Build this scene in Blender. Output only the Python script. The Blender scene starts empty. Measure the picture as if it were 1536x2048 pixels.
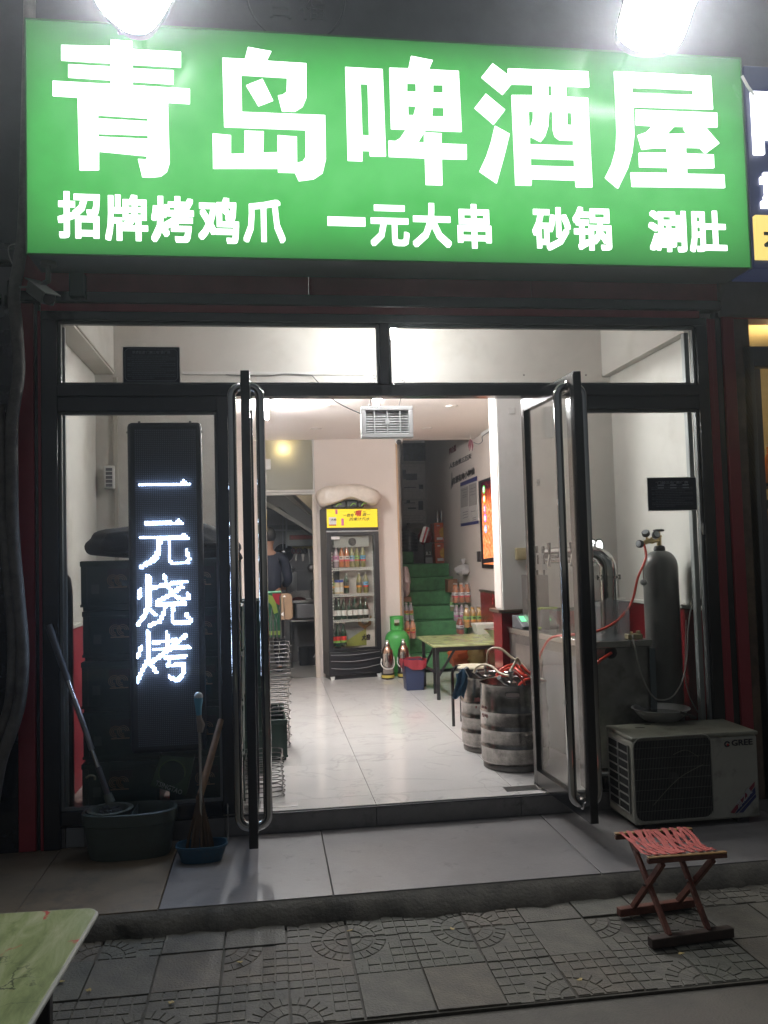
import bpy, bmesh, math, random
from mathutils import Vector, Matrix
random.seed(7)
rnd = random.uniform
PI = math.pi
sc = bpy.context.scene
COL = sc.collection

# ------------------------------------------------------------------ camera
CXP, CYP = 768.0, 1024.0
vx, vd = (12432.0, -254.0), (-231.0, 96.0)
FP = math.sqrt(-(vx[0]*vd[0] + vx[1]*vd[1]))
AX = Vector((vx[0], vx[1], FP)).normalized()      # world axes in image coordinates (x right, y down, z forward)
AY = Vector((vd[0], vd[1], FP)).normalized()
AZ = AX.cross(AY)
if AZ[1] > 0: AZ = -AZ
CAM = Vector((-0.547, -4.608, 1.328))
def P(u, v, x=None, y=None, z=None):
    """world point seen at photo pixel (u,v) on a given world plane"""
    c = Vector(((u-CXP)/FP, (v-CYP)/FP, 1.0))
    r = Vector((AX.dot(c), AY.dot(c), AZ.dot(c)))
    if y is not None: t = (y-CAM[1])/r[1]
    elif z is not None: t = (z-CAM[2])/r[2]
    else: t = (x-CAM[0])/r[0]
    return CAM + r*t
cam = bpy.data.cameras.new('camera')
co = bpy.data.objects.new('camera', cam); COL.objects.link(co)
# camera basis in world: right = (AX.x,AY.x,AZ.x), down = (.y), forward = (.z)
rt = Vector((AX[0], AY[0], AZ[0])); dn = Vector((AX[1], AY[1], AZ[1])); fw = Vector((AX[2], AY[2], AZ[2]))
M4 = Matrix((rt, -dn, -fw)).transposed().to_4x4(); M4.translation = CAM
co.matrix_world = M4
cam.sensor_fit = 'VERTICAL'; cam.sensor_height = 24; cam.lens = FP*24/2048
cam.clip_start = 0.05; cam.clip_end = 300
sc.camera = co

# ------------------------------------------------------------------ world / light / exposure
w = bpy.data.worlds.new('World'); sc.world = w; w.use_nodes = True
nt = w.node_tree; bg = nt.nodes['Background']
sky = nt.nodes.new('ShaderNodeTexSky'); sky.sky_type = 'NISHITA'; sky.sun_disc = False
sky.sun_elevation = math.radians(40); sky.sun_rotation = math.radians(200)
nt.links.new(sky.outputs[0], bg.inputs[0]); bg.inputs[1].default_value = 0.010; sky.dust_density = 0.3; sky.ozone_density = 2.0
hsv = nt.nodes.new('ShaderNodeHueSaturation'); hsv.inputs['Saturation'].default_value = .35; nt.links.new(sky.outputs[0], hsv.inputs['Color']); nt.links.new(hsv.outputs[0], bg.inputs[0])
sun = bpy.data.lights.new('faint_sun', 'SUN'); sun.energy = 0.012; sun.angle = math.radians(10); sun.color = (.8, .88, 1)  # weak cool sun lamp added as night fill, no such source known
so = bpy.data.objects.new('faint_sun', sun); COL.objects.link(so); so.rotation_euler = (math.radians(50), 0, math.radians(-20))
vs = sc.view_settings
vs.view_transform = 'Standard'; vs.look = 'None'; vs.exposure = 0.5; vs.gamma = 1; vs.use_curve_mapping = False
sc.render.engine = 'CYCLES'
cy = sc.cycles
cy.use_denoising = True
cy.max_bounces = 10; cy.diffuse_bounces = 4; cy.glossy_bounces = 4; cy.transparent_max_bounces = 24; cy.transmission_bounces = 6
cy.sample_clamp_indirect = 6; cy.caustics_reflective = False; cy.caustics_refractive = False

# ------------------------------------------------------------------ materials
def lin(c):
    return tuple((v/255/12.92 if v/255 <= .04045 else ((v/255+.055)/1.055)**2.4) for v in c)
MATS = {}
def mat(name, col=(.5, .5, .5), rough=.5, metal=0, var=0, vscale=8, bump=0, bscale=40, dirt=None, dscale=3, damt=.5, spec=.5,
        emit=None, es=0, alpha=1, coat=0, sub=0, trans=0):
    if name in MATS: return MATS[name]
    m = bpy.data.materials.new(name); m.use_nodes = True; MATS[name] = m
    n = m.node_tree.nodes; l = m.node_tree.links; b = n['Principled BSDF']
    b.inputs['Base Color'].default_value = (*col, 1); b.inputs['Roughness'].default_value = rough
    b.inputs['Metallic'].default_value = metal; b.inputs['Specular IOR Level'].default_value = spec
    b.inputs['Coat Weight'].default_value = coat
    b.inputs['Transmission Weight'].default_value = trans
    if alpha < 1: b.inputs['Alpha'].default_value = alpha
    if emit: b.inputs['Emission Color'].default_value = (*emit, 1); b.inputs['Emission Strength'].default_value = es
    if var or dirt or bump:
        tc = n.new('ShaderNodeTexCoord'); src = None
        if var:
            nz = n.new('ShaderNodeTexNoise'); nz.inputs['Scale'].default_value = vscale; nz.inputs['Detail'].default_value = 8
            nz.inputs['Roughness'].default_value = .65
            l.new(tc.outputs['Object'], nz.inputs['Vector'])
            mr = n.new('ShaderNodeMapRange'); mr.inputs[1].default_value = .3; mr.inputs[2].default_value = .7
            mr.inputs[3].default_value = 1-var; mr.inputs[4].default_value = 1+var
            l.new(nz.outputs['Fac'], mr.inputs[0])
            mx = n.new('ShaderNodeMix'); mx.data_type = 'RGBA'; mx.blend_type = 'MULTIPLY'; mx.inputs[0].default_value = 1
            mx.inputs[6].default_value = (*col, 1); l.new(mr.outputs[0], mx.inputs[7]); src = mx.outputs[2]
            rr = n.new('ShaderNodeMapRange'); rr.inputs[3].default_value = max(.02, rough-.12*rough/.5*min(1, var*4)); rr.inputs[4].default_value = min(1, rough+.1*min(1, var*4))
            l.new(nz.outputs['Fac'], rr.inputs[0]); l.new(rr.outputs[0], b.inputs['Roughness'])
        if dirt:
            nd = n.new('ShaderNodeTexNoise'); nd.inputs['Scale'].default_value = dscale; nd.inputs['Detail'].default_value = 10; nd.inputs['Roughness'].default_value = .7
            l.new(tc.outputs['Object'], nd.inputs['Vector'])
            md = n.new('ShaderNodeMapRange'); md.inputs[1].default_value = .62-damt*.25; md.inputs[2].default_value = .72; md.inputs[4].default_value = .9
            l.new(nd.outputs['Fac'], md.inputs[0])
            m2 = n.new('ShaderNodeMix'); m2.data_type = 'RGBA'; l.new(md.outputs[0], m2.inputs[0])
            if src: l.new(src, m2.inputs[6])
            else: m2.inputs[6].default_value = (*col, 1)
            m2.inputs[7].default_value = (*dirt, 1); src = m2.outputs[2]
        if src: l.new(src, b.inputs['Base Color'])
        if bump:
            nb = n.new('ShaderNodeTexNoise'); nb.inputs['Scale'].default_value = bscale; nb.inputs['Detail'].default_value = 6
            l.new(tc.outputs['Object'], nb.inputs['Vector'])
            bp = n.new('ShaderNodeBump'); bp.inputs['Strength'].default_value = bump; bp.inputs['Distance'].default_value = .01
            l.new(nb.outputs['Fac'], bp.inputs['Height']); l.new(bp.outputs[0], b.inputs['Normal'])
    return m
def emat(name, col, s):
    if name in MATS: return MATS[name]
    m = bpy.data.materials.new(name); m.use_nodes = True; MATS[name] = m
    n = m.node_tree.nodes; l = m.node_tree.links; n.remove(n['Principled BSDF'])
    e = n.new('ShaderNodeEmission'); e.inputs[0].default_value = (*col, 1); e.inputs[1].default_value = s
    l.new(e.outputs[0], n['Material Output'].inputs[0]); return m
def glassmat(name, tint=(.965, .97, .95), rough=.02, haze=0.0, ior=1.36):
    if name in MATS: return MATS[name]
    m = bpy.data.materials.new(name); m.use_nodes = True; MATS[name] = m
    n = m.node_tree.nodes; l = m.node_tree.links; n.remove(n['Principled BSDF'])
    tr = n.new('ShaderNodeBsdfTransparent'); tr.inputs[0].default_value = (*tint, 1)
    gl = n.new('ShaderNodeBsdfGlossy'); gl.inputs['Roughness'].default_value = rough
    fr = n.new('ShaderNodeFresnel'); fr.inputs[0].default_value = ior
    geo = n.new('ShaderNodeNewGeometry')
    # same reflectance on the way in and on the way out of the pane
    iv = n.new('ShaderNodeMath'); iv.operation = 'DIVIDE'; iv.inputs[0].default_value = 1; iv.inputs[1].default_value = ior
    mi = n.new('ShaderNodeMix'); mi.data_type = 'FLOAT'; l.new(geo.outputs['Backfacing'], mi.inputs[0]); mi.inputs[2].default_value = ior; l.new(iv.outputs[0], mi.inputs[3])
    l.new(mi.outputs[0], fr.inputs[0])
    mx = n.new('ShaderNodeMixShader'); l.new(fr.outputs[0], mx.inputs[0]); l.new(tr.outputs[0], mx.inputs[1]); l.new(gl.outputs[0], mx.inputs[2])
    out = mx.outputs[0]
    if haze:
        tcg = n.new('ShaderNodeTexCoord'); ng = n.new('ShaderNodeTexNoise'); ng.inputs['Scale'].default_value = 2.6; ng.inputs['Detail'].default_value = 9; ng.inputs['Distortion'].default_value = 1.5; l.new(tcg.outputs['Object'], ng.inputs[0])
        mg = n.new('ShaderNodeMapRange'); mg.inputs[1].default_value = .42; mg.inputs[2].default_value = .75; mg.inputs[3].default_value = 0; mg.inputs[4].default_value = haze; l.new(ng.outputs['Fac'], mg.inputs[0])
        df = n.new('ShaderNodeBsdfDiffuse'); df.inputs[0].default_value = (.7, .72, .68, 1)
        m2 = n.new('ShaderNodeMixShader'); l.new(mg.outputs[0], m2.inputs[0])
        l.new(out, m2.inputs[1]); l.new(df.outputs[0], m2.inputs[2]); out = m2.outputs[0]
    l.new(out, n['Material Output'].inputs[0]); return m

# ------------------------------------------------------------------ mesh builder
OFF = {}
def woff(o): return OFF.get(o.name, Vector((0, 0, 0))) if o else Vector((0, 0, 0))
def tag(o, label=None, cat=None, group=None, kind=None):
    if label: o['label'] = label
    if cat: o['category'] = cat
    if group: o['group'] = group
    if kind: o['kind'] = kind
    return o
def thing(name, label, cat, loc=(0, 0, 0), group=None, kind=None, rz=0):
    o = bpy.data.objects.new(name, None); COL.objects.link(o); o.location = loc; o.empty_display_size = .05
    OFF[o.name] = Vector(loc) if rz == 0 else Vector((0, 0, 0))
    if rz: o.rotation_euler = (0, 0, rz)
    return tag(o, label, cat, group, kind)
class MB:
    def __init__(s): s.v = []; s.f = []
    def add(s, vs_, fs_):
        b = len(s.v); s.v += [Vector(p) for p in vs_]; s.f += [tuple(i+b for i in f) for f in fs_]; return s
    def box(s, x0, x1, y0, y1, z0, z1):
        return s.add([(x0, y0, z0), (x1, y0, z0), (x1, y1, z0), (x0, y1, z0), (x0, y0, z1), (x1, y0, z1), (x1, y1, z1), (x0, y1, z1)],
                     [(0, 3, 2, 1), (4, 5, 6, 7), (0, 1, 5, 4), (1, 2, 6, 5), (2, 3, 7, 6), (3, 0, 4, 7)])
    def beam(s, p, q, w_, h_, up=(0, 0, 1)):
        p, q = Vector(p), Vector(q); d = (q-p).normalized(); u = Vector(up)
        a = d.cross(u)
        if a.length < 1e-4: a = d.cross(Vector((0, 1, 0)))
        a.normalize(); c = a.cross(d).normalized(); a *= w_/2; c *= h_/2
        return s.add([p-a-c, p+a-c, p+a+c, p-a+c, q-a-c, q+a-c, q+a+c, q-a+c],
                     [(0, 1, 2, 3), (7, 6, 5, 4), (0, 4, 5, 1), (1, 5, 6, 2), (2, 6, 7, 3), (3, 7, 4, 0)])
    def tube(s, pts, r, n=10, closed=False, cap=True):
        pts = [Vector(p) for p in pts]; N = len(pts); rs = r if isinstance(r, (list, tuple)) else [r]*N
        base = len(s.v); prev = None
        for i in range(N):
            if closed: t = pts[(i+1) % N]-pts[i-1]
            else: t = pts[min(i+1, N-1)]-pts[max(i-1, 0)]
            t = t.normalized() if t.length > 1e-9 else Vector((0, 0, 1))
            if prev is None:
                a = t.orthogonal().normalized()
            else:
                a = prev-t*prev.dot(t); a = a.normalized() if a.length > 1e-6 else t.orthogonal().normalized()
            prev = a; c = t.cross(a)
            for k in range(n):
                an = 2*PI*k/n; s.v.append(pts[i]+(a*math.cos(an)+c*math.sin(an))*rs[i])
        M = N if closed else N-1
        for i in range(M):
            for k in range(n):
                a0 = base+i*n+k; a1 = base+i*n+(k+1) % n; j = (i+1) % N
                s.f.append((a0, a1, base+j*n+(k+1) % n, base+j*n+k))
        if cap and not closed:
            s.f.append(tuple(base+k for k in range(n))[::-1]); s.f.append(tuple(base+(N-1)*n+k for k in range(n)))
        return s
    def lathe(s, c, prof, n=24, sx=1, sy=1, ax=None, capb=True, capt=True):
        """profile [(r,h)] turned about the axis ax (default +z) through c"""
        c = Vector(c); ax = Vector(ax).normalized() if ax is not None else Vector((0, 0, 1))
        if abs(ax.z) > .999: a, b = Vector((1, 0, 0)), Vector((0, 1, 0))
        else: a = ax.cross(Vector((0, 0, 1))).normalized(); b = ax.cross(a)
        base = len(s.v)
        for r, h in prof:
            for k in range(n):
                an = 2*PI*k/n; s.v.append(c+ax*h+a*(r*sx*math.cos(an))+b*(r*sy*math.sin(an)))
        for i in range(len(prof)-1):
            for k in range(n):
                s.f.append((base+i*n+k, base+i*n+(k+1) % n, base+(i+1)*n+(k+1) % n, base+(i+1)*n+k))
        if capb and prof[0][0] > 1e-4: s.f.append(tuple(base+k for k in range(n))[::-1])
        if capt and prof[-1][0] > 1e-4: s.f.append(tuple(base+(len(prof)-1)*n+k for k in range(n)))
        return s
    def ball(s, c, r, n=12, sx=1, sy=1, sz=1):
        m_ = n//2; prof = [(max(1e-5, r*math.sin(PI*i/m_)), -r*sz*math.cos(PI*i/m_)) for i in range(m_+1)]
        return s.lathe(c, prof, n, sx, sy)
    def prism(s, poly, vec):
        """planar polygon extruded along vec"""
        poly = [Vector(p) for p in poly]; vec = Vector(vec); n = len(poly)
        return s.add(poly+[p+vec for p in poly], [tuple(range(n))[::-1], tuple(range(n, 2*n))]+[(i, (i+1) % n, (i+1) % n+n, i+n) for i in range(n)])
    def frustum(s, poly, z0, z1, ins):
        """xy polygon raised from z0 to a smaller top at z1"""
        n = len(poly); cx = sum(p[0] for p in poly)/n; cy_ = sum(p[1] for p in poly)/n
        top = []
        for p in poly:
            d = Vector((cx-p[0], cy_-p[1])); L = d.length; d = d/L*min(ins, L*.4) if L > 0 else d
            top.append((p[0]+d[0], p[1]+d[1], z1))
        return s.add([(p[0], p[1], z0) for p in poly]+top, [tuple(range(n, 2*n))]+[(i, (i+1) % n, (i+1) % n+n, i+n) for i in range(n)])
    def sheet(s, fn, nu, nv):
        base = len(s.v)
        for j in range(nv+1):
            for i in range(nu+1): s.v.append(Vector(fn(i/nu, j/nv)))
        for j in range(nv):
            for i in range(nu):
                a = base+j*(nu+1)+i; s.f.append((a, a+1, a+nu+2, a+nu+1))
        return s
    def mesh(s, name, m, off, ang=35, fix=True):
        me = bpy.data.meshes.new(name); me.from_pydata([v-off for v in s.v], [], s.f)
        bm = bmesh.new(); bm.from_mesh(me)
        if fix: bmesh.ops.recalc_face_normals(bm, faces=bm.faces)
        la = math.radians(ang)
        for f in bm.faces: f.smooth = True
        for e in bm.edges:
            if len(e.link_faces) == 2:
                try: e.smooth = e.calc_face_angle() < la
                except Exception: e.smooth = False
            else: e.smooth = False
        bm.to_mesh(me); bm.free(); me.materials.append(m); return me
    def build(s, name, m, parent=None, bevel=0, ang=35, solid=0, subsurf=0, **t):
        me = s.mesh(name, m, woff(parent), ang)
        o = bpy.data.objects.new(name, me); COL.objects.link(o)
        if parent: o.parent = parent
        OFF[o.name] = woff(parent)
        if solid:
            md = o.modifiers.new('s', 'SOLIDIFY'); md.thickness = solid; md.offset = 0
        if bevel:
            md = o.modifiers.new('b', 'BEVEL'); md.width = bevel; md.segments = 2; md.limit_method = 'ANGLE'; md.angle_limit = math.radians(40); md.harden_normals = False
        if subsurf:
            md = o.modifiers.new('u', 'SUBSURF'); md.levels = subsurf; md.render_levels = subsurf
        if t: tag(o, **t)
        return o
def box(name, x0, x1, y0, y1, z0, z1, m, parent=None, bevel=0, **t):
    return MB().box(min(x0, x1), max(x0, x1), min(y0, y1), max(y0, y1), min(z0, z1), max(z0, z1)).build(name, m, parent, bevel, **t)
def copy_tree(o, parent=None, loc=None, rz=None, label=None):
    c = o.copy(); COL.objects.link(c)
    if parent is not None: c.parent = parent
    OFF[c.name] = OFF.get(o.name, Vector((0, 0, 0)))
    if loc is not None: c.location = loc
    if rz is not None: c.rotation_euler = (0, 0, rz)
    if label: c['label'] = label
    for ch in list(KIDS(o)): copy_tree(ch, c)
    return c
def KIDS(o): return [x for x in COL.objects if x.parent == o]
def bez(p0, p1, p2, p3, n=12):
    p0, p1, p2, p3 = map(Vector, (p0, p1, p2, p3)); o = []
    for i in range(n+1):
        t = i/n; o.append(p0*(1-t)**3+p1*3*t*(1-t)**2+p2*3*t*t*(1-t)+p3*t**3)
    return o
def smooth_path(pts, k=4):
    pts = [Vector(p) for p in pts]; out = []
    for i in range(len(pts)-1):
        p0 = pts[max(i-1, 0)]; p1 = pts[i]; p2 = pts[i+1]; p3 = pts[min(i+2, len(pts)-1)]
        for j in range(k):
            t = j/k
            out.append(.5*((2*p1)+(-p0+p2)*t+(2*p0-5*p1+4*p2-p3)*t*t+(-p0+3*p1-3*p2+p3)*t**3))
    out.append(pts[-1]); return out
def text(name, body, m, parent, o, R, U, bold=0, depth=.002, fit=True, shear=0, fn=None):
    """lettering fitted to the parallelogram origin o, right edge R, up edge U (world)"""
    c = bpy.data.curves.new(name, 'FONT'); c.body = body; c.offset = bold if bold < .02 else 0; c.resolution_u = 2; c.shear = shear
    t_ = bpy.data.objects.new('t', c); COL.objects.link(t_)
    bpy.context.view_layer.update()
    dg = bpy.context.evaluated_depsgraph_get(); me = bpy.data.meshes.new_from_object(t_.evaluated_get(dg))
    bpy.data.objects.remove(t_); bpy.data.curves.remove(c)
    xs = [v.co.x for v in me.vertices]; ys = [v.co.y for v in me.vertices]
    x0, x1, y0, y1 = min(xs), max(xs), min(ys), max(ys)
    R, U, o = Vector(R), Vector(U), Vector(o); N = R.cross(U).normalized()
    if y1-y0 < .3 and not bold: ymid = (y0+y1)/2; y0, y1 = ymid-.15, ymid+.15     # flat glyphs such as 一
    off = woff(parent)
    bm = bmesh.new(); bm.from_mesh(me)
    lift = {}
    if bold >= .02:      # heavy weight: the glyph laid over itself, shifted a little each way
        g0 = bm.verts[:]+bm.edges[:]+bm.faces[:]
        for k in range(8):
            d_ = bmesh.ops.duplicate(bm, geom=g0)
            for e in d_['geom']:
                if isinstance(e, bmesh.types.BMVert):
                    an = 2*PI*k/8; q_ = bold/max(abs(math.cos(an)), abs(math.sin(an))); e.co.x += q_*math.cos(an); e.co.y += q_*math.sin(an); e.co.z += .0001*(k+1)
        x0 -= bold; x1 += bold; y0 -= bold; y1 += bold
    for v in bm.verts:
        a, b = (v.co.x-x0)/(x1-x0), (v.co.y-y0)/(y1-y0)
        v.co = (fn(a, b) if fn else o+R*a+U*b)+N*v.co.z-off
    if depth:
        r = bmesh.ops.extrude_face_region(bm, geom=bm.faces[:])
        for e in r['geom']:
            if isinstance(e, bmesh.types.BMVert): e.co += N*depth
        bmesh.ops.recalc_face_normals(bm, faces=bm.faces)
    bm.to_mesh(me); bm.free(); me.materials.clear(); me.materials.append(m)
    ob = bpy.data.objects.new(name, me); COL.objects.link(ob)
    if parent: ob.parent = parent
    OFF[ob.name] = off
    return ob
def qtext(name, body, m, parent, x0, y0, x1, y1, Y, **k):
    """lettering filling the photo rectangle x0..x1,y0..y1 on the plane y=Y"""
    a = P(x0, y1, y=Y); b = P(x1, y1, y=Y); t = P(x0, y0, y=Y)
    wdt = (P(x1, (y0+y1)/2, y=Y)-P(x0, (y0+y1)/2, y=Y)).x; hgt = (P((x0+x1)/2, y0, y=Y)-P((x0+x1)/2, y1, y=Y)).z
    cc = P((x0+x1)/2, (y0+y1)/2, y=Y)
    return text(name, body, m, parent, (cc.x-wdt/2, Y, cc.z-hgt/2), (wdt, 0, 0), (0, 0, hgt), **k)

# ------------------------------------------------------------------ palette
white_wall = mat('white_wall', (.64, .625, .58), .7, var=.05, vscale=2.5, bump=.06, bscale=30, dirt=(.50, .48, .42), dscale=1.3, damt=.45)
pink_wall = mat('cream_wall', (.66, .58, .52), .6, var=.04, vscale=2, bump=.05, bscale=25)
ceil_m = mat('ceiling_paint', (.74, .67, .62), .7, var=.03, vscale=2)
red_tile = mat('red_wainscot', (.20, .014, .018), .25, var=.15, vscale=5)
maroon = mat('maroon_panel', (.26, .024, .036), .35, var=.15, vscale=6, bump=.03, bscale=60)
maroon_dark = mat('dark_maroon_panel', (.34, .035, .05), .5, var=.2, vscale=6)
black_al = mat('black_aluminium', (.008, .009, .011), .16, spec=.6, var=.15, vscale=20)
black_mat = mat('black_plastic', (.012, .012, .014), .45)
steel = mat('stainless_steel', (.5, .49, .47), .22, metal=1, var=.12, vscale=14)
steel_dark = mat('dull_stainless', (.28, .275, .27), .32, metal=1, var=.25, vscale=6, dirt=(.12, .11, .10), dscale=5, damt=.4)
chrome = mat('polished_tube', (.42, .42, .41), .07, metal=1)
glass = glassmat('clear_glass', haze=.03)
glass_dirty = glassmat('dusty_glass', tint=(.90, .95, .92), haze=.025)
white_pl = mat('white_plastic', (.68, .68, .66), .4)
greymet = mat('grey_painted_metal', (.26, .27, .28), .5, var=.1)
tube_em = emat('tube_light', (.97, .98, 1.0), 345)

# ------------------------------------------------------------------ GROUND
asphalt = mat('asphalt', (.10, .09, .075), .8, var=.3, vscale=6, bump=.5, bscale=120, dirt=(.09, .07, .06), dscale=1.5, damt=.4)
MB().box(-40, 40, -40, 30, -.34, -.214).build('ground', asphalt, kind='structure')
conc = mat('old_concrete', (.115, .106, .088), .85, var=.3, vscale=9, bump=.5, bscale=70, dirt=(.03, .03, .028), dscale=4, damt=.5)
pav_m = [mat('paver_%s' % n_, c_, .8, var=.28, vscale=11, bump=.45, bscale=110, dirt=(.05, .05, .042), dscale=4, damt=.7)
         for n_, c_ in (('grey', (.108, .099, .080)), ('green', (.100, .097, .078)), ('brown', (.115, .099, .077)))]
# sub-base under the paving
box('pavement_bed', -6, 6, -1.72, -.98, -.2135, -.2035, mat('joint_sand', (.06, .054, .042), .95, var=.3, vscale=40, bump=.4), kind='structure')
# rough concrete kerb with a broken lower edge
mb = MB(); N = 260; xs = [-6+12*i/N for i in range(N+1)]
def kerb_y(x):
    b = -.945-.010*math.sin(x*5.1)-.018*math.sin(x*1.7+1)-.009*math.sin(x*23)-.008*math.sin(x*41+2)-.006*math.sin(x*67)
    return b
mb.v = []; rows = []
random.seed(11)
prof = [(-.875, -.113), (-.89, -.116), (-.92, -.145), (None, -.185), (None, -.235)]
for i, x in enumerate(xs):
    for k, (yy, zz) in enumerate(prof):
        y_ = yy if yy is not None else kerb_y(x)-.012*(k-3)*(.3)
        mb.v.append(Vector((x, y_+(rnd(-.004, .004) if k > 1 else 0), zz+(rnd(-.003, .003) if k > 1 else 0))))
for i in range(N):
    for k in range(len(prof)-1):
        a = i*len(prof)+k; mb.f.append((a, a+len(prof), a+len(prof)+1, a+1))
mb.build('kerb', conc, kind='structure', ang=60)

# paving slabs: pressed pattern, four slabs make one rosette
def slab_mesh(qx, qy, W, D, idx, m, plain=False, worn=0):
    """corner (qx,qy) in {0,1} holds the rosette centre"""
    b = MB(); g = .0028
    b.frustum([(g, g), (W-g, g), (W-g, D-g), (g, D-g)], -.035, -.0045 if not plain else 0.0, .0025)
    b.add([(g, g, -.035), (W-g, g, -.035), (W-g, D-g, -.035), (g, D-g, -.035)], [(3, 2, 1, 0)])
    if not plain:
        def T(px, py): return (px if not qx else W-px, py if not qy else D-py)
        ky = D/W
        def fr(poly):
            poly = [T(a, c*ky) for a, c in poly]
            b.frustum(poly, -.0055, -.001-worn, .0016)
        def arc(r, a0, a1, n): return [(r*math.cos(a0+(a1-a0)*i/n), r*math.sin(a0+(a1-a0)*i/n)) for i in range(n+1)]
        e = .006
        def cl(pl): return [(max(e, p[0]), max(e, p[1])) for p in pl]
        fr(cl([(e, e)]+arc(.050, 0, PI/2, 6)))
        r0, r1 = .057, .100
        for q in range(4):       # plain ring in four lengths
            a0, a1 = PI/2*q/4, PI/2*(q+1)/4
            fr(cl(arc(r0, a0, a1, 2)+arc(r1, a1, a0, 2)))
        for q in range(6):
            a0, a1 = PI/2*q/6+.02, PI/2*(q+1)/6-.02
            fr(cl(arc(.108, a0, a1, 1)+arc(.150, a1, a0, 1)))
        c = W/5
        for i in range(5):
            for j in range(5):
                x0, x1, y0, y1 = i*c+.0035, (i+1)*c-.002, j*c+.0035, (j+1)*c-.002
                if math.hypot(x0, y0) < .128: 
                    if math.hypot(x1, y1) > .185 and math.hypot((x0+x1)/2, (y0+y1)/2) > .165:
                        fr([(x1, y1), (x0 if y0 > x0 else x0+.022, y1), (x1, y0 if x0 > y0 else y0+.022)])
                    continue
                if math.hypot(x0, y0) > .154: fr([(x0, y0), (x1, y0), (x1, y1), (x0, y1)])
    return b.mesh('slab', m, Vector((0, 0, 0)))
SL = {}
cols = 22; x_first = -.0-.25*10
root = thing('paving', None, None, (0, 0, 0), kind='structure')
yrows = [(-1.115, .14), (-1.415, .30), (-1.715, .30)]
plainset = {(-4, 1), (-5, 1), (-4, 0), (-3, 0), (0, 2), (-1, 2), (3, 0), (2, 0), (2, 1), (4, 0), (5, 1), (6, 1), (5, 2), (6, 2), (7, 0), (-6, 1), (-7, 2)}
for r_, (y0, dd) in enumerate(yrows):
    for k in range(-13, 12):
        x0 = .245*k-.015
        qx = (k % 2); qy = 1 if r_ in (0,) else 0
        plain = (k, r_) in plainset or abs(k) > 9
        if r_ == 0: qx, qy = (0 if k % 2 else 1), 0
        if r_ == 1: qx, qy = (0 if k % 2 else 1), 1
        if r_ == 2: qx, qy = (1 if k % 2 else 0), 0
        mi = random.choice([0, 0, 1, 2]); key = (qx, qy, plain, mi, r_ == 0)
        if key not in SL: SL[key] = slab_mesh(qx, qy, .245, dd if r_ else .30, 0, pav_m[mi], plain)
        o = bpy.data.objects.new('paving_slab', SL[key]); COL.objects.link(o); o.parent = root
        o.location = (x0+rnd(-.002, .002), y0+(.0 if r_ else 0)+rnd(-.002, .002), -.196+rnd(-.002, .002))
        o.rotation_euler = (rnd(-.007, .007), rnd(-.007, .007), rnd(-.005, .005))
# fallen leaves / litter
leaf_m = mat('dry_leaf', (.36, .27, .09), .7, var=.3, vscale=60)
litter = [(343, 2006, 'small curled yellow leaf lying on the smooth paving left of centre'), (122, 1965, 'pale leaf scrap lying beside the black leg of the front table'), (178, 1982, 'tiny pale paper scrap on paving right of the table leg')]
litter += [(1363, 1908, 'pale straw scrap on the paving in front of the folding stool'), (700, 1862, 'small pale chip lying on the kerb crack in the middle'), (905, 1858, 'pale fragment on the round paving pattern right of middle'), (1160, 1960, 'white paper scrap on paving below the stool left foot'), (480, 1925, 'tiny white speck of paper on smooth slab at left')]
for (u, v, lb) in litter:
    c = P(u, v, z=-.19); b = MB()
    pts = [(math.cos(a)*.012*rnd(.6, 1.2), math.sin(a)*.009*rnd(.6, 1.2)) for a in [2*PI*i/9 for i in range(9)]]
    b.prism([(c.x+p[0], c.y+p[1], c.z+rnd(0, .005)) for p in pts], (0, 0, .0015))
    b.build('fallen_leaf', leaf_m, label=lb, cat='leaf')

# raised platform in front of the step
plat_g = mat('platform_tile', (.20, .19, .187), .33, var=.12, vscale=6, bump=.08, bscale=60, dirt=(.08, .075, .075), dscale=9, damt=.12)
plat_b = mat('platform_beige_tile', (.17, .13, .085), .5, var=.2, vscale=6, bump=.08, bscale=60, dirt=(.08, .07, .055), dscale=5, damt=.4)
box('platform_core', -6, 6, -.885, .02, -.30, -.124, conc, kind='structure')
root = thing('platform', None, None, kind='structure')
for (x0, x1, m_) in ((-3.2, -2.22, plat_b), (-2.22, -1.62, plat_b), (-1.62, -1.033, plat_b), (-1.03, -.302, plat_g), (-.30, .898, plat_g), (.90, 2.098, plat_g), (2.10, 3.3, plat_g)):
    box('floor_tile', x0+.0015, x1-.0015, -.887, -.002, -.124, -.11, m_, root, bevel=.0015)
# step
step_m = mat('step_tile', (.19, .185, .18), .4, var=.2, vscale=7, dirt=(.07, .07, .07), dscale=7, damt=.3)
root = thing('door_step', None, None, kind='structure')
for (x0, x1) in ((-2.4, -1.602), (-1.6, -.802), (-.80, -.002), (0, .798), (.80, 1.598), (1.6, 2.4)):
    box('riser_tile', x0+.001, x1-.001, -.001, .012, -.1095, -.0125, step_m, root, bevel=.001)
box('step_edge', -2.4, 2.4, -.004, .012, -.0115, -.0065, black_mat, root)

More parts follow.
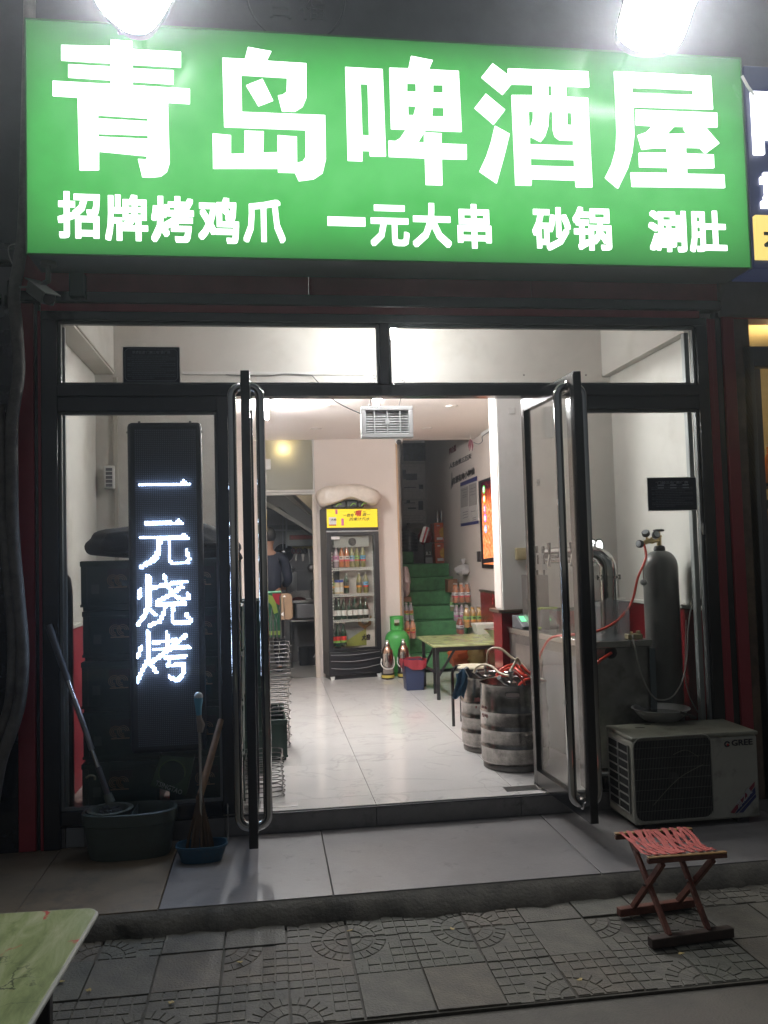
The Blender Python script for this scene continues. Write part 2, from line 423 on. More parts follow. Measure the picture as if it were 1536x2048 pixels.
# ------------------------------------------------------------------ SHOP FLOOR
def marble():
    m = mat('marble_tile', (.60, .58, .56), .09, spec=.55)
    n = m.node_tree.nodes; l = m.node_tree.links; b = n['Principled BSDF']
    tc = n.new('ShaderNodeTexCoord'); nz = n.new('ShaderNodeTexNoise'); nz.inputs['Scale'].default_value = 1.7; nz.inputs['Detail'].default_value = 10; nz.inputs['Distortion'].default_value = 1.2
    oi = n.new('ShaderNodeObjectInfo'); av = n.new('ShaderNodeVectorMath'); av.operation = 'MULTIPLY_ADD'; av.inputs[1].default_value = (1, 1, 1)
    l.new(tc.outputs['Object'], av.inputs[0]); l.new(oi.outputs['Location'], av.inputs[2]); l.new(av.outputs[0], nz.inputs['Vector'])
    s1 = n.new('ShaderNodeMath'); s1.operation = 'SUBTRACT'; s1.inputs[1].default_value = .5; l.new(nz.outputs['Fac'], s1.inputs[0])
    ab = n.new('ShaderNodeMath'); ab.operation = 'ABSOLUTE'; l.new(s1.outputs[0], ab.inputs[0])
    mr = n.new('ShaderNodeMapRange'); mr.inputs[1].default_value = 0; mr.inputs[2].default_value = .012; mr.inputs[3].default_value = .82; mr.inputs[4].default_value = 1; l.new(ab.outputs[0], mr.inputs[0])
    n2 = n.new('ShaderNodeTexNoise'); n2.inputs['Scale'].default_value = 3; n2.inputs['Detail'].default_value = 6; l.new(av.outputs[0], n2.inputs['Vector'])
    m2 = n.new('ShaderNodeMapRange'); m2.inputs[3].default_value = .9; m2.inputs[4].default_value = 1.08; l.new(n2.outputs['Fac'], m2.inputs[0])
    mu = n.new('ShaderNodeMath'); mu.operation = 'MULTIPLY'; l.new(mr.outputs[0], mu.inputs[0]); l.new(m2.outputs[0], mu.inputs[1])
    mx = n.new('ShaderNodeMix'); mx.data_type = 'RGBA'; mx.blend_type = 'MULTIPLY'; mx.inputs[0].default_value = 1; mx.inputs[6].default_value = (.60, .575, .55, 1)
    l.new(mu.outputs[0], mx.inputs[7]); l.new(mx.outputs[2], b.inputs['Base Color'])
    r2 = n.new('ShaderNodeMapRange'); r2.inputs[3].default_value = .06; r2.inputs[4].default_value = .16; l.new(n2.outputs['Fac'], r2.inputs[0]); l.new(r2.outputs[0], b.inputs['Roughness'])
    return m
marb = marble()
box('floor_screed', -2.4, 2.4, .013, 5.04, -.12, -.009, mat('grout', (.10, .095, .09), .9), kind='structure')
root = thing('shop_floor', None, None, kind='structure')
tm = {}
for (y0, y1) in [(.014, .2)]+[(.2+.8*i, 1.0+.8*i) for i in range(6)]:
    for k in range(-3, 3):
        x0, x1 = .8*k, .8*k+.8
        key = round(y1-y0, 3)
        if key not in tm:
            tm[key] = MB().box(.0014, .7986, .0014, y1-y0-.0014, -.009, 0).mesh('tile', marb, Vector((0, 0, 0)))
        o = bpy.data.objects.new('marble_tile', tm[key]); COL.objects.link(o); o.parent = root; o.location = (x0, y0, 0)
# spring covers let into the floor
fs = mat('brushed_cover', (.62, .6, .58), .3, metal=.9, var=.1)
fd = mat('dark_cover', (.10, .095, .09), .4, metal=.6, var=.2)
box('floor_spring_cover', -.70, -.415, .075, .155, .0005, .0035, fs, bevel=.001, label='bright steel floor spring cover let into the tiles at the left door', cat='floor plate')
box('floor_spring_cover', .745, 1.03, .085, .175, .0005, .0035, fd, bevel=.001, label='dark floor spring cover let into the tiles at the right door', cat='floor plate')

# ------------------------------------------------------------------ SHOP SHELL
YB = 1.38
XL, XR = -1.70, 2.0
box('wall_left', XL-.12, XL, .06, YB, 0, 3.1, white_wall, kind='structure')
box('wall_right', XR, XR+.12, .06, YB, 0, 3.1, white_wall, kind='structure')
box('ceiling_front', XL-.12, XR+.12, .06, YB, 3.1, 3.2, white_wall, kind='structure')
box('beam_left', XL, -1.575, .06, YB, 2.632, 3.1, white_wall, kind='structure')
box('beam_right', 1.94, XR, .06, YB, 2.622, 3.1, white_wall, kind='structure')
XO = -.86
PX0 = 1.122
b = MB(); b.box(XL-.12, XO, YB, 1.575, 0, 3.1)
b.box(XO, PX0, YB, 1.575, 2.572, 3.1); b.box(PX0, XR+.12, YB, 1.575, 0, 3.1)
b.build('wall_middle', white_wall, kind='structure')
box('pillar_reveal', PX0-.006, PX0-.0005, YB+.02, 1.58, .93, 2.57, pink_wall, kind='structure')
# red wainscot panels
root = thing('wainscot', None, None, kind='structure')
box('panel', PX0-.02, PX0-.007, YB-.014, 1.59, 0, .90, red_tile, root, bevel=.002)
box('panel', PX0-.007, XR-.014, YB-.013, YB-.001, 0, .90, red_tile, root, bevel=.002)
box('panel', XR-.013, XR-.001, .08, YB-.014, 0, .96, red_tile, root, bevel=.002)
box('panel', XL+.001, XL+.013, .08, YB-.014, 0, .96, maroon_dark, root, bevel=.002)
box('panel', XL+.014, XO-.001, YB-.013, YB-.001, 0, .96, red_tile, root, bevel=.002)
capm = mat('brown_cap', (.07, .045, .03), .35)
box('cap_rail', PX0-.045, PX0-.006, YB-.04, 1.61, .901, .925, capm, root, bevel=.003)
box('cap_rail', PX0-.005, XR-.03, YB-.038, YB-.001, .901, .925, capm, root, bevel=.003)
box('cap_rail', XR-.028, XR-.001, .08, YB-.04, .961, .985, white_wall, root, bevel=.003)
box('cap_rail', XL+.001, XL+.028, .08, YB-.04, .961, .985, white_wall, root, bevel=.003)
# back room
YW = 5.02; XRB = 1.87; ZC = 2.68
box('ceiling', -2.6, XRB, 1.576, YW+.12, ZC, ZC+.1, ceil_m, kind='structure')
box('wall_back_left', -2.7, -2.6, 1.576, YW, 0, ZC, pink_wall, kind='structure')
box('wall_back_right', XRB, XRB+.12, 1.576, 8.2, 0, 4.2, pink_wall, kind='structure')
b = MB(); b.box(-.012, .93, YW, YW+.12, 0, ZC); b.build('wall_back', pink_wall, kind='structure')
box('stairwell_head', .93, XRB, YW, YW+.12, ZC-.003, 4.2, pink_wall, kind='structure')
box('wall_kitchen_left', -2.6, -.66, YW, YW+.1, 0, ZC, pink_wall, kind='structure')
news = mat('newsprint_wall', (.33, .32, .30), .8, var=.18, vscale=5)
box('wall_stair_left', .93, .99, YW+.12, 8.2, 0, 4.2, news, kind='structure')
box('wall_stair_end', .93, XRB+.12, 8.2, 8.3, 0, 4.2, news, kind='structure')
# wood edge strip of the stair opening
box('edge_trim', .925, .945, YW-.006, YW+.121, 0, ZC-.004, mat('pine_trim', (.50, .33, .20), .5), kind='structure')
# newspaper sheets pasted on the end wall
paper = mat('newspaper', (.42, .40, .38), .85, var=.2, vscale=30)
ink = mat('newspaper_ink', (.035, .04, .055), .8, var=.5, vscale=25)
inkb = mat('newspaper_photo', (.05, .055, .075), .7, var=.7, vscale=18)
random.seed(5)
def newspaper(u0, v0, u1, v1, Y, blocks, lb):
    a = P(u0, v1, y=Y); c = P(u1, v0, y=Y)
    t = thing('newspaper_sheet', lb, 'newspaper', ((a.x+c.x)/2, Y, (a.z+c.z)/2))
    box('sheet', a.x, c.x, Y-.002, Y, a.z, c.z, paper, t)
    for (p0, q0, p1, q1, mm) in blocks:
        e = P(p0, q1, y=Y-.003); f = P(p1, q0, y=Y-.003)
        box('picture' if mm is inkb else 'headline', e.x, f.x, Y-.0045, Y-.0025, e.z, f.z, mm, t)
    for k in range(8):
        vv = v0+(v1-v0)*(k+.6)/8.5
        e = P(u0+3, vv+.5, y=Y-.003); f = P(u0+3+(u1-u0-6)*rnd(.6, 1), vv, y=Y-.003)
        box('text_line', e.x, f.x, Y-.0035, Y-.0022, e.z, f.z, ink, t)
newspaper(803, 880, 851, 925, 8.19, [(807, 886, 850, 922, inkb)], 'newspaper sheet with one large dark photograph, top left on stairwell wall')
newspaper(853, 882, 889, 944, 8.19, [(855, 913, 878, 915, ink), (856, 943, 872, 944.5, ink)], 'text only newspaper sheet in the stairwell right of the large photograph')
newspaper(804, 928, 850, 998, 8.19, [(806, 940, 812, 958, inkb), (812, 947, 834, 960, inkb), (808, 974, 832, 976, ink), (838, 969, 846, 978, inkb)], 'newspaper sheet with small landscape picture below the large photograph')
newspaper(852, 947, 889, 1020, 8.19, [(867, 946, 877, 965, inkb), (854, 975, 866, 983, inkb), (857, 1000, 872, 1002, ink)], 'newspaper sheet with two small pictures near the stairwell corner')
newspaper(804, 1001, 850, 1046, 8.19, [(837, 1002, 846, 1020, inkb), (808, 993+12, 830, 1007, ink), (813, 1000, 820, 1006, inkb), (816, 1015, 832, 1018, ink)], 'lowest newspaper sheet with portrait picture above the stored bags')

# ------------------------------------------------------------------ STAIRS
green_step = mat('green_carpet', (.085, .25, .105), .85, var=.28, vscale=14, bump=.4, bscale=150, dirt=(.02, .06, .03), dscale=5, damt=.3)
st = thing('staircase', None, None, (1.4, 5.2, 0), kind='structure')
RZ, TR = .174, .25
for i in range(7):
    box('step', .99, XRB, 5.2+TR*i, 8.2 if i == 6 else 5.2+TR*(i+1)+.01, RZ*i if i else 0, RZ*(i+1), green_step, st, bevel=.012)
box('step', .99, 1.50, 7.35, 8.2, RZ*7, RZ*8, green_step, st, bevel=.012)

# ------------------------------------------------------------------ FACADE (outer)
dark_wall = mat('dark_facade_stone', (.055, .06, .07), .5, var=.3, vscale=3, bump=.1, bscale=30)
box('upper_facade_wall', -5, 5, -.02, .1, 3.02, 7.5, dark_wall, kind='structure')
root = thing('fascia', 'dark red painted fascia boards between the green sign and the shop windows', 'fascia', (0, 0, 2.8))
box('board', -1.86, -.30, -.018, .03, 2.765, 3.02, maroon_dark, root, bevel=.003)
box('board', -.297, .96, -.018, .03, 2.765, 3.02, maroon_dark, root, bevel=.003)
box('board', .963, 2.10, -.018, .03, 2.765, 3.02, maroon_dark, root, bevel=.003)
box('black_band', -1.86, 2.10, -.045, .03, 2.705, 2.762, black_al, root, bevel=.003)
box('trim_strip', -1.70, 1.96, -.03, .03, 2.662, 2.702, maroon_dark, root, bevel=.002)

# thin haze volume added to imitate lens bloom round the lamps
hz = bpy.data.materials.new('bloom_haze'); hz.use_nodes = True; n = hz.node_tree.nodes; n.remove(n['Principled BSDF'])
pv = n.new('ShaderNodeVolumePrincipled'); pv.inputs['Color'].default_value = (.93, .96, 1, 1); pv.inputs['Density'].default_value = .0065; pv.inputs['Anisotropy'].default_value = .87
hz.node_tree.links.new(pv.outputs[0], n['Material Output'].inputs['Volume'])
box('haze', -42, 42, -42, 32, -1.4, 8.0, hz, kind='stuff')

# shopfront frame
fr = thing('shopfront_frame', 'black aluminium shop window frame with transom bar, side posts and glass', 'window frame', (0, 0, 0))
def bar(n_, x0, x1, z0, z1, y0=-.035, y1=.06, m_=black_al): return box(n_, x0, x1, y0, y1, z0, z1, m_, fr, bevel=.004)
bar('head_rail', -1.70, 2.00, 2.612, 2.660)
bar('transom_bar', -1.62, 1.935, 2.208, 2.272)
bar('post', -1.70, -1.62, -.108, 2.611)
bar('post', 1.935, 2.00, -.108, 2.611)
bar('mullion', .082, .134, 2.273, 2.611)
bar('door_post', -.806, -.725, .013, 2.207)
bar('door_post', 1.165, 1.235, .013, 2.207)
bar('side_rail', -1.619, -.807, 2.130, 2.206, -.028)
bar('side_rail', 1.236, 1.934, 2.130, 2.206, -.028)
bar('sill_rail', -1.619, -.807, .002, .075, -.02)
bar('sill_rail', 1.236, 1.934, .002, .075, -.02)
bead = mat('grey_glazing_bead', (.16, .17, .17), .35, var=.1)
for (x0, x1, z0, z1) in ((-1.619, .081, 2.273, 2.611), (.135, 1.934, 2.273, 2.611), (-1.619, -.807, .076, 2.129), (1.236, 1.934, .076, 2.129)):
    g = .014
    b = MB(); b.box(x0, x1, -.006, .022, z1-g, z1); b.box(x0, x1, -.006, .022, z0, z0+g); b.box(x0, x0+g, -.006, .022, z0+g, z1-g); b.box(x1-g, x1, -.006, .022, z0+g, z1-g)
    b.build('glazing_bead', bead, fr)
    box('glass_pane', x0+.004, x1-.004, .004, .012, z0+.004, z1-.004, glass, fr)
# second deeper frame return on the right, seen through the glass
box('return_post', 1.905, 1.934, .061, .10, .08, 2.60, mat('pale_grey_return', (.33, .35, .35), .4), fr, bevel=.002)
box('return_post', -1.62, -1.60, .061, .085, .08, 2.60, MATS['pale_grey_return'], fr, bevel=.002)
box('window_catch', P(1407, 1085, y=-.04).x-.008, P(1407, 1085, y=-.04).x+.004, -.05, -.0355, 1.40, 1.47, chrome, fr, bevel=.004)

# coloured side strips
root = thing('red_pilaster', 'tall dark red strip pilaster at the left edge of the shop', 'pilaster', (-1.78, 0, 0))
box('face', -1.822, -1.738, -.03, .03, -.108, 2.70, maroon, root, bevel=.004)
root = thing('red_edge_strip', 'thin dark red strip beside the left black window post', 'trim', (-1.69, 0, 0))
box('face', -1.716, -1.702, -.03, .03, -.108, 2.66, maroon, root, bevel=.002)
root = thing('dark_infill', 'narrow glossy black panel between red pilaster and left window post', 'panel', (-1.72, 0, 0))
box('face', -1.736, -1.718, -.012, .03, -.108, 2.70, black_al, root)
root = thing('red_pilaster', 'red strip pilaster directly right of the black window frame', 'pilaster', (2.02, 0, 0))
box('face', 2.003, 2.028, -.03, .03, -.108, 2.66, maroon, root, bevel=.003)
box('face', 2.030, 2.058, -.022, .03, -.108, 2.66, maroon, root, bevel=.003)
root = thing('dark_infill', 'glossy black strip between the two red strips on the right', 'panel', (2.07, 0, 0))
box('face', 2.060, 2.098, -.014, .03, -.108, 2.70, black_al, root)
root = thing('red_pilaster', 'outer red strip pilaster beside the brown stone pier', 'pilaster', (2.13, 0, 0))
box('face', 2.100, 2.172, -.03, .03, -.108, 2.74, maroon, root, bevel=.004)
stone = mat('brown_granite', (.085, .055, .04), .18, var=.5, vscale=9, dirt=(.17, .11, .06), dscale=3, damt=.7)
box('stone_pier', 2.174, 2.27, -.02, .1, -.108, 2.74, stone, bevel=.003, label='brown polished granite pier between the red strip and the grey door frame', cat='pier')

# ------------------------------------------------------------------ GREEN LIGHTBOX SIGN
SY = -.30
def sign_face():
    m = bpy.data.materials.new('green_lightbox_face'); m.use_nodes = True
    n = m.node_tree.nodes; l = m.node_tree.links; n.remove(n['Principled BSDF'])
    tc = n.new('ShaderNodeTexCoord'); sp = n.new('ShaderNodeSeparateXYZ'); l.new(tc.outputs['Generated'], sp.inputs[0])
    def mth(op, a, b=None, c=None):
        q = n.new('ShaderNodeMath'); q.operation = op; q.use_clamp = False
        for i, x in enumerate((a, b, c)):
            if x is None: continue
            if hasattr(x, 'is_output'): l.new(x, q.inputs[i])
            else: q.inputs[i].default_value = x
        return q.outputs[0]
    # rows of backing LED modules: brighter in the middle band, falling off to top and bottom edges
    z = sp.outputs[2]; x = sp.outputs[0]
    ez = mth('MULTIPLY', mth('MULTIPLY', z, mth('SUBTRACT', 1.0, z)), 4.0)
    ez = mth('POWER', ez, .62)
    ex = mth('MULTIPLY', mth('MULTIPLY', x, mth('SUBTRACT', 1.0, x)), 4.0); ex = mth('POWER', ex, .16)
    nz = n.new('ShaderNodeTexNoise'); nz.inputs['Scale'].default_value = 5; nz.inputs['Detail'].default_value = 2; l.new(tc.outputs['Object'], nz.inputs['Vector'])
    f = mth('MULTIPLY', mth('MULTIPLY', ez, ex), mth('MULTIPLY_ADD', nz.outputs['Fac'], .55, .72))
    cr = n.new('ShaderNodeValToRGB'); e = cr.color_ramp.elements
    e[0].position = 0; e[0].color = (*lin((58, 138, 68)), 1); e[1].position = 1; e[1].color = (*lin((122, 244, 134)), 1)
    k = cr.color_ramp.elements.new(.35); k.color = (*lin((80, 178, 88)), 1)
    k = cr.color_ramp.elements.new(.7); k.color = (*lin((96, 220, 108)), 1)
    l.new(f, cr.inputs[0])
    em = n.new('ShaderNodeEmission'); em.inputs[1].default_value = .52; l.new(cr.outputs[0], em.inputs[0])
    gl = n.new('ShaderNodeBsdfGlossy'); gl.inputs['Roughness'].default_value = .25; gl.inputs[0].default_value = (.03, .03, .03, 1)
    ad = n.new('ShaderNodeAddShader'); l.new(em.outputs[0], ad.inputs[0]); l.new(gl.outputs[0], ad.inputs[1]); l.new(ad.outputs[0], n['Material Output'].inputs[0]); return m
sx0 = (P(50, 40, y=SY).x+P(58, 508, y=SY).x)/2; sx1 = (P(1478, 119, y=SY).x+P(1501, 535, y=SY).x)/2
sz0 = (P(57, 507, y=SY).z+P(1501, 535, y=SY).z)/2; sz1 = (P(49, 40, y=SY).z+P(1478, 119, y=SY).z)/2
sg = thing('shop_sign', 'long green lit lightbox sign with large white characters over the shop', 'sign', (0, SY, sz0))
box('lit_panel', sx0, sx1, SY-.004, SY+.004, sz0, sz1, sign_face(), sg)
sh = mat('sign_housing', (.13, .15, .15), .5, var=.1)
b = MB(); b.box(sx0-.004, sx1+.004, SY+.0045, -.03, sz0-.006, sz1+.006); b.build('housing', sh, sg, bevel=.004)
b = MB(); b.box(sx0-.006, sx1+.006, SY-.007, SY+.004, sz0-.008, sz0-.0005); b.box(sx0-.006, sx1+.006, SY-.007, SY+.004, sz1+.0005, sz1+.008)
b.box(sx0-.008, sx0-.0005, SY-.007, SY+.004, sz0, sz1); b.box(sx1+.0005, sx1+.008, SY-.007, SY+.004, sz0, sz1)
b.build('edge_frame', mat('green_edge_trim', (.05, .16, .06), .4), sg)
letter = emat('white_lit_acrylic', (.93, 1.0, .97), 1.9)
def big_char(groups, org, s_):
    """groups = [(outer, hole, hole..)] drawn in photo pixels -> raised acrylic character on the sign face"""
    mb = MB(); 
    for gi, g_ in enumerate(groups):
        cu = bpy.data.curves.new('c', 'CURVE'); cu.dimensions = '2D'; cu.fill_mode = 'BOTH'
        for poly in g_:
            sp_ = cu.splines.new('POLY'); sp_.points.add(len(poly)-1); sp_.use_cyclic_u = True
            for q, (a, c) in zip(sp_.points, poly):
                w_ = P(org[0]+a/s_, org[1]+c/s_, y=SY); q.co = (w_.x, w_.z, 0, 1)
        cu.extrude = .004
        ob = bpy.data.objects.new('c', cu); COL.objects.link(ob); bpy.context.view_layer.update()
        me = bpy.data.meshes.new_from_object(ob.evaluated_get(bpy.context.evaluated_depsgraph_get()))
        mb.add([(v.co.x, SY-.0085-.0004*gi+v.co.z, v.co.y) for v in me.vertices], [tuple(p.vertices) for p in me.polygons])
        bpy.data.objects.remove(ob); bpy.data.curves.remove(cu); bpy.data.meshes.remove(me)
    me = mb.mesh('character', letter, woff(sg), fix=False); ob = bpy.data.objects.new('character', me); COL.objects.link(ob); ob.parent = sg
    return ob
big_char([
 [[(247, 185), (445, 190), (445, 164), (531, 170), (531, 202), (724, 212), (724, 273), (531, 262), (531, 278), (695, 287), (695, 341), (531, 330), (531, 346), (760, 360), (760, 419), (213, 387), (213, 328), (445, 341), (445, 324), (275, 313), (275, 262), (445, 271), (445, 256), (247, 245)]],
 [[(312, 393), (672, 412), (679, 655), (668, 690), (645, 708), (612, 712), (570, 711), (553, 640), (585, 642), (592, 628), (397, 609), (397, 683), (320, 684)], [(393, 464), (592, 477), (592, 490), (393, 478)], [(395, 538), (593, 545), (593, 560), (395, 551)]],
], (0, 0), 2.0)
big_char([
 [[(890, 236), (980, 241), (992, 193), (1085, 210), (1066, 248), (1225, 258), (1225, 395), (1210, 430), (1180, 449), (1128, 448), (1112, 386), (1130, 384), (1146, 372), (1148, 315), (965, 304), (968, 452), (1300, 465), (1303, 640), (1290, 695), (1255, 719), (1195, 727), (1180, 694), (1112, 692), (1112, 677), (853, 677), (851, 538), (924, 545), (924, 620), (978, 618), (978, 527), (1055, 530), (1053, 615), (1110, 613), (1110, 545), (1187, 551), (1188, 655), (1210, 650), (1222, 632), (1222, 523), (897, 511)]],
 [[(985, 346), (1050, 320), (1092, 406), (1034, 428)]],
], (0, 0), 2.0)
big_char([
 [[(60, 215), (500, 240), (540, 1265), (352, 1262), (345, 1200), (265, 1198), (262, 1322), (90, 1315)], [(240, 408), (325, 412), (342, 1025), (262, 1020)]],
 [[(580, 225), (805, 232), (835, 85), (1092, 135), (1045, 243), (1397, 262), (1432, 975), (600, 942)], [(788, 402), (893, 407), (895, 508), (788, 505)], [(1095, 420), (1212, 422), (1212, 520), (1095, 518)], [(800, 668), (893, 675), (865, 785), (803, 783)], [(1093, 685), (1222, 690), (1222, 800), (1083, 797)]],
 [[(570, 1085), (575, 1270), (1000, 1287), (1010, 1600), (1205, 1606), (1197, 1295), (1492, 1302), (1490, 1130), (1190, 1118), (1195, 998), (990, 985), (990, 1106)]],
 [[(785, 936), (730, 1020), (700, 1060), (655, 1086), (640, 1120), (900, 1130), (918, 1103), (1010, 955)]],
], (680, 100), 5.908)
big_char([
 [[(260, 112), (440, 248), (443, 172), (1388, 208), (1398, 388), (1128, 382), (1132, 508), (1385, 520), (1438, 1570), (1245, 1568), (1238, 1490), (722, 1472), (718, 1550), (532, 1545), (485, 487), (738, 488), (738, 363), (485, 355), (380, 480), (130, 275)],
  [(915, 370), (957, 372), (957, 497), (920, 495)], [(685, 672), (742, 674), (740, 760), (720, 830), (692, 880)], [(1138, 688), (1192, 690), (1197, 842), (1142, 838)],
  [(928, 676), (968, 678), (975, 900), (995, 970), (1050, 1012), (1215, 1020), (1215, 1083), (700, 1068), (700, 968), (830, 1035), (880, 970), (915, 860)], [(708, 1230), (1225, 1247), (1228, 1333), (712, 1318)]],
 [[(180, 470), (408, 660), (275, 832), (50, 637)]],
 [[(288, 850), (462, 945), (400, 1200), (310, 1525), (105, 1385), (190, 1200), (245, 1030)]],
], (940, 110), 5.908)
big_char([
 [[(160, 87), (1298, 143), (1323, 533), (383, 505), (395, 850), (370, 1050), (320, 1230), (205, 1468), (52, 1340), (130, 1180), (180, 1000), (190, 800), (175, 400)], [(368, 275), (1090, 305), (1092, 368), (370, 342)]],
 [[(412, 540), (1370, 577), (1375, 745), (1228, 742), (1397, 937), (1235, 1057), (1170, 988), (1003, 983), (1005, 1055), (1330, 1070), (1337, 1225), (1015, 1225), (1018, 1297), (1453, 1305), (1465, 1460), (370, 1445), (352, 1282), (795, 1287), (790, 1222), (458, 1213), (450, 1050), (783, 1050), (780, 990), (640, 990), (485, 1008), (437, 840), (530, 810), (612, 730), (418, 718)], [(870, 735), (985, 738), (975, 760), (1018, 820), (783, 828)]],
], (1200, 130), 5.908)
for ch, x0, y0, x1, y1 in (('招', 116, 384, 200, 477), ('牌', 211, 390, 296, 482), ('烤', 303, 393, 388, 485), ('鸡', 397, 396, 478, 487), ('爪', 487, 400, 570, 486),
                           ('元', 741, 411, 818, 493), ('大', 825, 407, 902, 495), ('串', 915, 409, 982, 497), ('砂', 1065, 415, 1141, 501), ('锅', 1146, 415, 1222, 501), ('涮', 1297, 422, 1372, 504), ('肚', 1379, 422, 1452, 505)):
    qtext('small_character', ch, letter, sg, x0, y0, x1, y1, SY-.0045, bold=.027, depth=.006)
a, c = P(655, 452, y=SY), P(730, 437.5, y=SY)
box('small_character', a.x, c.x, SY-.0105, SY-.0045, a.z, c.z+.003, letter, sg)

# floodlights over the sign
led = emat('led_flood', (.97, .98, 1.0), 185)
hs = mat('lamp_housing', (.05, .05, .055), .5)
def flood(poly, Y, lb):
    pts = [P(u, v, y=Y+(v-30)*.0003) for u, v in poly]
    pts = [p_ for p_ in smooth_path(pts+[pts[0]], 5)][:-1]
    c = sum(pts, Vector())/len(pts)
    t = thing('floodlight', lb, 'floodlight', tuple(c), 'floodlights above the green sign')
    b = MB(); b.prism(pts, (0, -.004, 0)); b.build('lens', led, t)  # glowing outline takes in the lamp's bloom, so larger than a real lens
    b = MB(); b.prism([c+(p-c)*1.0+Vector((0, .003, 0)) for p in pts], (0, .05, 0)); b.build('housing', hs, t, bevel=.006)
    b = MB()
    for k in range(5): b.box(c.x-.08, c.x+.08, c.y+.053, c.y+.075, c.z-.09+.04*k, c.z-.08+.04*k)
    b.build('heat_sink', hs, t)
    b = MB(); b.tube([(c.x, c.y+.07, c.z), (c.x, c.y+.12, c.z-.05), (c.x, SY+.05, sz1+.03)], .012, 8); b.build('bracket', hs, t)
flood([(178, -45), (345, -45), (338, 8), (300, 62), (262, 66), (232, 48), (195, 8)], -.62, 'left bright white floodlight above the green sign')
flood([(1262, -50), (1402, -45), (1385, 18), (1355, 92), (1305, 104), (1262, 96), (1236, 66), (1248, 10)], -.62, 'right bright white floodlight above the green sign')

# wall decoration above the sign: faint carved medallion
mdl = thing('carved_medallion', 'faint carved round emblem in the dark wall above the sign', 'wall ornament', tuple(P(592, 0, y=-.02)))
cc = P(592, -10, y=-.025); rr = abs(P(690, 0, y=-.025).x-cc.x)
b = MB(); b.tube([(cc.x+rr*math.cos(a_), -.024, cc.z+rr*math.sin(a_)) for a_ in [2*PI*i/40 for i in range(40)]], .006, 6, closed=True); b.build('ring', dark_wall, mdl)
for i, ch in enumerate('百福'):
    text('raised_character', ch, dark_wall, mdl, (cc.x-rr*.6+rr*.65*i, -.0215, cc.z-rr*.5), (rr*.55, 0, 0), (0, 0, rr*.55), depth=.008)

# neighbour's sign on the right
nb = thing('neighbour_sign', 'dark blue neighbouring sign with glowing white characters at the right edge', 'sign', (2.6, SY, 3.2))
nx0 = P(1490, 300, y=SY).x
blue = mat('blue_sign_face', (.012, .022, .07), .3, emit=(.02, .03, .10), es=.25)
box('panel', nx0+.03, nx0+2.2, SY+.02, -.03, sz0+.005, sz1-.02, blue, nb, bevel=.003)
neon = emat('white_neon', (.93, .93, 1.0), 3.0)
gold = mat('lit_yellow_plate', (.6, .45, .12), .4, emit=lin((238, 214, 120)), es=.8)
qtext('character', '阳', neon, nb, 1503, 188, 1610, 312, SY+.0195, bold=.05, depth=.02)
qtext('character', '重', neon, nb, 1519, 345, 1600, 418, SY+.0195, bold=.055, depth=.02)
a, c = P(1513, 518, y=SY), P(1620, 434, y=SY)
box('yellow_plate', a.x, c.x, SY-.01, SY+.0195, a.z, c.z, gold, nb, bevel=.002)
qtext('plate_character', '大', mat('dark_green_print', (.01, .06, .04), .5), nb, 1527, 452, 1572, 495, SY-.0105, bold=.04, depth=.002)
b = MB(); b.tube([P(1484, 152, y=-.35), P(1495, 172, y=-.35), P(1508, 190, y=-.34)], .008, 6)
b.build('cable', white_pl, label='short pale cable hanging beside the neighbouring blue sign', cat='cable')
slab = mat('grey_render', (.14, .14, .145), .8, var=.15, bump=.2)
box('neighbour_lintel', P(1441, 600, y=-.05).x, 5, -.05, .1, P(1500, 632, y=-.05).z, 3.02, slab, bevel=.01, label='grey rendered lintel under the neighbouring sign at the right', cat='lintel')
box('neighbour_board', 2.174, 5, -.03, .1, 2.66, P(1500, 633, y=-.05).z, maroon_dark, bevel=.003, label='dark maroon board over the neighbouring glass door', cat='fascia')

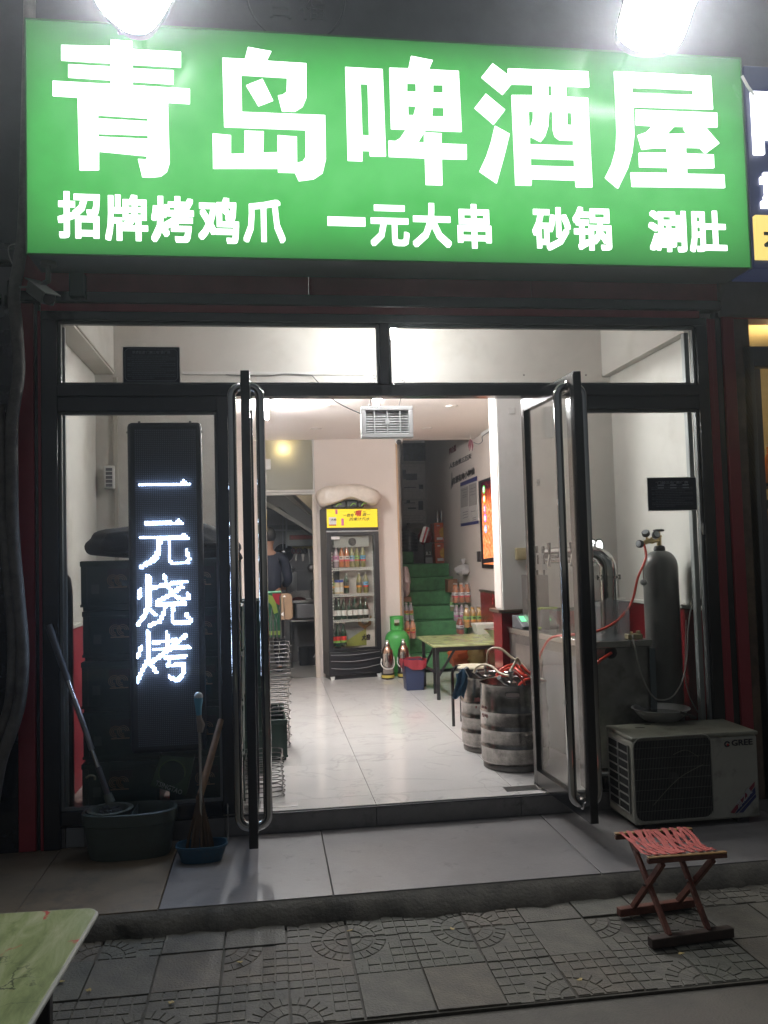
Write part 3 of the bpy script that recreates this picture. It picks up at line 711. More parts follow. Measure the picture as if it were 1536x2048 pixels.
# ------------------------------------------------------------------ GLASS DOORS
def door(name, lb, xc, side, rz=0):
    t = thing(name, lb, 'door', (xc, .17, .01), 'open glass entrance doors')
    y0, y1, z0, z1, th = -.60, .18, .012, 2.222, .042
    sw = .055
    xa, xb = xc-th/2, xc+th/2
    box('leading_stile', xa, xb, y0, y0+sw, z0, z1, black_al, t, bevel=.003)
    box('pivot_stile', xa, xb, y1-.048, y1, z0, z1, black_al, t, bevel=.003)
    box('top_rail', xa+.001, xb-.001, y0+sw, y1-.048, z1-.075, z1-.001, black_al, t, bevel=.002)
    box('bottom_rail', xa+.001, xb-.001, y0+sw, y1-.048, z0+.001, z0+.085, black_al, t, bevel=.002)
    box('glass_pane', xc-.004, xc+.004, y0+sw, y1-.048, z0+.085, z1-.075, glass, t)
    hy = y0+.10
    for s_ in (-1, 1):
        r, R_ = .0215, .050
        top, bot = 2.165, .085
        X0 = xc+s_*(th/2-.004)
        pts = [(X0-s_*.006, hy, top)]
        cx_ = X0+s_*.0005
        for i in range(1, 9): 
            a_ = PI/2*i/8; pts.append((cx_+s_*R_*math.sin(a_), hy, top-R_+R_*math.cos(a_)))
        for i in range(0, 9):
            a_ = PI/2*i/8; pts.append((cx_+s_*R_*math.cos(a_), hy, bot+R_-R_*math.sin(a_)))
        pts += [(X0, hy, bot)]
        h = MB().tube(pts, r, 16).build('handle', chrome, t)
        b = MB(); b.lathe((X0-s_*.001, hy, top), [(.03, 0), (.03, .006), (.026, .008)], 16, ax=(s_, 0, 0)); b.lathe((X0-s_*.001, hy, bot), [(.03, 0), (.03, .006), (.026, .008)], 16, ax=(s_, 0, 0))
        b.build('handle_rose', chrome, h)
    box('pivot_plate', xa-.002, xb+.002, y1-.12, y1+.004, .0035, .0115, steel, t, bevel=.001)
    bpy.context.view_layer.update()
    t.rotation_euler = (0, 0, rz)
    return t
door('glass_door', 'left open glass door seen edge on with long chrome pull handles', -.640, -1)
d2 = door('glass_door', 'right open glass door with narrow black frame and long chrome pull handles', .955, 1, math.radians(2.4))
a = P(1047, 1090, x=.94)
box('door_sticker', .9415, .9435, .135, .165, 1.55, 1.72, mat('yellow_sticker', (.62, .5, .05), .5), d2)

# ------------------------------------------------------------------ LED MATRIX SIGN
ly = .03
pn = thing('led_matrix_sign', 'tall narrow black LED sign with glowing white vertical characters behind left window', 'led sign', (-1.09, .06, 1.2))
lx0, lx1, lz0, lz1 = P(256, 1100, y=ly).x, P(406, 1100, y=ly).x, P(330, 1506, y=ly).z, P(330, 844, y=ly).z
box('case', lx0, lx1, ly, ly+.07, lz0, lz1, mat('led_case', (.006, .007, .009), .5), pn, bevel=.022)
def ledface():
    m = bpy.data.materials.new('unlit_led_grid'); m.use_nodes = True; n = m.node_tree.nodes; l = m.node_tree.links; b = n['Principled BSDF']
    tc = n.new('ShaderNodeTexCoord'); sp = n.new('ShaderNodeSeparateXYZ'); l.new(tc.outputs['Object'], sp.inputs[0])
    def w(o):
        q = n.new('ShaderNodeMath'); q.operation = 'PINGPONG'; q.inputs[1].default_value = .005; l.new(o, q.inputs[0])
        g = n.new('ShaderNodeMath'); g.operation = 'GREATER_THAN'; g.inputs[1].default_value = .0024; l.new(q.outputs[0], g.inputs[0]); return g.outputs[0]
    a, c = w(sp.outputs[0]), w(sp.outputs[2]); mu = n.new('ShaderNodeMath'); mu.operation = 'MULTIPLY'; l.new(a, mu.inputs[0]); l.new(c, mu.inputs[1])
    mx = n.new('ShaderNodeMix'); mx.data_type = 'RGBA'; l.new(mu.outputs[0], mx.inputs[0]); mx.inputs[6].default_value = (.022, .026, .036, 1); mx.inputs[7].default_value = (.14, .155, .20, 1)
    l.new(mx.outputs[2], b.inputs['Base Color']); b.inputs['Roughness'].default_value = .5; return m
mx0 = P(271, 1100, y=ly).x; mx1 = mx0+.32
box('led_modules', mx0, mx1, ly-.003, ly-.0005, P(330, 1492, y=ly).z, P(330, 858, y=ly).z, ledface(), pn)
b = MB()
for (xx, zz) in ((lx0+.06, lz1), (lx1-.06, lz1)): b.lathe((xx, ly+.035, zz-.002), [(.007, 0), (.007, .01), (.003, .013)], 8)
for zz in (lz1-.05, (lz0+lz1)/2, lz0+.05):
    b.lathe((lx0+.003, ly+.03, zz), [(.006, 0), (.006, .008)], 8, ax=(-1, 0, 0)); b.lathe((lx1-.003, ly+.03, zz), [(.006, 0), (.006, .008)], 8, ax=(1, 0, 0))
b.build('screw', hs, pn)
strokes = {'一': [[(280, 970), (377, 970)], [(362, 969), (368, 963), (374, 969)]],
 '元': [[(291, 1047.5), (363, 1047.5)], [(352, 1046), (358, 1042)], [(280, 1076), (375, 1076)], [(362, 1074), (368, 1071)], [(316, 1078), (314, 1105), (304, 1122), (280, 1136)], [(320, 1078), (318, 1105), (308, 1122)],
        [(338, 1078), (338, 1120), (345, 1127), (373, 1127), (378, 1118), (372, 1103)]],
 '烧': [[(280, 1181), (278, 1196)], [(294, 1152), (294, 1212), (289, 1231), (273, 1252)], [(298, 1155), (298, 1210)], [(298, 1218), (312, 1230)], [(307, 1176), (328, 1170), (374, 1164)],
        [(328, 1151), (333, 1170), (345, 1187), (362, 1200), (377, 1198), (376, 1188)], [(364, 1174), (342, 1189), (313, 1206)], [(313, 1211), (371, 1207)], [(330, 1211), (327, 1229), (318, 1244), (297, 1252)],
        [(345, 1211), (344, 1243), (350, 1247), (378, 1246), (381, 1238), (373, 1230)]],
 '烤': [[(282, 1294), (275, 1315)], [(294, 1264), (294, 1323), (273, 1367)], [(298, 1266), (298, 1318)], [(299, 1328), (314, 1346)], [(306, 1286), (352, 1281)], [(333, 1264), (336, 1296)], [(308, 1300), (378, 1295)],
        [(371, 1270), (342, 1297), (301, 1326)], [(330, 1316), (372, 1313)], [(338, 1318), (336, 1333), (369, 1329), (365, 1351), (354, 1361), (337, 1354)]]}
pitch = .01
ledw = emat('lit_led', (.50, .66, 1.0), 34)
for ch, ss in strokes.items():
    cells = set()
    for st_ in ss:
        for (u0, v0), (u1, v1) in zip(st_, st_[1:]):
            n_ = int(max(abs(u1-u0), abs(v1-v0)))+1
            for i in range(n_+1):
                p = P(u0+(u1-u0)*i/n_, v0+(v1-v0)*i/n_, y=ly); 
                i0 = (p.x-mx0)/pitch; j0 = p.z/pitch
                for di, dj in ((0, 0), (0, .5), (.45, 0)):
                    cells.add((int(i0+di), int(j0+dj)))
    b = MB()
    for (i, j) in cells:
        x_, z_ = mx0+(i+.5)*pitch, (j+.5)*pitch; h = .0036
        b.add([(x_-h, ly-.0038, z_-h), (x_+h, ly-.0038, z_-h), (x_+h, ly-.0038, z_+h), (x_-h, ly-.0038, z_+h), (x_, ly-.015, z_)], [(0, 1, 4), (1, 2, 4), (2, 3, 4), (3, 0, 4)])
    b.build('lit_character', ledw, pn, ang=10)

# ------------------------------------------------------------------ NOTICES ON THE GLASS
navy = mat('navy_notice', (.010, .016, .032), .35)
ntxt = mat('notice_print', (.30, .33, .38), .6)
def notice(u0, v0, u1, v1, title, lb, border):
    Y = -.003; a, c = P(u0, v1, y=Y), P(u1, v0, y=Y)
    t = thing('notice', lb, 'notice', ((a.x+c.x)/2, Y, (a.z+c.z)/2))
    W, H = c.x-a.x, c.z-a.z
    box('sheet', a.x, c.x, Y, Y+.002, a.z, c.z, navy, t)
    box('white_edge', a.x-.004, c.x+.004, Y+.0022, Y+.0035, a.z-.004, c.z+.004, mat('white_backing', (.6, .6, .6), .5), t)
    text('title', title, ntxt, t, (a.x+W*.16, Y-.001, c.z-H*.19), (W*.68, 0, 0), (0, 0, H*.09), depth=.0008, bold=.01)
    b = MB(); random.seed(3)
    for k in range(13):
        z_ = c.z-H*(.26+.052*k); x_ = a.x+W*.07+(W*.08 if k % 3 == 0 else 0); xe = c.x-W*(.07 if k % 3 else rnd(.1, .5))
        while x_ < xe:
            q = rnd(.004, .02); b.box(x_, min(x_+q, xe), Y-.0008, Y+.0001, z_, z_+.0035); x_ += q+.003
    b.build('small_print', mat('faint_print', (.11, .13, .17), .6), t)
    if border:
        i = W*.03; k = W*.05
        pts = [(a.x+i+k, a.z+i), (c.x-i-k, a.z+i), (c.x-i, a.z+i+k), (c.x-i, c.z-i-k), (c.x-i-k, c.z-i), (a.x+i+k, c.z-i), (a.x+i, c.z-i-k), (a.x+i, a.z+i+k)]
        b = MB().tube([(p[0], Y-.0004, p[1]) for p in pts], .0011, 4, closed=True); b.build('border', ntxt, t)
    else:
        b = MB()
        for r_ in range(2):
            for q in range(3): b.box(a.x+W*(.2+.26*q), a.x+W*(.33+.26*q), Y-.0009, Y+.0001, c.z-H*(.24+.085*r_), c.z-H*(.205+.085*r_))
        b.build('filled_boxes', ntxt, t)
notice(247, 695, 358, 765, '草塘街道“门前三包”责任牌', 'dark navy printed notice on the left pane above the transom', True)
notice(1298, 955, 1391, 1021, '“门前三包”责任牌', 'dark navy printed notice low on the right window pane', False)

# ------------------------------------------------------------------ LAMPS INSIDE
def tube_lamp(x, y0, y1, z, lb, ax='y'):
    t = thing('tube_lamp', lb, 'lamp', (x, (y0+y1)/2, z), 'fluorescent tubes under the ceiling')
    box('batten', x-.03, x+.03, y0, y1, z+.03, z+.075, white_pl, t, bevel=.004)
    MB().tube([(x, y0+.02, z), (x, y1-.02, z)], .018, 12).build('tube', tube_em, t)
    b = MB(); b.box(x-.025, x+.025, y0+.002, y0+.02, z-.03, z+.03); b.box(x-.025, x+.025, y1-.02, y1-.002, z-.03, z+.03); b.build('end_cap', white_pl, t)
tube_lamp(-.545, 1.75, 2.95, ZC-.08, 'white fluorescent tube under the ceiling beside the left door handle')
tube_lamp(.36, 1.66, 2.35, ZC-.08, 'bright white fluorescent tube under the ceiling behind the hanging heater')
p = P(781, 664, y=.75)
t = thing('bulb_lamp', 'bare white bulb hanging behind the window mullion above the transom', 'lamp', tuple(p))
MB().ball(p, .045, 16).build('bulb', emat('bulb_light', (.97, .97, 1), 440), t)
b = MB(); b.tube([p+Vector((0, 0, .045)), p+Vector((0, 0, .09))], .018, 10); b.tube([p+Vector((0, 0, .09)), (p.x, p.y, 3.1)], .003, 6); b.build('socket', white_pl, t)
dl = mat('downlight_disc', (.55, .50, .45), .4)
for (u, v), lb in (((648, 812), 'near left round ceiling downlight, switched off'), ((632, 857), 'far left round ceiling downlight, switched off'), ((903, 812), 'near right round ceiling downlight, switched off'), ((854, 856), 'far right round ceiling downlight, switched off')):
    p = P(u, v, z=ZC)
    t = thing('downlight', lb, 'downlight', tuple(p), 'round ceiling downlights')
    MB().lathe((p.x, p.y, ZC-.010), [(.052, 0), (.06, .004), (.06, .011)], 20).build('ring', dl, t)
    MB().lathe((p.x, p.y, ZC-.012), [(.042, 0), (.045, .003)], 20).build('disc', mat('frosted_disc', (.7, .66, .6), .5), t)

# ------------------------------------------------------------------ HANGING HEATER
hm = mat('heater_body', (.36, .365, .35), .5)
hy = 1.06
a, c = P(723, 877, y=hy), P(824, 813, y=hy)
h = thing('hanging_heater', 'pale grey louvred electric heater hanging by wires from the ceiling', 'heater', ((a.x+c.x)/2, hy, a.z))
W = c.x-a.x; H = c.z-a.z
b = MB(); f = .03
b.box(a.x, c.x, hy-.03, hy+.04, a.z, a.z+f); b.box(a.x, c.x, hy-.03, hy+.04, c.z-f, c.z); b.box(a.x, a.x+f, hy-.03, hy+.04, a.z+f, c.z-f); b.box(c.x-f, c.x, hy-.03, hy+.04, a.z+f, c.z-f)
b.build('frame', hm, h, bevel=.004)
box('back_shell', a.x+f, c.x-f, hy+.02, hy+.038, a.z+f, c.z-f, mat('heater_inner', (.16, .13, .12), .35, metal=.6), h)
for k in range(9):
    zz = a.z+f+(H-2*f)*(k+.5)/9
    MB().beam((a.x+f, hy-.004, zz), (c.x-f, hy-.004, zz), .02, .0045, up=(0, .5, 1)).build('louvre', hm, h)
b = MB()
for k in (1, 2, 3): b.box(a.x+W*k/4-.004, a.x+W*k/4+.004, hy-.024, hy-.018, a.z+f, c.z-f)
b.box((a.x+c.x)/2-.014, (a.x+c.x)/2+.014, hy-.03, hy-.024, a.z+H*.5-.014, a.z+H*.5+.014); b.build('guard_bar', hm, h)
b = MB()
for k in range(3):
    zz = a.z+f+(H-2*f)*(k+1)/4; b.tube([(a.x+f, hy+.012, zz), (c.x-f, hy+.012, zz)], .006, 8)
b.build('heating_tube', mat('quartz_tube', (.35, .22, .2), .2), h)
b = MB()
for x_ in (a.x+.06, a.x+.11, c.x-.09): b.tube([(x_, hy, c.z), (x_+.06, hy+.1, ZC-.12 if x_ < c.x-.1 else ZC-.14), (x_+.06, YB-.004, 2.60)], .0025, 5)
b.build('hanging_wire', black_mat, h)
b = MB().tube(smooth_path([(a.x, hy, a.z+H*.78), P(700, 818, y=hy), P(680, 808, y=1.1), P(664, 797, y=1.2), P(650, 780, y=1.30), P(625, 752, y=YB-.012)]), .0035, 6)
b.build('heater_cord', black_mat, label='thin black cord running up from the heater to the bulkhead', cat='cord')
# trunking on the bulkhead
t = thing('cable_trunking', 'white cable trunking running along the bulkhead above the doors', 'trunking', (0, YB, 2.6))
z_ = P(600, 748, y=YB).z
a, c = P(365, 748, y=YB), P(729, 748, y=YB)
box('rail', a.x, c.x, YB-.014, YB-.0005, z_-.008, z_+.012, white_pl, t, bevel=.002)
b = MB().tube(smooth_path([P(445, 745, y=YB-.01), P(460, 750, y=YB-.012), P(530, 752, y=YB-.016), P(570, 748, y=YB-.018), P(615, 750, y=YB-.018), P(625, 752, y=YB-.014)]), .003, 6); b.build('loose_cable', mat('grey_cable', (.12, .12, .12), .5), t)
b = MB().tube(smooth_path([P(742, 748, y=YB-.01), P(752, 752, y=YB-.02), P(768, 750, y=YB-.01)]), .0025, 6); b.build('loose_cable', MATS['grey_cable'], t)
t = thing('cable_trunking', 'white vertical cable trunking on the wall behind the LED sign', 'trunking', (-1.55, YB, 2))
x_ = P(232, 900, y=YB).x
box('rail', x_-.014, x_+.014, YB-.014, YB-.0005, 1.0, 2.61, mat('yellowed_trunking', (.46, .44, .38), .5), t, bevel=.002)
b = MB().tube([(-1.575+.006, .1, 2.648), (-1.575+.006, YB-.02, 2.648)], .006, 6); b.build('beam_conduit', MATS['yellowed_trunking'], t)
# power strip on the left wall trunking
Y = YB-.016; a, c = P(209, 978, y=Y), P(224, 932, y=Y)
t = thing('power_strip', 'white multi socket power strip fixed on the left rear wall', 'power strip', ((a.x+c.x)/2, Y, a.z))
box('case', a.x, c.x+.02, Y-.03, Y, a.z, c.z, white_pl, t, bevel=.006)
for k in range(5): box('socket', a.x+.015, c.x+.006, Y-.0325, Y-.0302, a.z+.012+k*.027, a.z+.032+k*.027, mat('socket_dark', (.12, .12, .13), .4), t)
b = MB(); 
for (u, v) in ((1048, 750), (1172, 750), (1205, 750), (1232, 1012)): b.lathe(P(u, v, y=YB-.001), [(.006, 0), (.004, .004)], 8, ax=(0, -1, 0))
b.build('wall_plugs', black_mat, label='few tiny dark screw plugs in the white wall beside the right door', cat='screws', kind='stuff')
# wall hook and switch
p = P(1076, 967, y=YB)
t = thing('wall_hook', 'small white coat hook on the wall behind the right door', 'hook', tuple(p))
box('plate', p.x-.012, p.x+.012, YB-.006, YB-.0005, p.z-.02, p.z+.03, steel, t, bevel=.002)
MB().tube(smooth_path([p+Vector((0, -.006, .0)), p+Vector((0, -.03, -.01)), p+Vector((-.02, -.045, -.015)), p+Vector((-.03, -.05, .01))]), .0045, 6).build('hook', steel, t)
a, c = P(1030, 1120, y=YB), P(1052, 1097, y=YB)
t = thing('wall_switch', 'yellowed square switch box on the pillar face left of the right door', 'switch', (a.x, YB, a.z))
ysw = mat('yellowed_plastic', (.50, .42, .24), .4)
box('box', a.x, a.x+.086, YB-.035, YB-.0005, a.z, a.z+.086, ysw, t, bevel=.005); box('rocker', a.x+.02, a.x+.066, YB-.04, YB-.0352, a.z+.02, a.z+.066, ysw, t, bevel=.004)
a = P(1016, 820, y=YB)
box('junction_plate', a.x, a.x+.05, YB-.006, YB-.0005, a.z-.03, a.z+.02, white_wall, bevel=.003, label='small white blanking plate high on the pillar', cat='wall plate')
b = MB(); p = P(798, 884, y=4.9); 
t = thing('dome_camera', 'tiny white indoor camera under the ceiling above the stairs', 'camera', tuple(p))
MB().lathe((p.x, 4.9, ZC-.002), [(.05, 0), (.045, -.045), (.035, -.07)], 16, ax=(0, 0, 1)).build('shell', white_pl, t)
MB().ball((p.x-.005, 4.87, p.z-.005), .032, 12).build('lens', black_mat, t)

# ------------------------------------------------------------------ BEER CRATES BEHIND LEFT WINDOW
crate_g = mat('green_crate', (.008, .035, .024), .4, var=.2, vscale=10)
crate_l = mat('crate_label', (.06, .085, .075), .6)
swirl = mat('crate_logo', (.34, .22, .14), .6)
def make_crate():
    t = thing('beer_crate', 'x', 'crate', (0, 0, 0), 'dark green beer crates stacked behind the left window')
    W, D, H = .40, .30, .268
    b = MB(); b.box(0, W, 0, .012, .02, H); b.box(0, W, D-.012, D, .02, H); b.box(0, .012, .012, D-.012, .02, H); b.box(W-.012, W, .012, D-.012, .02, H); b.box(.008, W-.008, .008, D-.008, 0, .02)
    b.box(-.004, W+.004, -.004, .0, H-.03, H-.002); b.box(-.004, W+.004, -.004, 0, .02, .035)
    b.build('shell', crate_g, t, bevel=.004)
    for x_ in (.02, W-.03): box('rib', x_, x_+.012, -.006, -.0005, .036, H-.032, crate_g, t)
    box('hand_hole', W/2-.06, W/2+.06, -.003, -.0006, H-.085, H-.045, black_mat, t)
    box('label', .055, .095, -.0025, -.0006, .09, .14, crate_l, t)
    b = MB()
    for k in range(3):
        for cx_ in (W*.42, W*.52): b.tube([(cx_+(.012+.009*k)*math.cos(a_), -.002, .16+(.012+.009*k)*math.sin(a_)) for a_ in [PI*2*i/14 for i in range(12)]], .0022, 4)
    b.box(W*.36, W*.6, -.0015, -.0005, .12, .126)
    b.build('logo', swirl, t)
    return t
cr = make_crate(); first = True
def crate(x, y, z, rz, lb, g='dark green beer crates stacked behind the left window'):
    global first
    if first: o = cr; first = False; o.location = (x, y, z); o.rotation_euler = (0, 0, rz); o['label'] = lb
    else: o = copy_tree(cr, None, (x, y, z), rz, lb)
    o['group'] = g; return o
lev = ['lowest', 'second from bottom', 'third from bottom', 'fourth from bottom', 'topmost']
random.seed(21)
for i in range(5):
    crate(-1.55+rnd(-.006, .006), .17+rnd(-.01, .01), .27*i+.001, rnd(-.02, .02), '%s green crate in the stack left of the LED sign' % lev[i])
    crate(-1.10+rnd(-.006, .006), .17+rnd(-.01, .01), .27*i+.001, rnd(-.02, .02), '%s green crate in the stack behind the LED sign right edge' % lev[i])
for i in range(4): crate(-1.00, .80, .27*i+.001, 0, '%s green crate seen between the left door handle tubes' % lev[i], 'crates inside behind the left door')
p = P(577, 1521, z=0)
crate(p.x-.405, p.y+.0, .001, .03, 'green crate with gold swirl logo on the floor right of left door handles', 'crates inside behind the left door')
crate(p.x-.42, p.y+.36, .001, -.03, 'green crate standing behind the crate with the gold swirl logo', 'crates inside behind the left door')
# dark jackets thrown over the crates
cloth_b = mat('black_cloth', (.008, .009, .012), .9, var=.3, vscale=12, bump=.3, bscale=30)
Yc = .16
out = [(170, 1062), (200, 1056), (235, 1052), (300, 1040), (400, 1038), (428, 1052), (452, 1066), (482, 1082), (487, 1096), (480, 1112), (400, 1122), (300, 1118), (210, 1116), (186, 1113), (165, 1112), (155, 1100), (157, 1085), (172, 1078)]
pts = [P(u, v, y=Yc) for u, v in out]
cc = sum(pts, Vector())/len(pts)
t = thing('black_jacket', 'black jacket heaped over the top of the crate stacks', 'jacket', tuple(cc))
b = MB(); L = 7; n = len(pts)
for j in range(L+1):
    ph = j/L; sc_ = math.sin(PI*min(max(ph, .12), .88))**.5 if 0 < j < L else .75
    for i, q in enumerate(pts): 
        d = q-cc; b.v.append(cc+d*sc_+Vector((rnd(-.006, .006), -.03+ph*.34, rnd(-.006, .008))))
for j in range(L):
    for i in range(n): b.f.append((j*n+i, j*n+(i+1) % n, (j+1)*n+(i+1) % n, (j+1)*n+i))
b.f.append(tuple(range(n))); b.f.append(tuple(L*n+i for i in range(n)))
b.build('body', cloth_b, t, subsurf=1, ang=180)
MB().tube(smooth_path([P(410, 1090, y=Yc-.03), P(440, 1092, y=Yc-.05), P(470, 1104, y=Yc-.04), P(480, 1118, y=Yc-.02)]), .018, 8).build('sleeve', cloth_b, t, ang=180)
# carton leaning low behind the glass, printed
a = P(303, 1578, y=.05); 
t = thing('beer_carton', 'tilted dark green TSINGTAO beer carton low behind the left window', 'carton', (-1.1, .06, .1))
cart = mat('dark_carton', (.03, .075, .03), .55)
q = [P(300, 1572, y=.05), P(322, 1510, y=.05), P(388, 1516, y=.05), P(372, 1592, y=.05)]
b = MB(); b.prism(q, (0, .10, 0)); b.build('box', cart, t, bevel=.002)
b = MB(); cc = P(344, 1546, y=.049); b.lathe(cc, [(.062, 0), (.062, .0012)], 28, ax=(0, -1, 0)); b.build('oval_badge', mat('badge_green', (.004, .03, .014), .5), t)
b = MB(); b.tube([(cc.x+.068*math.cos(a_), .0475, cc.z+.068*math.sin(a_)) for a_ in [PI*(-.1)+PI*1.2*i/16 for i in range(17)]], .003, 5); b.build('badge_rim', mat('badge_lime', (.10, .17, .05), .5), t)
ru = (P(364, 1572, y=.047)-P(312, 1552, y=.047)); 
text('lettering', 'TSINGTAO', mat('carton_white', (.5, .5, .5), .6), t, P(310, 1570, y=.047), ru, (ru.normalized().cross(Vector((0, 1, 0)))*.026), depth=.001, bold=.012)

t = thing('narrow_cylinder', 'narrow dark metal cylinder with pointed brass top behind the left window post', 'cylinder', (-1.585, .30, 0))
cn = mat('brown_grey_cylinder', (.075, .07, .062), .35, metal=.4, var=.2)
zt_ = P(126, 1096, y=.30).z; xc_ = P(112, 1200, y=.30).x
MB().lathe((xc_, .30, .002), [(.08, 0), (.088, .01), (.088, zt_-.24), (.078, zt_-.17), (.050, zt_-.135)], 28).build('body', cn, t)
MB().lathe((xc_, .30, zt_-.133), [(.044, 0), (.040, .03)], 24).build('brass_ring', mat('brass_ring', (.30, .17, .08), .3, metal=1), t)
MB().lathe((xc_, .30, zt_-.103), [(.038, 0), (.026, .05), (.006, .10)], 24).build('cone', cn, t)

# ------------------------------------------------------------------ WIRE GRILL RACKS
wire = mat('chrome_wire', (.20, .195, .19), .35, metal=1)
def rack_loop(x0, x1, y0, y1, z, r=.0035, rc=.05):
    pts = []
    for (cx_, cy_, a0) in ((x1-rc, y0+rc, -PI/2), (x1-rc, y1-rc, 0), (x0+rc, y1-rc, PI/2), (x0+rc, y0+rc, PI)):
        for i in range(5):
            a_ = a0+PI/2*i/4; pts.append((cx_+rc*math.cos(a_), cy_+rc*math.sin(a_), z+rnd(-.002, .002)))
    return pts
random.seed(9)
p0 = P(565, 1590, z=.01)
for grp, (xr, y0, n_, z0, dz, nm) in enumerate(((p0.x, p0.y-.03, 9, .012, .026, 'low'), (P(578, 1440, y=1.45).x, 1.42, 26, .02, .0285, 'tall'))):
    for k in range(n_):
        dx = rnd(-.006, .006)+(.012 if grp and k > 15 else 0); zz = z0+dz*k
        o = thing('wire_rack', 'wire grill rack, number %d from the floor of the %s rack stack' % (k+1, nm), 'wire rack', (xr-.2, y0, zz), 'stacked wire grill racks inside the left door')
        od = 'first second third fourth fifth sixth seventh eighth ninth tenth eleventh twelfth thirteenth'.split()
        o['label'] = '%s wire grill rack from the %s of the %s rack stack' % ((od[k], 'floor', nm) if k < 13 else (od[n_-1-k], 'top', nm))
        b = MB(); b.tube(rack_loop(xr-.40+dx, xr+dx, y0, y0+.28, zz), .0034, 6, closed=True)
        for i in range(1, 6): b.tube([(xr-.40+dx+.066*i, y0+.004, zz), (xr-.40+dx+.066*i, y0+.276, zz)], .0018, 4)
        if not grp or k % 2:
            b.tube([(xr+dx, y0+.06, zz), (xr+dx+.014, y0+.05, zz-.006), (xr+dx+.004, y0+.04, zz-.014)], .0028, 5)
        b.build('wire', wire, o)
b = MB()
for k in range(9):
    x_ = xr-.26+.028*k; b.tube([(x_, 1.5+rnd(0, .15), .76), (x_+rnd(-.01, .01), 1.52, .76+rnd(.12, .32)), (x_+.02, 1.56, .76+rnd(.1, .3)), (x_+.02, 1.6, .76)], .003, 5)
b.build('upright_wires', wire, label='bundle of upright wire handles standing on the tall rack stack', cat='wire handles', kind='stuff')
# printed beer carton and brown carton above the racks
t = thing('printed_carton', 'green beer carton with red top corner standing on the rack stack', 'carton', tuple(P(552, 1270, y=2.0)))
def pq(pts, Y): return [P(u, v, y=Y) for u, v in pts]
b = MB(); b.prism(pq([(520, 1186), (562, 1184), (563, 1275), (520, 1275)], 2.0), (0, .25, 0)); b.build('box', mat('carton_green', (.02, .12, .06), .5), t)
b = MB(); b.prism(pq([(545, 1187), (561, 1187), (561, 1212), (552, 1206), (545, 1192)], 1.999), (0, -.002, 0)); b.build('red_corner', mat('print_red', (.5, .03, .05), .5), t)
b = MB(); b.prism(pq([(530, 1187), (545, 1192), (552, 1206), (556, 1225), (548, 1228), (543, 1210), (530, 1198)], 1.9985), (0, -.0015, 0)); b.build('lime_band', mat('print_lime', (.3, .42, .08), .5), t)
box('base_strip', P(530, 1262, y=1.998).x, P(562, 1262, y=1.998).x, 1.995, 1.999, P(545, 1270, y=2).z, P(545, 1262, y=2).z, MATS['print_lime'], t)
t = thing('brown_carton', 'flattened brown cardboard carton with white arrows in the kitchen doorway', 'carton', tuple(P(580, 1240, y=4.2)))
b = MB(); b.prism(pq([(560, 1188), (578, 1187), (584, 1191), (586, 1234), (581, 1239), (560, 1240)], 4.2), (0, .10, 0)); b.build('board', mat('kraft_board', (.20, .125, .07), .8, var=.15), t, bevel=.004)
b = MB(); b.prism(pq([(565, 1194), (572, 1194), (569, 1190)], 4.198), (0, -.002, 0)); b.prism(pq([(560, 1229), (567, 1224), (567, 1232)], 4.198), (0, -.002, 0)); b.build('arrow', white_pl, t)

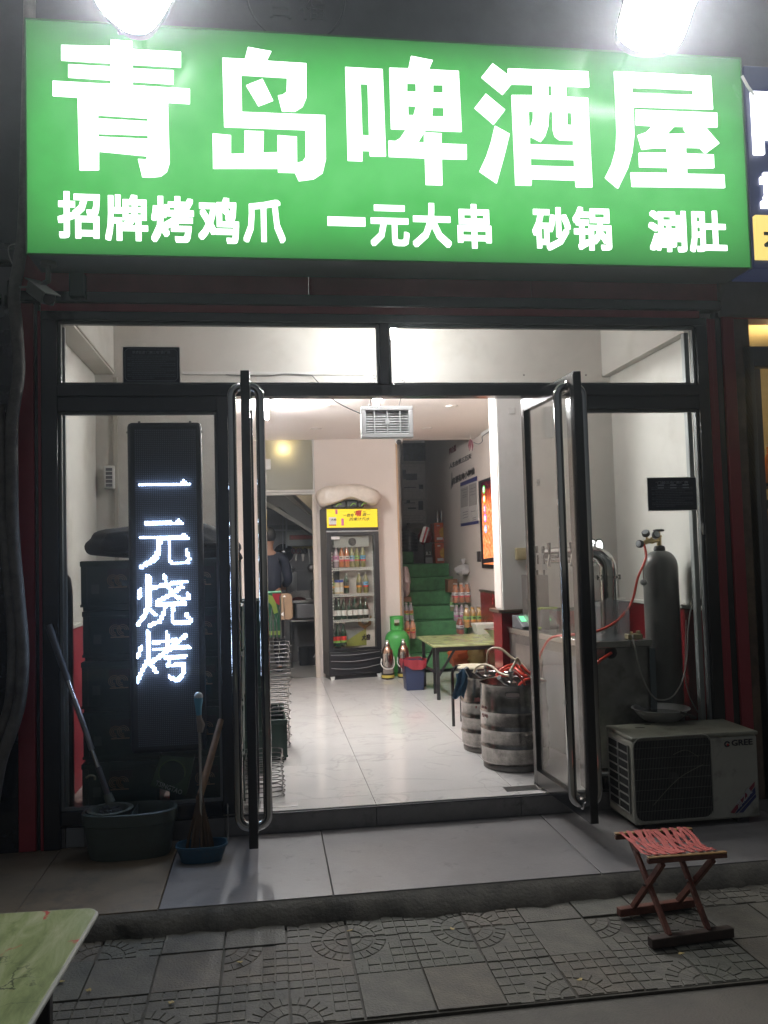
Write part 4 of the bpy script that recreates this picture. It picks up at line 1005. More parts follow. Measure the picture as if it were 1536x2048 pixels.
# ------------------------------------------------------------------ KEGS
keg_m = mat('dirty_keg_steel', (.36, .34, .32), .22, metal=1, var=.45, vscale=9, dirt=(.05, .045, .04), dscale=6, damt=.7, bump=.15, bscale=20)
keg_d = mat('keg_base_band', (.2, .19, .18), .35, metal=1, var=.3)
redprint = mat('red_keg_print', (.12, .02, .02), .5)
def keg(lb, x, y, R, H, ch, a0):
    t = thing('beer_keg', lb, 'keg', (x, y, 0), 'dirty steel beer kegs')
    pr = [(R*.90, 0), (R*.93, .006), (R*.93, .035), (R*.985, .05)]
    z = .05
    for k in range(3):
        zz = .05+(H-.20)*(k+1)/3.0
        pr += [(R*.985, z+.012), (R*.985, zz-.045), (R*1.0, zz-.03), (R*1.015, zz-.02), (R*1.0, zz-.01), (R*.985, zz)]; z = zz
    pr += [(R*.975, H-.13), (R*.965, H-.10), (R*.97, H-.015), (R*.985, H-.006), (R*.975, H), (R*.955, H-.005), (R*.945, H-.09), (R*.90, H-.11), (R*.5, H-.09), (.001, H-.085)]
    MB().lathe((x, y, 0), pr, 48).build('body', keg_m, t)
    MB().lathe((x, y, 0), [(R*.935, .001), (R*.945, .004), (R*.945, .03), (R*.935, .034)], 40, capb=False, capt=False).build('base_band', keg_d, t)
    # hand holes: rounded slots set on the chime
    for aa in (a0, a0+PI):
        b = MB(); pts = []
        for i in range(16):
            q = 2*PI*i/16; du = .045*max(-1, min(1, 1.6*math.cos(q))); dv = .017*math.sin(q)
            an = aa+du/R; pts.append((x+R*.978*math.cos(an), y+R*.978*math.sin(an), H-.058+dv))
        ins = [(x+(p_[0]-x)*.985, y+(p_[1]-y)*.985, p_[2]) for p_ in pts]
        b.tube(pts, .0035, 6, closed=True); b.build('hand_hole_rim', keg_m, t)
        b = MB(); b.add(pts+[(x+R*.985*math.cos(aa), y+R*.985*math.sin(aa), H-.058)], [(i, (i+1) % 16, 16) for i in range(16)]); b.build('hand_hole', mat('hole_inside', (.33, .27, .25), .5, metal=.3), t)
    def fn(a_, b_):
        an = -PI/2-(.80 if len(ch) < 2 else 1.5)+a_*.36; return Vector((x+R*.992*math.cos(an), y+R*.992*math.sin(an), H*.60+b_*.075))
    text('lettering', ch, redprint, t, (0, 0, 0), (1, 0, 0), (0, 0, 1), bold=.03, depth=0, fn=fn)
    # coupler: flange, body, lever
    cx_, cy_ = x-.01, y
    b = MB(); b.lathe((cx_, cy_, H-.09), [(.05, 0), (.05, .02), (.03, .03), (.026, .06), (.034, .065), (.034, .08), (.016, .09), (.016, .13), (.02, .135), (.02, .15), (.008, .155)], 16); b.build('coupler', steel, t)
    b = MB(); b.tube([(cx_, cy_, H-.03), (cx_-.06, cy_-.05, H+.0), (cx_-.10, cy_-.08, H+.035)], [.012, .012, .016], 8); b.build('lever', black_mat, t)
    return t
KH = .525
keg('front dirty steel beer keg standing on the marble floor inside right door', .966, .66, .214, KH, '青岛', -PI/2-.30)
keg('rear dirty steel beer keg standing behind the front keg', .935, 1.155, .195, .50, '青', -PI/2+1.0)
# hoses
hred = mat('red_hose', (.75, .07, .04), .35, emit=None)
hbei = mat('beige_hose', (.48, .42, .30), .4)
def hose(n_, lb, pts, r, m, g='beer hoses over the kegs'): 
    o = MB().tube(smooth_path(pts, 6), r, 8).build('hose', m, ang=180); tag(o, lb, 'hose', g); return o
hose(1, 'beige hose arching high from the rear keg coupler towards the counter', [(.93, 1.15, .56), P(975, 1320, y=1.1), P(979, 1300, y=1.05), P(1000, 1297, y=1.0), P(1022, 1314, y=.95), P(1045, 1330, y=.9), P(1056, 1345, y=.85)], .0085, hbei)
hose(2, 'beige hose looping over the front rim of the rear keg', [P(947, 1346, y=1.0), P(953, 1335, y=1.0), P(968, 1329, y=.98), P(985, 1334, y=.9), P(1000, 1346, y=.8), P(1020, 1352, y=.7), (.95, .66, .56)], .008, hbei)
hose(3, 'short beige hose standing upright above the front keg coupler', [(.948, .66, .58), P(1030, 1325, y=.7), P(1034, 1317, y=.7), P(1039, 1325, y=.72), P(1047, 1340, y=.75), P(1060, 1352, y=.78)], .008, hbei)
random.seed(31)
reds = [[(992, 1350), (1010, 1340), (1030, 1334), (1048, 1338), (1054, 1350)], [(998, 1343), (1014, 1332), (1032, 1330), (1045, 1342), (1056, 1362)], [(983, 1358), (1004, 1352), (1022, 1352), (1040, 1360), (1056, 1352)],
        [(1030, 1336), (1040, 1345), (1050, 1352), (1062, 1345), (1072, 1338)], [(1036, 1382), (1040, 1368), (1050, 1360), (1060, 1358), (1068, 1362)], [(1022, 1341), (1036, 1350), (1046, 1362), (1052, 1378)], [(1042, 1330), (1054, 1342), (1066, 1350), (1078, 1346)]]
names = ['outermost red hose curl lying over the rear keg', 'upper red hose loop between the two kegs', 'red hose lying flat along the rear keg rim', 'red hose crossing above the front keg towards the door', 'red hose curling down into the front keg top', 'short red hose twisted beside the front coupler', 'red hose end rising at the door edge']
for i, r_ in enumerate(reds):
    hose(i, names[i], [P(u, v, y=.98-.05*i+rnd(-.03, .03)) for u, v in r_], .009, hred)
hose(9, 'red and beige hose pair entering the round hole of the cooler front', [P(1190, 1330, y=-.02), P(1204, 1318, y=.04), P(1222, 1306, y=.13)], .009, hred)
# stool with cloth
t = thing('tube_stool', 'black tube legged stool with pale seat behind the kegs', 'stool', (.93, 2.0, 0))
zt = P(905, 1330, y=1.98).z
b = MB()
b.tube(smooth_path([(.852, 1.95, 0), (.852, 1.95, zt-.12), (.858, 1.955, zt-.05), (.885, 1.96, zt-.012), (.93, 1.97, zt-.02)], 4), .0125, 10)
b.build('leg', black_al, t); 
MB().tube([(.955, 2.12, 0), (.955, 2.10, zt-.04)], .0125, 10).build('leg', black_al, t)
MB().tube([(1.08, 1.90, 0), (1.07, 1.92, zt-.04)], .0125, 10).build('leg', black_al, t)
MB().tube([(1.10, 2.1, 0), (1.08, 2.08, zt-.04)], .0125, 10).build('leg', black_al, t)
sq = P(949, 1338, y=1.9)
MB().lathe((sq.x, 1.98, zt-.03), [(.10, 0), (.125, .006), (.13, .012), (.125, .02), (.08, .024)], 28).build('seat', mat('beige_seat', (.50, .45, .33), .45), t)
MB().lathe((sq.x, 1.98, zt-.05), [(.12, 0), (.125, .024)], 28).build('seat_rim', black_mat, t)
clb = mat('blue_cloth', (.03, .09, .16), .9, var=.3, vscale=20)
def cf(u, v):
    px = 917+u*20+2*math.sin(v*6); py = 1345+v*70-8*math.sin(u*PI)*(1-v); q = P(px, py, y=1.62-.02*math.sin(u*9+v*3)); return q
t = thing('blue_cloth', 'blue cleaning cloth hanging over the rear keg rim', 'cloth', tuple(P(925, 1350, y=1.3)))
MB().sheet(lambda u, v: P(908+u*22+4*(1-v)+2*math.sin(v*5), 1347+v*48-7*math.sin(u*PI)*(1-v)+4*math.sin(u*7), y=.99-.02*math.sin(u*9+v*3)), 8, 10).build('cloth', clb, t, solid=.004, ang=180)
b = MB(); b.prism([P(930, 1338, y=.98), P(937, 1334, y=.98), P(946, 1352, y=.96), P(940, 1356, y=.96)], (0, .05, 0))
b.build('black_block', black_mat, label='small black plastic block lying on the rear keg beside the cloth', cat='plastic block', bevel=.003)

# ------------------------------------------------------------------ COUNTER, BEER TOWER, GAS CYLINDER
ct = thing('steel_counter', 'stainless steel bar counter along the right wall inside', 'counter', (1.4, .6, 0))
zc = .805
foot = [(1.275, .13), (1.66, .13), (1.66, 1.36), (1.135, 1.36), (1.135, 1.2)]
b = MB(); b.prism([(x, y, zc-.04) for x, y in foot], (0, 0, .04)); b.build('top', steel, ct, bevel=.004)
ins = [(1.29, .145), (1.65, .145), (1.65, 1.35), (1.15, 1.35), (1.15, 1.21)]
b = MB(); b.prism([(x, y, .08) for x, y in ins], (0, 0, zc-.121)); b.build('cabinet', steel_dark, ct, bevel=.003)
def side(u, v, o=-.004):      # point on the slanted customer side
    a_ = Vector((1.15, 1.21, 0)); c_ = Vector((1.29, .145, 0)); d = (c_-a_); nrm = Vector((d.y, -d.x, 0)).normalized()
    if nrm.x > 0: nrm = -nrm
    return a_+d*u+Vector((0, 0, v))+nrm*abs(o)
sp_m = mat('side_panel_steel', (.36, .34, .33), .3, metal=1, var=.15)
b = MB(); b.add([side(.02, .1), side(.40, .1), side(.40, .70), side(.02, .70)], [(0, 1, 2, 3)]); b.build('side_panel', sp_m, ct, solid=.003)
b = MB(); b.add([side(.42, .1), side(.98, .1), side(.98, .70), side(.42, .70)], [(0, 1, 2, 3)]); b.build('side_panel', mat('pale_enamel', (.22, .22, .225), .35), ct, solid=.003)
b = MB()
for s_ in (0, 1, 2, 3, 4, 5, 6, 7):
    a_ = 2*PI*s_/8; cx_, cz_ = .72, .40
    b.tube([side(cx_+.03*math.cos(a_)*r_, cz_+.05*math.sin(a_)*r_+.02*math.sin(r_*2+s_), -.009) for r_ in (.4, .9, 1.3, 1.6)], [.002, .005, .004, .001], 5)
b.build('flower_print', mat('print_black', (.03, .03, .03), .6), ct)
b = MB(); b.prism([P(1299, 1296, y=.125), P(1310, 1297, y=.125), P(1315, 1425, y=.125), P(1303, 1425, y=.125)], (0, .004, 0)); b.build('corner_strip', mat('blue_grey_film', (.09, .12, .14), .4), ct)
pc = P(1222, 1305, y=.141)
MB().lathe((pc.x, .1435, pc.z), [(.036, 0), (.036, .004), (.026, .0045)], 20, ax=(0, -1, 0), capt=False).build('grommet', black_mat, ct)
MB().lathe((pc.x, .1437, pc.z), [(.026, 0), (.024, .001)], 20, ax=(0, -1, 0)).build('hose_hole', mat('pit_black', (.003, .003, .003), .9), ct)
# beer tower
tw = thing('beer_tower', 'polished steel elbow beer tower with taps standing on the counter', 'beer tower', (1.5, .5, zc))
Yt = .42
base = P(1216, 1262, y=Yt); top = P(1219, 1118, y=Yt); rr = abs(P(1238, 1180, y=Yt).x-P(1206, 1180, y=Yt).x)/2
x_ = (base.x+top.x)/2
zt = P(1220, 1106, y=Yt).z
arc = [(x_, Yt, zc)]+[(x_, Yt, zt-.09)]
for i in range(1, 9):
    a_ = PI/2*i/8; arc.append((x_-.075*(1-math.cos(a_)), Yt+.06*(1-math.cos(a_)), zt-.09+.085*math.sin(a_)))
arc += [(x_-.16, Yt+.13, zt-.006), (x_-.30, Yt+.25, zt-.006)]
MB().tube(arc, rr, 20).build('pipe', chrome, tw)
zf = P(1218, 1156, y=Yt).z
b = MB(); b.lathe((x_, Yt, zf), [(rr+.014, 0), (rr+.014, .012)], 24); b.build('flange', chrome, tw)
b = MB()
for s_ in (-1, 1): b.lathe((x_+s_*(rr+.02), Yt-.005, zf-.01), [(.008, 0), (.008, .03)], 8)
b.build('bolt', steel, tw)
MB().lathe((x_, Yt, zc+.001), [(rr+.02, 0), (rr+.02, .01)], 24).build('base_flange', chrome, tw)
q0 = Vector((x_-.075, Yt+.06, zt-.006)); dq = (Vector((x_-.30, Yt+.25, zt-.006))-q0)
MB().lathe(Vector((x_-.075, Yt+.06, zt-.006)), [(rr*.9, 0), (rr+.028, 0), (rr+.03, .014), (rr*.9, .014)], 28, ax=(-.64, .77, 0), capb=False, capt=False).build('elbow_flange', chrome, tw)
for k, u_ in enumerate((1197, 1184)):
    c0 = P(u_, 1092, y=.52+.06*k)
    b = MB(); b.lathe(c0, [(.046, 0), (.046, .02)], 24, sx=.62, ax=(-.1, -1, 0)); b.build('badge_rim', chrome, tw)
    b = MB(); b.lathe(c0+Vector((-.002, -.0205, 0)), [(.036, 0), (.033, .004)], 24, sx=.58, ax=(-.1, -1, 0)); b.build('lit_badge', emat('badge_light', (.95, .97, 1), 4), tw)
    b = MB(); b.tube([c0+Vector((0, .01, -.085)), c0+Vector((0, .01, -.03))], .010, 8); b.build('badge_stem', chrome, tw)
    c1 = q0+dq*(.1+.5*k)+Vector((-rr-.01, -.02, 0))
    b = MB(); b.tube([c1, c1+Vector((-.05, -.02, 0)), c1+Vector((-.06, -.022, -.07))], .012, 10); b.build('tap', steel, tw)
    b = MB(); b.tube([c1+Vector((-.05, -.02, .01)), c1+Vector((-.055, -.02, .08))], [.008, .014], 10); b.build('tap_handle', black_mat, tw)
# three tap handles nearer the pillar with printed card
t = thing('tap_handle_rack', 'row of three dark tap handles with white printed cards behind the right door', 'tap handles', tuple(P(1078, 1150, y=1.0)))
for k, u in enumerate((1065, 1075, 1088)):
    a_, c_ = P(u, 1150, y=1.0), P(u, 1092, y=1.0)
    b = MB(); b.tube([(a_.x, 1.0, a_.z), (a_.x, 1.0, c_.z-.02), (a_.x, 1.0, c_.z)], [.007, .013, .010], 8); b.build('handle', black_mat, t)
    box('card', a_.x-.02, a_.x+.02, .982, .985, P(u, 1140, y=1).z, P(u, 1106, y=1).z, mat('white_card', (.5, .5, .5), .5), t)
    box('card_print', a_.x-.006, a_.x+.006, .980, .9815, P(u, 1128, y=1).z, P(u, 1110, y=1).z, MATS['print_black'], t)
box('shelf', P(1060, 1150, y=1).x, P(1095, 1150, y=1).x, .99, 1.2, zc+.002, P(1078, 1150, y=1).z, steel_dark, t)
# scale
sc0 = P(1048, 1242, y=1.05)
t = thing('weighing_scale', 'grey electronic price scale with green lit display on the counter', 'scale', (1.22, 1.2, zc))
grey_d = mat('dark_grey_plastic', (.08, .08, .085), .45)
b = MB(); b.prism([(1.16, 1.05, zc+.001), (1.16, 1.05, zc+.02), (1.16, 1.20, zc+.085), (1.16, 1.30, zc+.085), (1.16, 1.30, zc+.001)], (.26, 0, 0)); b.build('body', grey_d, t, bevel=.004)
for k in range(3):
    b = MB(); x0 = 1.175+.075*k; nn = Vector((0, -.397, .918))*.002
    b.prism([Vector((x0, 1.12, zc+.0503))+nn*.2, Vector((x0+.065, 1.12, zc+.0503))+nn*.2, Vector((x0+.065, 1.19, zc+.0807))+nn*.2, Vector((x0, 1.19, zc+.0807))+nn*.2], nn); b.build('display', mat('green_display', (.05, .3, .1), .4, emit=(.18, .95, .38), es=.9), t)
b = MB(); b.lathe((1.30, 1.24, zc+.088), [(.10, 0), (.10, .01)], 4); b.build('pan', steel, t)
# clear box
cb = mat('cloudy_plastic', (.40, .42, .43), .3, alpha=.24)
a, c = P(1188, 1272, y=.35), P(1233, 1200, y=.35)
t = thing('plastic_box', 'cloudy clear plastic box on the counter beside the steel tower', 'box', (a.x, .35, zc))
b = MB(); b.box(a.x-.03, c.x-.004, .16, .164, zc+.002, c.z); b.box(a.x-.03, c.x-.004, .33, .334, zc+.002, c.z); b.box(a.x-.03, a.x-.026, .164, .33, zc+.002, c.z); b.box(c.x-.008, c.x-.004, .164, .33, zc+.002, c.z)
b.build('body', cb, t); box('bottom', a.x-.026, c.x-.008, .164, .33, zc+.001, zc+.005, cb, t)
b = MB(); b.box(a.x-.036, c.x+.002, .154, .16, c.z-.006, c.z+.002); b.box(a.x-.036, c.x+.002, .334, .34, c.z-.006, c.z+.002); b.box(c.x-.004, c.x+.002, .16, .334, c.z-.006, c.z+.002); b.build('rim', cb, t)
# lime jug
t = thing('measuring_jug', 'clear jug with lime green handle standing on the counter', 'jug', (1.3, .75, zc))
jp = P(1090, 1262, y=.85)
b = MB(); b.lathe((jp.x+.03, .85, zc+.001), [(.045, 0), (.055, .15), (.058, .155)], 20, capt=False); b.build('body', cb, t)
b = MB(); cx_ = jp.x+.03-.058; b.tube(smooth_path([(cx_, .845, zc+.15), (cx_-.04, .84, zc+.145), (cx_-.055, .84, zc+.09), (cx_-.04, .84, zc+.03), (cx_, .845, zc+.025)], 5), .009, 8); b.build('handle', mat('lime_plastic', (.32, .50, .04), .4), t)
b = MB(); b.lathe((jp.x+.03, .85, zc+.15), [(.058, 0), (.06, .008), (.056, .01)], 20, capt=False, capb=False); b.build('rim', MATS['lime_plastic'], t)
# yellow plug adapter and white cable
pa = P(1268, 1264, y=.17)
t = thing('extension_socket', 'yellowed extension socket with grey cable lying on the counter corner', 'socket', (pa.x, .17, zc))
box('body', pa.x-.045, pa.x+.045, .15, .21, zc+.001, zc+.032, ysw, t, bevel=.005); b = MB(); b.lathe((pa.x+.03, .18, zc+.032), [(.014, 0), (.012, .016)], 10); b.lathe((pa.x-.015, .18, zc+.032), [(.014, 0), (.012, .012)], 10); b.build('plug', ysw, t)
wc = mat('white_cable', (.42, .41, .38), .5)
MB().tube(smooth_path([P(1265, 1270, y=.13), P(1272, 1305, y=.10), P(1283, 1350, y=.09), P(1302, 1388, y=.09), P(1320, 1400, y=.10), P(1345, 1393, y=.12), P(1365, 1360, y=.14), P(1374, 1310, y=.16), P(1376, 1260, y=.18), P(1382, 1218, y=.2), P(1392, 1204, y=.2)], 5), .0045, 7).build('cable', wc, ang=180, label='long pale cable sagging from the counter socket in front of the gas cylinder', cat='cable')
MB().tube(smooth_path([P(1372, 1240, y=.2), P(1371, 1300, y=.2), P(1370, 1350, y=.2), P(1378, 1390, y=.2), P(1396, 1425, y=.18)], 5), .003, 6).build('cable', wc, ang=180, label='thin pale cable hanging straight down beside the window post', cat='cable')
pz = P(1395, 1202, y=.2)
box('plug', pz.x-.02, pz.x+.02, .18, .24, pz.z-.03, pz.z+.015, black_mat, bevel=.006, label='black plug in the socket near the right window post', cat='plug')
# gas cylinder
gx, gy = 1.838, .36
gr = .105
gm = mat('cylinder_grey', (.105, .11, .105), .38, var=.15, vscale=10, dirt=(.07, .07, .065), dscale=5, damt=.3)
gs = thing('gas_cylinder', 'tall dark grey carbon dioxide cylinder with valve behind the right window', 'gas cylinder', (gx, gy, 0))
ztop = P(1330, 1100, y=gy).z
pr = [(gr*.95, 0), (gr, .015), (gr, ztop-.11)]+[(gr*math.cos(PI/2*i/8*.86)+0, ztop-.11+.105*math.sin(PI/2*i/8)) for i in range(1, 9)]
MB().lathe((gx, gy, .002), pr, 40).build('body', gm, gs)
MB().lathe((gx, gy, ztop-.005), [(.034, 0), (.036, .012), (.030, .03), (.018, .034)], 20).build('collar', black_mat, gs)
b = MB(); b.lathe((gx, gy, ztop+.028), [(.014, 0), (.014, .05), (.018, .052), (.018, .062), (.010, .066), (.010, .088)], 14); b.tube([(gx, gy, ztop+.058), (gx-.06, gy-.02, ztop+.056)], .011, 10); b.build('valve', mat('brass', (.42, .32, .16), .3, metal=1), gs)
b = MB(); b.lathe((gx, gy, ztop+.114), [(.03, 0), (.034, .004), (.034, .012), (.02, .016)], 10); b.build('hand_wheel', black_mat, gs)
MB().tube([(gx-.05, gy-.02, ztop+.056), (gx-.085, gy-.03, ztop+.06), (gx-.115, gy-.035, ztop+.045)], [.017, .017, .013], 12).build('regulator', MATS['brass'], gs)
for (dx, dz, ax_) in ((-.10, .095, (-.5, -.6, .8)), (-.135, .04, (-.9, -.5, .1)), (-.045, .09, (.1, -.9, .3))):
    c0 = Vector((gx+dx, gy-.04, ztop+dz)); g_ = MB().lathe(c0, [(.021, 0), (.024, .004), (.024, .022), (.020, .026)], 18, ax=ax_).build('gauge', black_mat, gs)
    ax_ = Vector(ax_).normalized(); MB().lathe(c0+ax_*.0262, [(.019, 0), (.017, .001)], 18, ax=ax_).build('dial', mat('dial_face', (.3, .32, .34), .2), g_)
    MB().tube([c0, c0+(Vector((gx-.09, gy-.03, ztop+.058))-c0)*.95], .006, 6).build('stem', MATS['brass'], g_)
hose(11, 'red gas hose hanging from the cylinder regulator down to the taps', [Vector((gx-.115, gy-.035, ztop+.04)), P(1292, 1115, y=.30), P(1276, 1155, y=.28), P(1265, 1200, y=.26), P(1248, 1228, y=.22), P(1222, 1250, y=.14), P(1195, 1262, y=.10), P(1160, 1268, y=.12), P(1105, 1275, y=.3), P(1085, 1300, y=.45), P(1074, 1330, y=.6)], .0075, hred, 'red gas hose')
a = P(1287, 1165, y=.3)
t = thing('flow_ball', 'small pale plug hanging on a thin wire left of the gas cylinder', 'plug', tuple(a)); b = MB(); b.ball(a, .021, 12, 1, 1, .9); b.build('ball', greymet, t); b = MB(); b.tube([a+Vector((0, 0, .02)), P(1286, 1140, y=.3), P(1290, 1112, y=.31), Vector((gx-.115, gy-.035, ztop+.035))], .002, 5); b.build('wire', steel, t)

# ------------------------------------------------------------------ FOLDING TABLE and what stands on it
wood_g = mat('green_marbled_laminate', (.33, .36, .17), .2, var=.25, vscale=9, dirt=(.20, .17, .08), dscale=4, damt=.4)
t = thing('folding_table', 'low folding table with pale green marbled top and black legs near stairs', 'table', (1.4, 3.7, 0))
zt = .505
tp = [(P(836, 1272, z=zt).x, P(836, 1272, z=zt).y), (P(865, 1290, z=zt).x, P(865, 1290, z=zt).y)]
x0, y0 = P(866, 1291, z=zt)[:2]; x1, y1 = P(833, 1272, z=zt)[:2]
b = MB(); b.prism([(x0, y0, zt-.02), (XRB-.03, y0-.02, zt-.02), (XRB-.03, y1, zt-.02), (x1, y1, zt-.02)], (0, 0, .02)); b.build('top', wood_g, t, bevel=.004)
box('apron', x0+.03, XRB-.06, y0+.03, y0+.05, zt-.06, zt-.021, black_mat, t)
for (lx, ly_) in ((x0+.05, y0+.06), (x0+.09, y0+.42), (x1+.06, y1-.06), (XRB-.09, y0+.06)):
    b = MB(); b.box(lx-.015, lx+.015, ly_-.015, ly_+.015, 0, zt-.021); b.build('leg', black_mat, t, bevel=.002)
b = MB(); b.beam((x0+.06, y0+.06, .22), (x0+.22, y0+.06, zt-.04), .02, .02, (0, 1, 0)); b.beam((x1+.07, y1-.06, .2), (x1+.2, y1-.06, zt-.04), .02, .02, (0, 1, 0)); b.beam((x0+.05, y0+.06, .25), (x1+.06, y1-.06, .2), .02, .02); b.build('brace', black_mat, t)
wht = mat('white_tub', (.62, .60, .55), .35)
p = P(973, 1271, z=zt)
t = thing('plastic_tub', 'white rectangular plastic tub on the right end of the low table', 'tub', (1.6, p.y, zt))
def tub(x0, x1, y0, y1, z0, z1, fl):
    b = MB(); lo = [(x0+fl, y0+fl), (x1-fl, y0+fl), (x1-fl, y1-fl), (x0+fl, y1-fl)]; hi = [(x0, y0), (x1, y0), (x1, y1), (x0, y1)]; i_ = .004
    li = [(x0+fl+i_, y0+fl+i_), (x1-fl-i_, y0+fl+i_), (x1-fl-i_, y1-fl-i_), (x0+fl+i_, y1-fl-i_)]; h2 = [(x0+i_, y0+i_), (x1-i_, y0+i_), (x1-i_, y1-i_), (x0+i_, y1-i_)]
    b.add([(x, y, z0) for x, y in lo]+[(x, y, z1) for x, y in hi]+[(x, y, z1) for x, y in h2]+[(x, y, z0+i_) for x, y in li],
          [(3, 2, 1, 0)]+[(k, (k+1) % 4, 4+(k+1) % 4, 4+k) for k in range(4)]+[(4+k, 4+(k+1) % 4, 8+(k+1) % 4, 8+k) for k in range(4)]+[(8+k, 8+(k+1) % 4, 12+(k+1) % 4, 12+k) for k in range(4)]+[(12, 13, 14, 15)]); return b
xa, xb = P(947, 1258, y=4.0).x, P(1000, 1258, y=4.0).x
tub(xa, xb, 3.9, 4.12, zt+.001, zt+.11, .03).build('tub', wht, t, bevel=.004)
t = thing('metal_bowl', 'small metal bowl half hidden behind the red pillar on the low table', 'bowl', (1.72, 3.6, zt))
pb = P(992, 1262, y=3.65); MB().lathe((pb.x, 3.65, zt+.001), [(.05, 0), (.09, .05), (.12, .075), (.125, .078), (.118, .076), (.08, .045), (.04, .008)], 24, capt=True).build('bowl', steel, t)

# ------------------------------------------------------------------ BOTTLES
def liquid(n_, c): return mat('drink_'+n_, c, .12, spec=.6, coat=.5)
LQ = dict(orange=liquid('orange', (.42, .13, .035)), yellow=liquid('yellow', (.45, .25, .05)), red=liquid('red', (.32, .06, .03)), pink=liquid('pink', (.34, .25, .28)), lime=liquid('lime', (.22, .20, .07)), clear=liquid('clear', (.42, .42, .44)), dark=liquid('dark_green', (.008, .035, .018)), peach=liquid('peach', (.62, .28, .16)))
LB = dict(pink=mat('label_pink', (.60, .14, .36), .5), white=mat('label_white', (.66, .64, .62), .5), blue=mat('label_blue', (.10, .36, .62), .5), green=mat('label_green', (.22, .46, .10), .5), black=mat('label_black', (.03, .03, .03), .5), red=mat('label_red', (.55, .03, .03), .5), orange=mat('label_orange', (.70, .26, .03), .5))
CAPS = mat('bottle_cap', (.55, .52, .48), .3, metal=.5)
BP = {}
def bottle(lb, x, y, z, h, r, liq, lab, group, band=None, cap=None, beer=False, parent=None):
    key = (round(h, 3), round(r, 4), liq, lab, band, beer)
    if parent is not None: name = 'bottle'
    if key not in BP:
        Z0 = Vector((0, 0, 0))
        if beer: pr = [(r*.9, 0), (r, .01), (r, h*.55), (r*.85, h*.64), (r*.42, h*.74), (r*.36, h*.95), (r*.42, h*.96)]
        else: pr = [(r*.85, 0), (r, .012), (r*.96, h*.25), (r, h*.3), (r, h*.56), (r*.9, h*.66), (r*.5, h*.82), (r*.38, h*.88), (r*.4, h*.94)]
        bd = MB().lathe(Z0, pr, 14).mesh('bottle_body', LQ[liq], Z0)
        lbm = MB().lathe((0, 0, h*(.28 if not beer else .16)), [(r*1.012, 0), (r*1.012, h*.26)], 14, capb=False, capt=False).mesh('bottle_label', LB[lab], Z0)
        bdm = MB().lathe((0, 0, h*(.28 if not beer else .16)), [(r*1.025, 0), (r*1.025, h*.09)], 14, capb=False, capt=False).mesh('bottle_band', LB[band], Z0) if band else None
        pm = MB().box(-r*.5, r*.5, -r*1.05, -r*.9, h*.43, h*.48).mesh('bottle_print', LB['black'], Z0) if not beer else None
        cp = MB().lathe((0, 0, h*.93), [(r*.48, 0), (r*.48, h*.06), (r*.4, h*.07)], 10).mesh('bottle_cap', CAPS, Z0)
        BP[key] = (bd, lbm, bdm, pm, cp)
    ms = BP[key]
    if parent is None:
        t = bpy.data.objects.new('bottle', None); COL.objects.link(t); t.location = (x, y, z); t.empty_display_size = .02; tag(t, lb, 'bottle', group); base = Vector((0, 0, 0))
        for n_, me in zip(('body', 'label', 'label_band', 'print', 'cap'), ms):
            if me: o = bpy.data.objects.new(n_, me); COL.objects.link(o); o.parent = t; o.rotation_euler = (0, 0, rnd(-.3, .3) if not beer else 0)
        return t
    off = woff(parent)
    bo = bpy.data.objects.new('bottle', ms[0]); COL.objects.link(bo); bo.parent = parent; bo.location = Vector((x, y, z))-off
    for n_, me in zip(('label', 'label_band', 'print', 'cap'), ms[1:]):
        if me: o = bpy.data.objects.new(n_, me); COL.objects.link(o); o.parent = bo
    return bo
film = mat('shrink_film', (.75, .74, .72), .15, alpha=.12)
def pack(lb, u0, v1, u1, Y, h, liq, lab, band, nx=3, ny=2, z=None):
    a = P(u0, v1, y=Y); c = P(u1, v1, y=Y); W = c.x-a.x; r = W/nx/2*.97; zz = a.z if z is None else z
    t = thing('bottle_pack', lb, 'drinks pack', ((a.x+c.x)/2, Y, zz), 'shrink wrapped packs of soft drink by the stairs')
    for i in range(nx):
        for j in range(ny): bottle('', a.x+W*(i+.5)/nx, Y+r+2*r*j, zz+.001, h, r, liq, lab, None, band, parent=t)
    b = MB(); x0, x1, y0_, y1_ = a.x-.004, c.x+.004, Y-.003, Y+4*r*ny/2+.003
    lo = [(x0, y0_, zz), (x1, y0_, zz), (x1, y1_, zz), (x0, y1_, zz)]; hi = [(x0+.01, y0_+.01, zz+h*.85), (x1-.01, y0_+.01, zz+h*.85), (x1-.01, y1_-.01, zz+h*.85), (x0+.01, y1_-.01, zz+h*.85)]
    b.add(lo+hi, [(k, (k+1) % 4, 4+(k+1) % 4, 4+k) for k in range(4)]); b.build('film', film, t)
    return t
random.seed(2)
Yp = 5.13
# right heap (stands on steps)
pack('peach coloured soft drink pack on the highest used step at right', 908, 1204, 943, 5.36+.1, .235, 'orange', 'white', 'red', z=RZ*4+.002+.05)
pack('pink labelled clear drink pack under the peach pack, right of stairs', 911, 1238, 940, 5.30, .19, 'pink', 'white', 'pink', z=RZ*3+.02)
pack('orange juice pack with green labels right of the stair foot', 931, 1256, 967, 5.0, .245, 'yellow', 'green', 'orange')
pack('lone narrow pack of red drink bottles beside the orange juice pack', 917, 1269, 930, 5.05, .19, 'red', 'white', 'black', nx=1)
pack('olive bottle pack half hidden behind the peach pack', 902, 1207, 909, 5.7, .2, 'lime', 'green', 'white', nx=1, z=RZ*4-.06)
